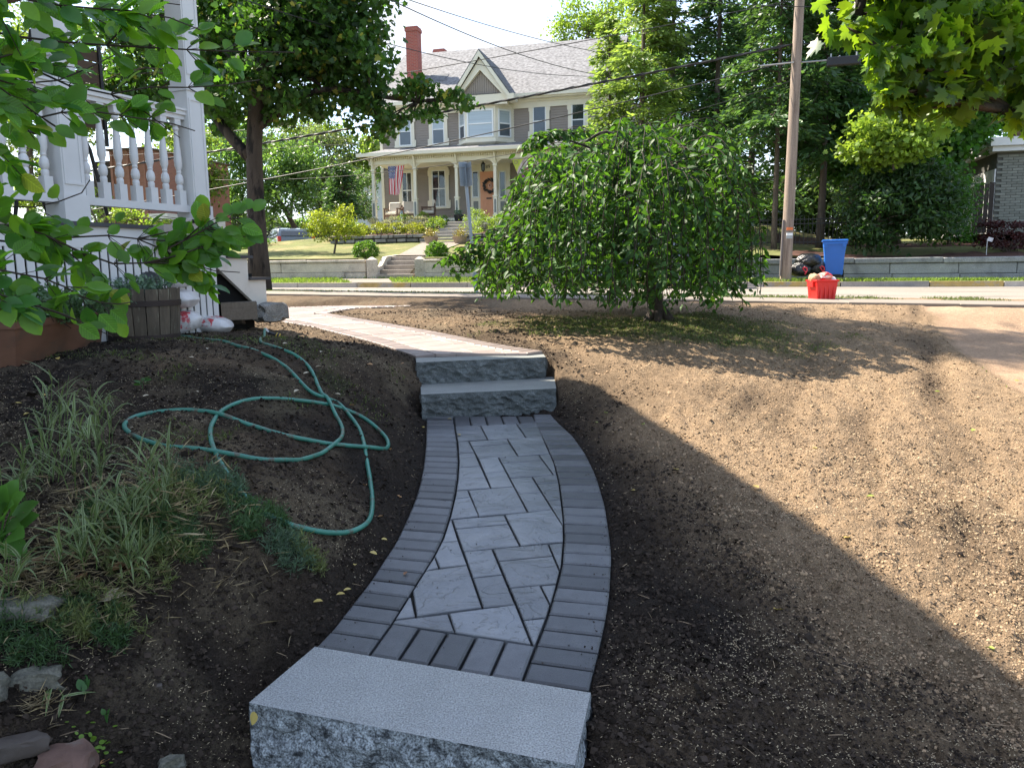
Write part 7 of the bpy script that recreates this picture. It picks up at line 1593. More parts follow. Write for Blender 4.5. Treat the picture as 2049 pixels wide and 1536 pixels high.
# crown surface: starting points across the umbrella, with outline as in the photograph
def topy(x): return float(np.interp(x, [960, 1000, 1040, 1078, 1108, 1180, 1240, 1300, 1350, 1400, 1450, 1490, 1515, 1530], [540, 500, 455, 415, 312, 258, 242, 228, 232, 256, 305, 345, 400, 450]))
def boty(x): return float(np.interp(x, [960, 1000, 1050, 1120, 1200, 1300, 1360, 1420, 1480, 1530], [545, 575, 588, 582, 600, 605, 612, 590, 600, 570]))
cxw = PY(1265, 400, YC).x
for k in range(385):
    px = random.uniform(1040, 1425); px += 14*math.sin(k*2.4); half = 1-((px-1235)/235)**2; half = math.sqrt(max(.02, half)); dY = random.uniform(-1, 1)*1.55*half
    ty = topy(px)+ (abs(dY)/1.6)**2*90*1.0+random.uniform(0, 55)*(1 if random.random() < .6 else 3.4)
    p = PY(px, ty+14+18*math.sin(px*.045+dY*3)+10*math.sin(px*.13), YC+dY); out = Vector((p.x-cxw, dY*.9, 0)); out = out*((.11 if px < 1180 else .22)/max(.25, out.length)) if out.length > .2 else Vector((random.uniform(-.3, .3), random.uniform(-.3, .3), 0))
    yb = boty(px+out.x*60)-random.uniform(-4, 58)*(1 if random.random() < .65 else 3); zb = PY(px, yb, YC+dY).z; drop = max(.25, (p.z-zb)*1.03+.1); strand(p, drop, out, leafstep=.030, zend=zb)
# long low bough sweeping out to the left and a sprig at the top left
for pts in ([(1060, 430), (1010, 470), (985, 500), (950, 530), (925, 545)], [(1080, 420), (1030, 455), (990, 468), (960, 490), (915, 510)], [(1000, 475), (960, 505), (935, 520), (905, 520)]):
    L = smooth_line([PY(x, y, YC-.3-.2*i/4) for i, (x, y) in enumerate(pts)], 14, 2); br.tube([Vector(p)-Bc for p in L], list(np.linspace(.009, .002, 14)), 5)
    for i in range(3, 14):
        for q in range(2): strand(Vector(L[i])+Vector((random.uniform(-.04, .04), random.uniform(-.1, .1), 0)), random.uniform(.08, .20), Vector((-.3, 0, 0)), .028)
for pts in ([(1180, 262), (1120, 268), (1090, 285), (1068, 305)], [(1150, 268), (1110, 272), (1080, 290)], [(1430, 320), (1460, 345), (1490, 400)]):
    L = smooth_line([PY(x, y, YC-.2) for x, y in pts], 14, 2); br.tube([Vector(p)-Bc for p in L], list(np.linspace(.009, .002, 14)), 5)
    for i in range(14):
        for q in range(1 if i % 3 else 2): strand(Vector(L[i])+Vector((random.uniform(-.04, .04), random.uniform(-.1, .1), 0)), random.uniform(.08, .22), Vector((-.2, 0, 0)), .03)
br.build('branch', m_cbark, ch, smooth=True)
cp_, cd_, cn_ = [np.array([list(p) for p in q]) for q in (cp_, cd_, cn_)]
wts = [m_ch[i] for i in (0, 1, 0, 2, 0, 1, 2, 0)]
foliage((T_LANCE[0]*np.array([1.15, 1, 1]), T_LANCE[1]), cp_, cd_, cn_, .062+.05*RNG.random(len(cp_)), m_chi, ch, single=300, mats=wts)
print('cherry leaves', len(cp_))

# big maple whose leafy boughs hang in at the top right
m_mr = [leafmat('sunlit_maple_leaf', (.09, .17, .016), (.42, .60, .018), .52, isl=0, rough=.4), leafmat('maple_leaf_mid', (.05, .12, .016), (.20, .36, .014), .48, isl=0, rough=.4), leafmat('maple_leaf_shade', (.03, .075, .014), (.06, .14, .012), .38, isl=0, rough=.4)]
m_mri = leafmat('maple_foliage', (.06, .13, .016), (.26, .42, .015), .5, isl=.5, rough=.4, var=.45, scale=2.2)
YR = 7.0
Br = Vector((7.4, 7.4, gz(7.4, 7.4)))
rc = [pxclump(*q) for q in [(1745, 25, YR, 68, 48), (1800, 90, YR, 80, 70), (1880, 110, YR, 90, 90), (1960, 70, YR+.3, 90, 80), (1860, 20, YR, 100, 50), (1780, 160, YR-.2, 50, 42), (1850, 190, YR-.1, 55, 45), (1920, 195, YR, 50, 45), (2040, 120, YR, 60, 90), (2040, 215, YR, 40, 35), (2120, 60, YR+.5, 120, 120), (1990, -60, YR+.4, 200, 90), (1800, -50, YR, 120, 60), (1790, 105, YR-.3, 50, 40), (2160, 190, YR+.4, 90, 80)]]
tree('overhanging_maple', Br, [Vector((7.3, 7.5, 2.6)), Vector((7.0, 7.4, 4.2)), Vector((6.5, 7.3, 6.0))],
     [([Vector((7.1, 7.4, 3.6)), PY(2090, 60, YR+.2), PY(2020, 90, YR), PY(1930, 85, YR), PY(1850, 110, YR), PY(1790, 140, YR)], .024, .010), ([Vector((7.0, 7.4, 4.2)), PY(2060, -60, YR), PY(1920, -20, YR), PY(1800, 20, YR), PY(1720, 30, YR)], .024, .012), ([PY(2020, 90, YR), PY(2000, 150, YR-.1), PY(1940, 180, YR)], .02, .006), ([PY(2090, 60, YR+.2), PY(2060, 160, YR), PY(2030, 225, YR)], .02, .006)],
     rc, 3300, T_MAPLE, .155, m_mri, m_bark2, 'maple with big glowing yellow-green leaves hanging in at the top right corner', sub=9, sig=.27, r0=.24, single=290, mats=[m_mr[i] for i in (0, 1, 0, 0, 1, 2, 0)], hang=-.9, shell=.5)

# tall feathery evergreens behind the weeping cherry
m_hem = leafmat('hemlock_spray', (.12, .19, .045), (.32, .46, .06), .4, isl=.4, var=.35, scale=.6)
m_hemd = leafmat('dark_hemlock_spray', (.045, .10, .032), (.12, .24, .035), .32, isl=.4, var=.35, scale=.6)
m_broad = leafmat('dark_broadleaf', (.028, .065, .018), (.06, .15, .014), .35, isl=.4, rough=.45)
m_mapd = leafmat('deep_maple_leaf', (.045, .12, .018), (.13, .34, .02), .38, isl=.4, rough=.45)
def TB(px, py, t): s, z = ST(px, py, t); return S(s, t, z)
def conifer(px, py_b, py_t, rpx, t, n, m, label, r0=.13, size=.26, droop=-.3, sparse=1.0, group=None, low=.12, name='hemlock_tree'):
    base = TB(px, py_b, t); topz = TB(px, py_t, t).z; H_ = topz-base.z; k = t*1.03/F_PX; R = rpx*k
    root = empty(name, base, 0, label=label, category='tree', group=group)
    b = MB(); tp = smooth_line([(0, 0, -.2), (random.uniform(-.1, .1), 0, H_*.4), (random.uniform(-.2, .2), 0, H_*.75), (0, 0, H_)], 14, 2); b.tube([Vector(p) for p in tp], list(np.linspace(r0, .02, 14)), 9); b.build('trunk', m_bark, root, smooth=True)
    nb = int(70*sparse); b = MB(); PP = []; per = n//nb; DD = []
    for i in range(nb):
        u = low+(1-low)*(i+random.random())/nb; a = random.random()*6.28; L = R*(1-u)**.55*random.uniform(.55, 1.12)+.15; z = u*H_; c = Vector((np.interp(u, [0, 1], [0, 0]), 0, z)); d = Vector((math.cos(a), math.sin(a), random.uniform(-.05, .35)))
        pts = [c, c+d*L*.5+Vector((0, 0, .05)), c+d*L+Vector((0, 0, droop*L*.5))]; b.tube(pts, [.035*(1-u)+.01, .02*(1-u)+.006, .004], 5)
        q = RNG.random(per)**.6; P0 = np.array([list(pts[0].lerp(pts[1], min(1, x*2)).lerp(pts[1].lerp(pts[2], max(0, x*2-1)), 1 if x > .5 else 0)) for x in q]); sp = .10+.30*L*q*(1.1-q*.6)
        side = Vector((-d.y, d.x, 0)); g = RNG.normal(size=(per, 1))*sp[:, None]; P0 = P0+g*np.array(list(side)); P0[:, 2] += RNG.normal(size=per)*.09-np.abs(g[:, 0])*.25; PP.append(P0)
        dd = np.array(list(d))[None]*.6+np.sign(g)*np.array(list(side))*.7+RNG.normal(size=(per, 3))*.3; dd[:, 2] -= .35; DD.append(dd)
    b.build('branch', m_bark, root, smooth=True); PP = np.concatenate(PP); DD = np.concatenate(DD)
    scatter('foliage', T_NEEDLE, PP, DD, rdir(len(PP), 1.2), size*(.5+.8*RNG.random(len(PP))), m, root, aspect=1.35); return root
conifer(1280, 480, -160, 120, 29, 15000, m_hem, 'tall feathery light green hemlock right of the taupe house, its bare trunk showing', .16, .24, droop=-.5)
conifer(1215, 470, 40, 55, 30, 5500, m_hem, 'narrow light green hemlock brushing the right corner of the taupe house', .08, .22, droop=-.5)
conifer(1345, 480, -200, 120, 31.5, 12000, m_hemd, 'tall hemlock standing just right of the feathery light one', .16, .25, droop=-.5)
conifer(1430, 490, -220, 120, 30, 13000, m_hemd, 'dark tall hemlock left of the utility pole', .15, .25, droop=-.6)
conifer(1548, 497, -160, 125, 26.5, 11000, m_hemd, 'dark hemlock with a slim bare trunk behind the iron fence by the pole', .10, .24, droop=-.5, low=.33)
conifer(1640, 490, -100, 130, 27.5, 12000, m_hemd, 'dark hemlock behind the blue bin', .14, .25, droop=-.6, low=.30)
conifer(1500, 480, -260, 130, 34, 9000, m_hemd, 'hemlock far behind the utility pole', .16, .28, droop=-.6)
conifer(1700, 480, -200, 150, 33, 10000, m_hemd, 'hemlock far behind the blue bin', .16, .28, droop=-.6)
# slim leaning trunk by the fence
b = MB(); p0, p1, p2 = TB(1562, 496, 26.4), TB(1568, 470, 26.4), TB(1585, 400, 26.6); b.tube([Vector((0, 0, -.1)), p1-p0, p2-p0], [.06, .05, .03], 8); b.build('slender_trunk', m_bark, None, True, p0, label='thin leaning trunk beside the slim hemlock at the iron fence', category='tree')
def broad(px, py_b, t, cl, n, m, T, size, label, r0=.16, sub=12, name='broadleaf_tree', sig=.25, hang=-.4, **k):
    base = TB(px, py_b, t); c2 = []
    for (x, y, rx, ry, dt) in cl:
        p = TB(x, y, t+dt); kk = t*1.03/F_PX; c2.append((p.x, p.y, p.z, rx*kk, (rx+ry)*.4*kk, ry*kk))
    cz = min(cl, key=lambda q: q[1]); tr = [TB(px+(cz[0]-px)*.3, py_b+(cz[1]-py_b)*.4, t), TB(px+(cz[0]-px)*.7, py_b+(cz[1]-py_b)*.8, t)]
    return tree(name, base-Vector((0, 0, .15)), tr, [], c2, n, T, size, m, m_bark, label, sub=sub, sig=sig, r0=r0, hang=hang, **k)
broad(1790, 480, 28, [(1780, 270, 90, 60, 0), (1850, 290, 70, 55, 0), (1700, 300, 70, 50, .5), (1880, 230, 80, 60, 1), (1760, 200, 100, 60, 1), (1950, 250, 70, 40, .5), (1900, 330, 50, 40, 0)], 14000, m_mapd, T_MAPLE3, .17, 'green maple with layered boughs behind the overhanging leaves on the right', name='maple_tree')
broad(1745, 485, 25.4, [(1785, 400, 72, 62, 0), (1810, 430, 80, 55, -.3), (1735, 458, 34, 26, -.3), (1850, 400, 60, 60, 0), (1790, 360, 80, 40, .4)], 14000, m_broad, (T_LANCE[0], T_LANCE[1]), .17, 'big dark rhododendron-like bush behind the retaining wall', name='dark_bush', r0=.06)
broad(1900, 480, 26.5, [(1900, 400, 50, 55, 0), (1870, 440, 55, 40, 0), (1920, 440, 30, 40, 0)], 4200, m_mapd, T_DIAMOND, .10, 'rounded bush in front of the dark plank fence', name='dark_bush', r0=.05)
broad(1790, 330, 24.6, [(1770, 265, 75, 42, 0), (1745, 305, 50, 30, 0), (1815, 290, 55, 30, 0)], 4200, m_lime, T_MAPLE3, .13, 'young bright green maple sapling in front of the dark trees', name='maple_sapling', r0=.04)
broad(2030, 330, 40, [(2020, 180, 120, 90, 0), (1920, 120, 120, 90, 2), (2080, 60, 120, 90, 0)], 6000, m_mapd, T_MAPLE3, .22, 'tall tree behind the grey brick building', name='tall_tree', r0=.3)
broad(1150, 200, 48, [(1160, 60, 45, 40, 0), (1190, 30, 50, 40, 0), (1130, 90, 24, 22, 0), (1240, 40, 60, 60, 2)], 5500, m_lime, T_DIAMOND, .2, 'bright yellow-green tree rising behind the house roof', name='tall_tree', r0=.3)
# dark burgundy shrub near the brick wall
m_burg = leafmat('burgundy_leaf', (.05, .014, .014), (.09, .02, .015), .3, isl=.4)
shrub(2020, 470, 52, 24, 26.5, m_burg, 2600, 'low burgundy shrub in front of the grey brick wall', 'burgundy_shrub', .08)
# background trees on the left of the house
m_bgL = leafmat('mid_green_mass', (.09, .17, .045), (.2, .36, .05), .4, isl=.45, var=.4, scale=.5); m_bgY = leafmat('yellow_green_mass', (.12, .19, .03), (.26, .38, .04), .42, isl=.4, var=.35, scale=.5); m_bgG = leafmat('greyish_leaf_mass', (.09, .12, .05), (.15, .2, .05), .38, isl=.4, var=.35, scale=.5)
broad(600, 470, 40, [(580, 330, 70, 70, 0), (520, 350, 60, 80, 0), (460, 340, 60, 90, 0), (565, 392, 75, 42, -1), (470, 430, 50, 50, -1), (440, 260, 60, 60, 1)], 15000, m_bgL, T_DIAMOND, .22, 'leafy green tree just behind the street maple trunk', name='leafy_tree')
broad(640, 470, 46, [(640, 310, 60, 55, 0), (620, 350, 60, 60, 0), (660, 380, 50, 60, 0)], 8000, m_bgG, T_DIAMOND, .22, 'greyish green tree with small leaves left of the far porch', name='leafy_tree')
broad(700, 440, 55, [(710, 300, 60, 35, 0), (660, 270, 50, 25, 0), (640, 268, 40, 22, 2), (750, 320, 40, 40, 0), (700, 340, 60, 30, 1)], 7000, m_bgY, T_DIAMOND, .26, 'yellow-green treetop beyond the left side of the porch', name='leafy_tree')
broad(580, 440, 60, [(570, 280, 60, 40, 0), (610, 255, 30, 18, 0), (500, 280, 60, 50, 0)], 5000, m_bgY, T_DIAMOND, .28, 'hazy yellow-green tree on the horizon left of the street maple', name='leafy_tree')
broad(330, 470, 34, [(330, 340, 70, 60, 0), (400, 360, 50, 70, 0), (300, 420, 60, 50, 0), (380, 250, 60, 60, 1)], 8000, m_bgY, T_DIAMOND, .2, 'sunlit tree seen through the porch balusters', name='leafy_tree')
broad(60, 470, 26, [(60, 300, 90, 90, 0), (150, 420, 80, 40, 0), (0, 180, 110, 90, 0), (160, 200, 90, 100, 1), (60, 80, 130, 90, 1), (240, 90, 90, 90, 2), (330, 130, 70, 80, 2)], 15000, m_bgY, T_DIAMOND, .17, 'large leafy tree behind the porch at the far left', name='leafy_tree')
broad(220, 500, 16, [(60, 390, 60, 30, 0), (120, 330, 40, 30, 0), (250, 430, 40, 18, 0), (330, 450, 50, 12, 0), (390, 450, 30, 14, 0)], 3600, m_lime, T_DIAMOND, .09, 'light green bushes behind the porch deck', name='low_bush', r0=.03)
# dark little conifer and the sunny small tree on the lawn
conifer(690, 440, 335, 45, 33.5, 4200, m_hemd, 'small dark blue-green conifer behind the sunny lawn tree', .06, .2, droop=.1, low=.02, name='dark_conifer')
m_jm = leafmat('lime_yellow_leaf', (.20, .26, .025), (.42, .50, .03), .45, isl=.35)
broad(667, 508, 26.6, [(660, 440, 52, 28, 0), (700, 450, 40, 24, 0), (625, 450, 25, 20, 0), (690, 420, 25, 14, 0), (665, 470, 50, 14, 0)], 5200, m_jm, T_DIAMOND, .075, 'small yellow-green ornamental tree on the lawn above the wall', name='ornamental_tree', r0=.045, sig=.2, hang=.1)
broad(540, 500, 30, [(500, 490, 45, 16, 0), (520, 505, 30, 12, 0)], 1400, m_box, T_DIAMOND, .1, 'low green bushes behind the street maple trunk', name='low_bush', r0=.02)
m_ab = leafmat('hedge_leaf', (.07, .12, .03), (.12, .2, .03), .35, isl=.4)

# hedge and lower growth far beyond the iron fence
m_back = leafmat('distant_hedge_leaf', (.06, .10, .028), (.12, .2, .03), .35, isl=.4)
for i, (px, py, rx, ry, t, m_, lb) in enumerate([(1380, 430, 90, 40, 46, m_back, 'distant hedge seen low between the hemlock trunks, leftmost stretch'), (1530, 425, 90, 40, 48, m_bgY, 'sunlit distant hedge behind the iron fence'), (1690, 425, 100, 45, 47, m_back, 'distant hedge behind the blue cart'), (1850, 410, 100, 50, 50, m_back, 'distant hedge behind the dark bushes'), (1240, 430, 80, 40, 50, m_back, 'distant green growth right of the taupe house'), (480, 455, 90, 26, 50, m_back, 'low distant hedge left of the street maple trunk'), (640, 452, 70, 24, 52, m_bgL, 'low distant hedge behind the silver-blue car')]):
    broad(px, 470, t, [(px, py, rx, ry, 0), (px-rx*.6, py+12, rx*.6, ry*.8, 0), (px+rx*.6, py+8, rx*.6, ry*.8, 0)], 4200, m_, T_DIAMOND, .3, lb, name='distant_hedge', r0=.05, twig=False)

for (px, t, cl_, m_, lb) in [(1330, 43, [(1330, 300, 90, 110, 0), (1300, 150, 70, 90, 0), (1370, 400, 80, 60, 0)], m_bgL, 'leafy tree filling the gap behind the tall feathery hemlock'), (1490, 44, [(1490, 300, 90, 120, 0), (1520, 160, 80, 90, 0), (1450, 400, 80, 60, 0)], m_bgL, 'leafy tree far behind the utility pole'), (1640, 43, [(1640, 310, 90, 120, 0), (1660, 170, 90, 90, 0), (1690, 400, 90, 60, 0)], m_back, 'leafy tree far behind the blue cart')]:
    broad(px, 470, t, cl_, 9000, m_, T_DIAMOND, .30, lb, name='leafy_tree', r0=.2)
# ================================================================== STREET FURNITURE, BINS, CARS
# utility pole
m_pole = mat('weathered_pole_wood', (.25, .195, .155), rough=.9, var=.25, scale=2.5, stretch=(8, 8, .5), bump=.6, bscale=8, bdist=.012, alt=(.15, .11, .085), altpos=(.5, .66), altscale=1.8, fine=.15, finescale=60)
m_galv = mat('galvanised_steel', (.30, .31, .31), rough=.5, metal=.6, var=.15)
PT_ = T_FAR+.62; pb_ = TB(1572, 552, PT_); pt0 = TB(1600, 0, PT_); dirp = (pt0-pb_).normalized(); PL = empty('utility_pole', pb_, 0, label='tall weathered wooden utility pole leaning slightly, beside the black rubbish bags', category='utility pole')
b = MB(); b.tube([dirp*u for u in (-.3, 0, 2, 4, 6, 8, 10, 12)], [.15, .145, .14, .13, .12, .115, .11, .105], 16); b.build('pole_shaft', m_pole, PL, smooth='auto')
kz = lambda py: dirp*((TB(1585, py, PT_).z-pb_.z)/dirp.z)
m_blk = mat('black_cable', (.018, .018, .020), rough=.5)
b = MB(); b.tube([kz(552)+Vector((-.165, -.05, 0)), kz(440)+Vector((-.15, -.05, 0))], .03, 8); b.build('conduit', mat('grey_conduit', (.16, .14, .13), rough=.7), PL)
for (py, h_, m_) in ((88, .16, mat('red_marker', (.5, .05, .03), rough=.6)), (120, .10, m_galv), (86, .05, m_galv), (458, .05, mat('orange_tag', (.6, .16, .05), rough=.6)), (469, .05, m_sash), (475, .05, m_galv)):
    z = kz(py); rr = .125 if py > 300 else .118; b = MB()
    if py > 300: b.box(z+Vector((.0, -rr-.01, 0)), (.16, .02, h_*1.4))
    else: b.tube([z-dirp*h_/2, z+dirp*h_/2], rr, 16)
    b.build('pole_band' if py < 300 else 'pole_tag', m_, PL)
b = MB(); b.tube([kz(128)+Vector((.1, -.1, 0)), kz(126)+Vector((1.2, -.3, 0))], .02, 6); b.tube([kz(128)+Vector((-.1, -.1, 0)), kz(130)+Vector((-.9, .1, 0))], .02, 6); b.build('cable_arm', m_galv, PL)
q = kz(130); bx_ = empty('splice_box', pb_+q+SD*1.05+Vector((0, -.2, -.05)), -ANG, label='black cable splice box hanging under the wires right of the pole', category='splice box')
b = MB(); b.box((0, 0, 0), (.78, .18, .21)); o = b.build('box_body', m_blk, bx_); o.modifiers.new('b', 'BEVEL').width = .02
b = MB(); b.tube([(-.3, 0, .1), (-.3, 0, .2)], .02, 6); b.tube([(.3, 0, .1), (.3, 0, .2)], .02, 6); b.build('hanger', m_galv, bx_)
# wires
def wire(a, c, r_, sag, label, name='overhead_wire', m=None, twist=False, group='overhead wires'):
    r = r_*.78; a, c = Vector(a), Vector(c); n = 60; b = MB(); P = []
    for i in range(n+1): u = i/n; P.append(a.lerp(c, u)-Vector((0, 0, sag*4*u*(1-u)))-a)
    b.tube(P, r, 6)
    if twist:
        for ph in (0, 2.1, 4.2): b.tube([p+Vector((0, math.cos(i*1.9+ph), math.sin(i*1.9+ph)))*r*1.3 for i, p in enumerate(P)], r*.6, 5)
    return b.build(name, m or m_blk, None, True, a, label=label, category='wire', group=group)
pz = lambda py: pb_+kz(py)
wire(pz(88), TB(-60, 376, T_FAR+.6), .030, .2, 'thick twisted cable running from the pole across the house gable', twist=True)
wire(pz(88), TB(2300, 75, T_FAR+.6), .022, .15, 'thick cable leaving the pole to the right behind the maple leaves')
wire(pz(0), TB(-60, 272, T_FAR+.6), .014, .25, 'upper wire sagging from the pole top towards the chimney')
wire(pz(120), TB(-60, 456, T_FAR+.6), .020, .35, 'cable below the thick twisted one crossing the upper windows')
wire(pz(160), TB(430, 360, T_FAR+.6), .010, .7, 'thin wire sagging lowest across the front of the house')
wire(PY(720, -30, 15), TB(1250, 155, 30), .013, .35, 'wire falling from the top centre to the right corner of the house')
wire(PY(760, -20, 16), TB(1330, 118, 33), .011, .3, 'thin wire above the roof ridge on the right')
wire(PY(430, -20, 14), TB(1240, 150, 31), .012, .5, 'wire coming through the maple crown over the gable')
wire(TB(-40, 296, 24), TB(760, 238, 24), .014, .05, 'wire between the maple trunk and the house'); wire(TB(-40, 320, 24), TB(760, 285, 24), .008, .05, 'faint wire below it left of the house')
wire(PY(1200, -10, 20), TB(2100, 6, 24), .011, .2, 'wire along the top edge right of centre')

# sign post seen from behind
m_gs = mat('sign_back_grey', (.26, .30, .33), rough=.5, metal=.2, var=.12, scale=4)
sb = PH(953, 583, .42); sbY = sb.y; stp_ = PY(929, 326, sbY); dd_ = (stp_-sb)
sg = empty('street_sign', sb, 0, label='leaning grey steel sign post with a sign plate seen edge-on from behind', category='sign')
b = MB(); d2 = dd_.normalized(); b.tube([d2*-.2, d2*dd_.length*.98], .033, 8); b.tube([d2*-.1, d2*.35], .045, 8); b.build('post', m_gs, sg)
zc = Vector(PY(932, 349, sbY))-sb
for k, (rz_, off, w, nm) in enumerate(((1.02, (-.035, -.05, 0), .30, 'sign_plate'), (-1.02, (.05, -.05, -.015), .28, 'sign_plate'))):
    R_m = Matrix.Rotation(rz_, 3, 'Z') @ Matrix.Rotation(-.09, 3, 'Y'); b = MB(); b.box(zc+Vector(off), (w, .006, .46), mtx=R_m); o = b.build(nm, m_gs, sg)
    b = MB(); b.box(zc+Vector(off)+Vector((0, -.008, .12)), (w*.9, .014, .02), mtx=R_m); b.build('bracket', m_galv, sg)

# red recycling bin with contents
m_red = mat('red_plastic', (.62, .015, .012), rough=.4, var=.05, spec=.5); rb0 = PH(1650, 606, .60)
def tub(root, w0, d0, w1, d1, h, th, m, name='tub', rim=.03):
    V = []; 
    for (w, d, z) in ((w0, d0, 0), (w1, d1, h-rim), (w1+rim, d1+rim, h-rim), (w1+rim*1.2, d1+rim*1.2, h), (w1-th, d1-th, h), (w0-th, d0-th, th)): V += [(-w/2, -d/2, z), (w/2, -d/2, z), (w/2, d/2, z), (-w/2, d/2, z)]
    b = MB(); b.add(V, [(3, 2, 1, 0), (20, 21, 22, 23)]+[(k*4+i, k*4+(i+1) % 4, k*4+4+(i+1) % 4, k*4+4+i) for k in range(5) for i in range(4)]); o = b.build(name, m, root); md = o.modifiers.new('b', 'BEVEL'); md.width = .012; md.segments = 2; return o
rbn = empty('recycling_bin', Vector((rb0.x+.02, rb0.y+.18, rb0.z-.0)), .12, label='bright red plastic recycling bin overflowing with paper on the near sidewalk edge', category='recycling bin')
tub(rbn, .30, .28, .36, .33, .37, .02, m_red)
for sx in (-1, 1):
    b = MB(); b.bb(sx*.195-.02, sx*.195+.02, -.09, .09, .26, .34); b.build('handle', m_red, rbn)
for i in range(4):
    b = MB(); b.box((-.11+i*.075, -.163, .17), (.012, .012, .24), mtx=Matrix.Rotation(-.09, 3, 'X')); b.build('rib', m_red, rbn)
import bmesh
def crumple(name, c, r, m, seed, label, cat, par=None, rz=0, mats=None):
    bm = bmesh.new(); bmesh.ops.create_icosphere(bm, subdivisions=3, radius=1)
    for v in bm.verts:
        p = v.co.copy(); d = 1+.5*(float(fbm(p.x*2+seed*4, p.y*2+p.z*1.7, seed, 3))-.5)+.12*abs(float(vnoise(p.x*5+seed, p.y*5+p.z*4, seed))-.5); v.co = Vector((p.x*r[0], p.y*r[1], p.z*r[2]))*d
    me = bpy.data.meshes.new(name); bm.to_mesh(me); bm.free(); me.materials.append(m)
    for q in (mats or []): me.materials.append(q)
    for f in me.polygons:
        if mats: f.material_index = int(float(vnoise(f.center.x/r[0]*1.7+seed, f.center.z/r[2]*1.7, seed+3))*(len(mats)+1)) % (len(mats)+1)
    return link(name, me, None, c, rz, label=label, category=cat)
m_pink = mat('pink_paper', (.60, .30, .22), rough=.7, var=.2, scale=12); m_kraft = mat('kraft_paper', (.36, .22, .13), rough=.8, var=.2); m_pap = mat('white_paper', (.65, .62, .6), rough=.7)
c_ = rbn.location+Vector((0, 0, .36))
crumple('paper_bag', c_+Vector((.03, -.02, .06)), (.12, .11, .07), m_pink, 2, 'crumpled pink and red printed bag on top of the red bin', 'bag', mats=[m_red, m_pink, m_pap])
crumple('paper_bag', c_+Vector((-.14, 0, .03)), (.08, .12, .08), m_kraft, 5, 'torn brown paper bag at the left rim of the red bin', 'bag')
crumple('paper_box', c_+Vector((.15, .02, .0)), (.07, .12, .06), m_pap, 9, 'white carton sticking out at the right rim of the red bin', 'box')
# blue wheeled cart
m_blue = mat('blue_plastic', (.012, .12, .46), rough=.4, var=.05, spec=.5); bt = T_FAR+1.15; bl_ = TB(1667, 553, bt); bc_ = empty('blue_cart', bl_+Vector((0, 0, -.03)), -ANG-.1, label='tall blue wheeled recycling cart with lid in front of the granite wall', category='recycling cart')
V = []
for (w, d, z) in ((.44, .5, .06), (.50, .6, .62), (.58, .68, .94)): V += [(-w/2, -d/2, z), (w/2, -d/2, z), (w/2, d/2, z), (-w/2, d/2, z)]
b = MB(); b.add(V, [(3, 2, 1, 0), (8, 9, 10, 11)]+[(k*4+i, k*4+(i+1) % 4, k*4+4+(i+1) % 4, k*4+4+i) for k in range(2) for i in range(4)]); o = b.build('cart_body', m_blue, bc_); md = o.modifiers.new('b', 'BEVEL'); md.width = .03; md.segments = 2
b = MB(); b.bb(-.32, .32, -.38, .36, .945, 1.0); o = b.build('lid', m_blue, bc_); md = o.modifiers.new('b', 'BEVEL'); md.width = .025; md.segments = 2
b = MB(); b.bb(-.30, .30, -.37, -.33, .88, .94); o = b.build('front_rim', m_blue, bc_)
for sx in (-.22, .22):
    b = MB(); b.bb(sx-.045, sx+.045, -.36, -.325, .80, .885); b.build('lid_catch', m_blue, bc_)
b = MB(); b.bb(-.16, .16, -.305, -.27, .06, .09); b.bb(-.20, .2, -.27, -.2, .0, .07); b.build('front_foot', m_blk, bc_)
for sx in (-.24, .24):
    b = MB(); b.tube([(sx-.03, .22, .1), (sx+.03, .22, .1)], .1, 18); b.build('wheel', m_blk, bc_)
# black rubbish bags
m_trash = mat('black_bag_film', (.012, .012, .013), rough=.22, spec=.6, bump=.9, bscale=9, bdist=.05)
def tbag(px, py, r, seed, label, tie=True):
    c = TB(px, py, T_FAR+.9+.1*(seed % 3)); root = empty('rubbish_bag', c, 0, label=label, category='rubbish bag', group='black rubbish bags by the pole')
    bm = bmesh.new(); bmesh.ops.create_icosphere(bm, subdivisions=4, radius=1)
    for v in bm.verts:
        p = v.co.copy(); d = 1+.35*(float(fbm(p.x*1.7+seed*4, p.y*1.7+p.z*1.5, seed, 3))-.5)+.16*abs(float(fbm(p.x*4+seed, p.y*4+p.z*3, seed, 2))-.5)*2; v.co = Vector((p.x*r[0], p.y*r[1], max(p.z*r[2]*d, -r[2]*.85)/1)) if False else Vector((p.x*r[0]*d, p.y*r[1]*d, max(p.z*r[2]*d, -r[2]*.85)))
    me = bpy.data.meshes.new('bag_body'); bm.to_mesh(me); bm.free(); me.materials.append(m_trash); me.polygons.foreach_set('use_smooth', [True]*len(me.polygons)); link('bag_body', me, root)
    if tie: b = MB(); b.tube([(.03, -r[1]*1.0, r[2]*.35), (.09, -r[1]*1.08, r[2]*.2), (.10, -r[1]*1.1, -.02), (.04, -r[1]*1.1, -.12)], .018, 6); b.tube([(.03, -r[1]*1.0, r[2]*.35), (-.02, -r[1]*1.06, .05), (.05, -r[1]*1.1, -.06)], .014, 6); b.build('drawstring', mat('red_drawstring', (.6, .03, .05), rough=.4), root)
tbag(1600, 540, (.27, .25, .20), 3, 'black rubbish bag with a red drawstring, left of the pile and nearest the pole'); tbag(1634, 538, (.28, .25, .21), 5, 'black rubbish bag with a red and white tie, touching the blue cart'); tbag(1618, 522, (.33, .26, .19), 7, 'black rubbish bag lying on top of the other two', False)

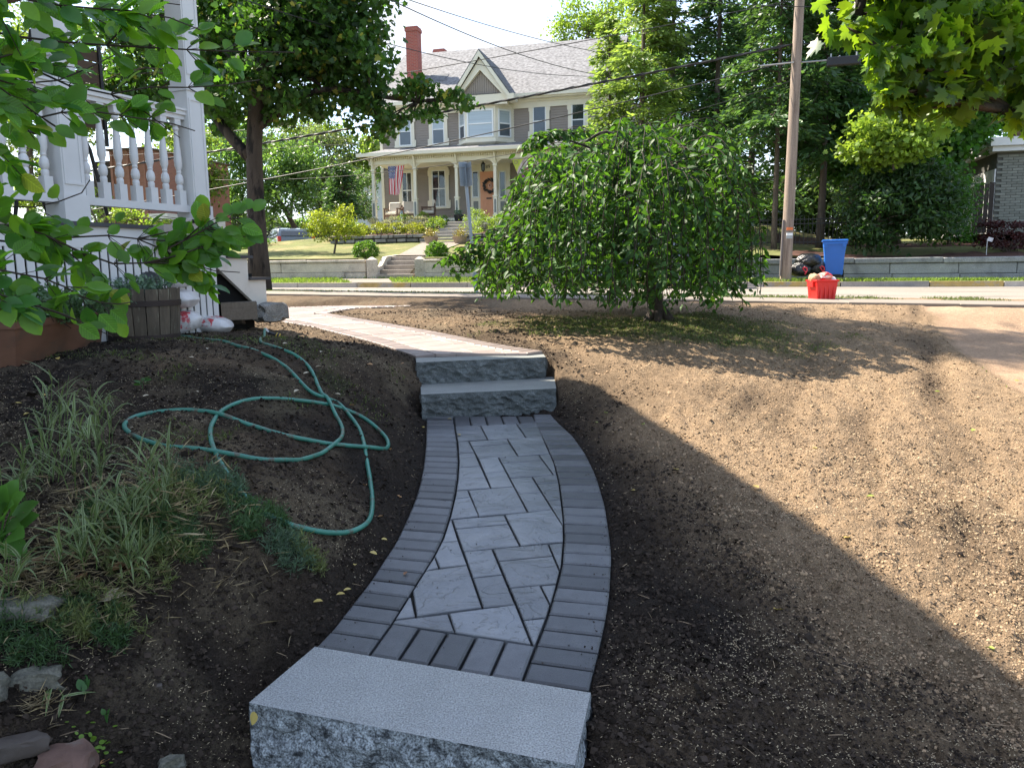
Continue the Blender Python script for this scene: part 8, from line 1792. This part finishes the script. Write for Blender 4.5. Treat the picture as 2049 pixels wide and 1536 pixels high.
# iron fence behind the pole
fe = empty('iron_fence', TB(1440, 490, 26.9), -ANG, label='black iron picket fence between the evergreen trunks', category='fence'); s0f, s1f = ST(1440, 470, 26.9)[0], ST(1760, 470, 26.9)[0]; zb_, zt_ = ST(1600, 488, 26.9)[1]-fe.location.z, ST(1600, 434, 26.9)[1]-fe.location.z
x = 0
while x < s1f-s0f: b = MB(); b.tube([(x, 0, zb_-.05), (x, 0, zt_-.04), (x, 0, zt_+.04)], [.011, .011, .002], 5); b.build('picket', m_black, fe); x += .125
for z in (zb_+.05, zt_-.08, zt_-.22): b = MB(); b.bb(0, s1f-s0f, -.018, .018, z-.015, z+.015); b.build('fence_rail', m_black, fe)
for x in np.arange(0, s1f-s0f, 2.1): b = MB(); b.bb(x-.03, x+.03, -.03, .03, zb_-.2, zt_+.08); b.build('fence_post', m_black, fe)
# sunny lawn seen through the fence
n = 5000
# vehicle parked at the far kerb behind the weeping cherry
def suv(name, loc, rz, m, label, L=4.7, W=1.85, Hh=1.75, cat='car'):
    r = empty(name, loc, rz, label=label, category=cat); x = L/2
    side = [(-x, .45), (-x, .95), (-x*.93, 1.08), (-x*.55, 1.14), (-x*.22, Hh-.10), (-x*.1, Hh-.02), (x*.35, Hh), (x*.78, Hh-.08), (x*.95, 1.15), (x, .98), (x, .5), (x*.95, .32), (x*.80, .30)]
    def arch(cx): return [(cx+.40*math.cos(a), .34+.40*math.sin(a)) for a in np.linspace(0, math.pi, 9)]
    low = side[:]; low += arch(x*.62)+[(x*.3, .26), (-x*.3, .26)]+arch(-x*.62)+[(-x*.9, .3)]
    bm = MB(); n = len(low); rows = []
    for yy, kz_, kx in ((-W/2, 1, 1), (W/2, 1, 1)): rows.append(yy)
    V = []
    for yy in (-1, 1):
        for (px_, pz_) in low: inn_ = max(0, (pz_-1.08))*.28; V.append((px_, yy*(W/2-inn_), pz_))
    bm.add(V, [tuple(range(n-1, -1, -1)), tuple(range(n, 2*n))]+[(i, (i+1) % n, (i+1) % n+n, i+n) for i in range(n)]); o = bm.build('body', m, r, 'auto'); md = o.modifiers.new('b', 'BEVEL'); md.width = .03; md.segments = 2; md.limit_method = 'ANGLE'; md.angle_limit = .7
    for yy in (-1, 1):
        for (a0, a1, a2, a3) in (((-x*.42, 1.17), (-x*.2, Hh-.17), (-x*.02, Hh-.12), (-x*.02, 1.15)), ((x*.01, 1.15), (x*.01, Hh-.12), (x*.36, Hh-.12), (x*.38, 1.16)), ((x*.42, 1.16), (x*.40, Hh-.12), (x*.74, Hh-.18), (x*.86, 1.2))):
            bm = MB(); V = [(p[0], yy*(W/2-max(0, p[1]-1.08)*.28+.006), p[1]) for p in (a0, a1, a2, a3)]; bm.prism([Vector(v) for v in V], (0, -yy*.02, 0)); bm.build('side_window', m_glass, r)
    bm = MB(); bm.prism([Vector(v) for v in ((-x*.54, -W*.44, 1.16), (-x*.54, W*.44, 1.16), (-x*.235, W*.36, Hh-.12), (-x*.235, -W*.36, Hh-.12))], (-.02, 0, .02)); bm.build('windscreen', m_glassb, r)
    bm = MB(); bm.prism([Vector(v) for v in ((x*.965, -W*.40, 1.15), (x*.965, W*.40, 1.15), (x*.80, W*.36, Hh-.16), (x*.80, -W*.36, Hh-.16))], (.015, 0, .01)); bm.build('rear_window', m_glass, r)
    for yy in (-1, 1):
        for cx in (-x*.62, x*.62):
            bm = MB(); bm.tube([(cx, yy*(W/2-.2), .34), (cx, yy*(W/2-.005), .34)], .34, 24); wh = bm.build('wheel', m_blk, r, 'auto'); bm = MB(); bm.tube([(cx, yy*(W/2-.01), .34), (cx, yy*(W/2+.005), .34)], .21, 16); bm.build('rim', m_galv, wh)
        bm = MB(); bm.prism([Vector((x*1.004, yy*W*.5, 1.13)), Vector((x*1.004, yy*W*.5, .72)), Vector((x*.93, yy*W*.505, .75)), Vector((x*.90, yy*W*.503, 1.13))], (.015, -yy*.16, 0)); bm.build('tail_light', mat('tail_light_red', (.6, .01, .015), rough=.2, spec=.6), r)
        bm = MB(); bm.box((-x*.97, yy*W*.38, .82), (.12, .35, .15)); bm.build('headlight', m_glassb, r)
        bm = MB(); bm.box((-x*.36, yy*(W/2+.08), 1.18), (.12, .2, .14)); bm.build('mirror', m, r)
    bm = MB(); bm.bb(x*.97, x*1.04, -W*.48, W*.48, .38, .62); bm.bb(-x*1.03, -x*.97, -W*.46, W*.46, .3, .55); bm.build('bumper', m_blk, r)
    bm = MB(); bm.bb(-x*.1, x*.75, -W*.36, -W*.33, Hh, Hh+.05); bm.bb(-x*.1, x*.75, W*.33, W*.36, Hh, Hh+.05); bm.build('roof_rail', m_blk, r); return r
m_car1 = mat('slate_blue_car_paint', (.07, .085, .11), rough=.25, spec=.6, var=.02, coat=.6); m_car2 = mat('silver_blue_car_paint', (.13, .16, .20), rough=.25, spec=.6, var=.02, coat=.6)
sc_ = ST(1440, 540, T_FAR-1.2)[0]-2.35
suv('parked_suv', S(sc_, T_FAR-1.15, RDB(sc_)+.03), -ANG, m_car1, 'slate blue vehicle with a red tail light parked behind the weeping cherry')
cs = TB(578, 486, 37); suv('parked_car', Vector((cs.x, cs.y, cs.z-.88)), -ANG-.85, m_car2, 'silver-blue car beyond the lawn crest left of the ornamental tree', L=4.0, Hh=1.6)
b = MB(); q = cs; b.box((0, 0, 0), (14, 6, .2)); b.build('side_drive', m_asph, None, loc=Vector((cs.x, cs.y, cs.z-.95)), rz=-ANG, kind='structure')
# grey brick building at the right edge, brick by brick in the strip we see
m_gbr = mat('grey_painted_brick', (.19, .195, .17), rough=.8, var=.12, scale=6, obj=.16, fine=.15, finescale=50); m_mort = mat('grey_mortar', (.10, .10, .09), rough=.9)
TBK = 29.0; sb0, zb0_ = ST(1985, 448, TBK); zt0_ = ST(1985, 306, TBK)[1]; bk = empty('brick_building', S(sb0, TBK, zb0_-.3), -ANG, label='grey painted brick building with a flat white roof edge at the far right', category='building')
hb = zt0_-zb0_+.3; b = MB(); b.bb(0, 9, 0, 8, 0, hb); b.build('wall', m_mort, bk)
me = bpy.data.meshes.new('brick'); q = MB(); q.box((0, 0, 0), (.292, .04, .074)); me.from_pydata(q.v, [], q.f); me.materials.append(m_gbr)
rows = int(hb/.086); cnt = 0
for j in range(rows):
    for i in range(8):
        x = (i+.5)*.304-(.152 if j % 2 else 0)
        if x < .08 or cnt >= 298: continue
        o = bpy.data.objects.new('brick', me); COL.objects.link(o); o.parent = bk; o.location = (x+.01, -.018+random.uniform(-.002, .002), j*.086+.045); cnt += 1
b = MB(); b.bb(-.25, 9.3, -.35, 8.2, hb, hb+.16); b.bb(-.35, 9.4, -.48, 8.3, hb+.16, hb+.42); o = b.build('flat_roof', m_white, bk)
b = MB(); b.bb(-.04, .0, .0, 8, 0, hb*.8); b.build('downspout', m_white, bk)
# cream wing and red brick chimney wall beyond it
cw_ = TB(1930, 420, 38); r = empty('cream_house', Vector((cw_.x, cw_.y, cw_.z-2.5)), -ANG, label='cream house with a red brick chimney glimpsed between the bush and the grey building', category='house')
m_cr = mat('cream_stucco', (.55, .49, .40), rough=.8)
kx_ = lambda px: (ST(px, 380, 38)[0]-(cw_.x*SD.x+cw_.y*SD.y)); kzz = lambda py: ST(1950, py, 38)[1]-r.location.z
b = MB(); b.bb(kx_(1952), kx_(2060), .0, 5, 0, kzz(325)); b.build('wall', m_cr, r); b = MB(); b.prism([(kx_(1948), -.2, kzz(372)), (kx_(1998), -.2, kzz(318)), (kx_(1998), -.2, kzz(325)), (kx_(1948), -.2, kzz(380))], (0, 1, 0)); b.build('roof_edge', m_white, r)
m_rb2 = bpy.data.materials.new('orange_red_brick'); m_rb2.use_nodes = True; brickmat(m_rb2, (.45, .12, .07), (.32, .08, .05), (.5, .4, .33), 1)
b = MB(); b.bb(kx_(1935), kx_(1953), -.5, .4, 0, kzz(322)); b.build('chimney', m_rb2, r); b = MB(); b.tube([(kx_(1933), -.55, 0), (kx_(1933), -.55, kzz(328))], .05, 8); b.tube([(kx_(1927), -.4, 0), (kx_(1925), -.4, kzz(335)), (kx_(1929), -.4, kzz(325))], .07, 8); b.build('downspout', m_white, r)
for a_, c_ in ((1966, 1971), (1976, 1981)): b = MB(); b.bb(kx_(a_), kx_(c_), -.03, .0, kzz(384), kzz(362)); b.build('window', m_glass, r)
# dark plank fence
pf = empty('plank_fence', TB(1945, 448, 28.2), -ANG, label='dark brown upright plank fence between the bush and the grey brick building', category='fence'); x = 0; x1 = ST(1985, 420, 28.2)[0]-ST(1945, 420, 28.2)[0]; m_pl_ = mat('dark_plank', (.035, .028, .024), rough=.9, var=.2, obj=.2)
i = 0
while x < x1: b = MB(); b.bb(x, x+.13, -.01, .01, -.3, 1.15+.18*x/x1); b.build('plank', m_pl_, pf); x += .145; i += 1
# little white yard sign
ys_ = TB(1974, 503, 24.6); r = empty('yard_sign', ys_, -ANG, label='tiny white yard sign on a thin stake in the shaded lawn', category='sign'); b = MB(); b.tube([(0, 0, -.1), (0, 0, .36)], .008, 5); b.build('stake', m_white, r); b = MB(); b.box((.07, -.01, .33), (.13, .01, .11), mtx=Matrix.Rotation(.3, 3, 'Y')); b.build('sign_panel', fw, r)
# garden border edging of the mulch: short stones
for i in range(7):
    s = 9.8+i*.35; t = 26.3-i*.42; rock('edging_stone', S(s, t, float(zt(s, t))+.04), (.18, .06, .05), m_gwr, 20+i, -.8, label=['edging stone nearest the garden corner, farthest from the wall', 'second edging stone from the far end of the mulch line', 'third edging stone from the far end of the mulch line', 'middle edging stone of the mulch line', 'edging stone just past the middle towards the wall', 'last but one edging stone above the granite wall', 'edging stone right above the granite wall'][i], category='stone', group='edging stones of the mulch bed')
# far house roof behind the trees, left
fh = TB(690, 360, 62); r = empty('distant_house', Vector((fh.x, fh.y, fh.z-5)), -ANG, label='pale distant house with a grey roof glimpsed left of the far porch', category='house')
b = MB(); b.bb(-3, 3.5, 0, 6, 0, 5.0); b.build('wall', m_white, r); b = MB(); b.prism([(-3.4, -.4, 5.0), (3.9, -.4, 5.0), (.3, -.4, 6.9)], (0, 7, 0)); b.build('roof', m_roof2, r); b = MB(); b.bb(-.5, .5, -.04, 0, 3.2, 4.4); b.build('window', m_glass, r)
# brown brick building seen between the balusters
bb_ = TB(262, 470, 30); r = empty('brown_building', Vector((bb_.x, bb_.y, bb_.z-1)), -ANG, label='reddish brown building seen through the porch balusters', category='building')
kx2 = lambda px: (ST(px, 400, 30)[0]-ST(262, 400, 30)[0]); kz2 = lambda py: ST(262, py, 30)[1]-r.location.z
m_rbr = bpy.data.materials.new('brown_red_wall'); m_rbr.use_nodes = True; brickmat(m_rbr, (.30, .13, .09), (.25, .11, .08), (.26, .14, .11), 1)
b = MB(); b.bb(kx2(232), kx2(306), 0, 6, 0, kz2(300)); b.build('wall', m_rbr, r)
for px in (236, 252, 268, 284, 300): b = MB(); b.bb(kx2(px)-.06, kx2(px)+.06, -.05, 0, 0, kz2(302)); b.build('pilaster', m_rbr, r)
b = MB(); b.bb(kx2(190), kx2(232), .2, 5, 0, kz2(318)); b.build('dark_wing', m_pl_, r); b = MB(); b.bb(kx2(306), kx2(345), -.2, 4, 0, kz2(430)); b.build('low_shed', m_white, r)
b = MB(); b.bb(kx2(228), kx2(310), -.1, 6.1, kz2(300), kz2(296)); b.build('roof_edge', m_brown, r)
print('objects', len(bpy.data.objects), 'tris', sum(len(m.polygons) for m in bpy.data.meshes))
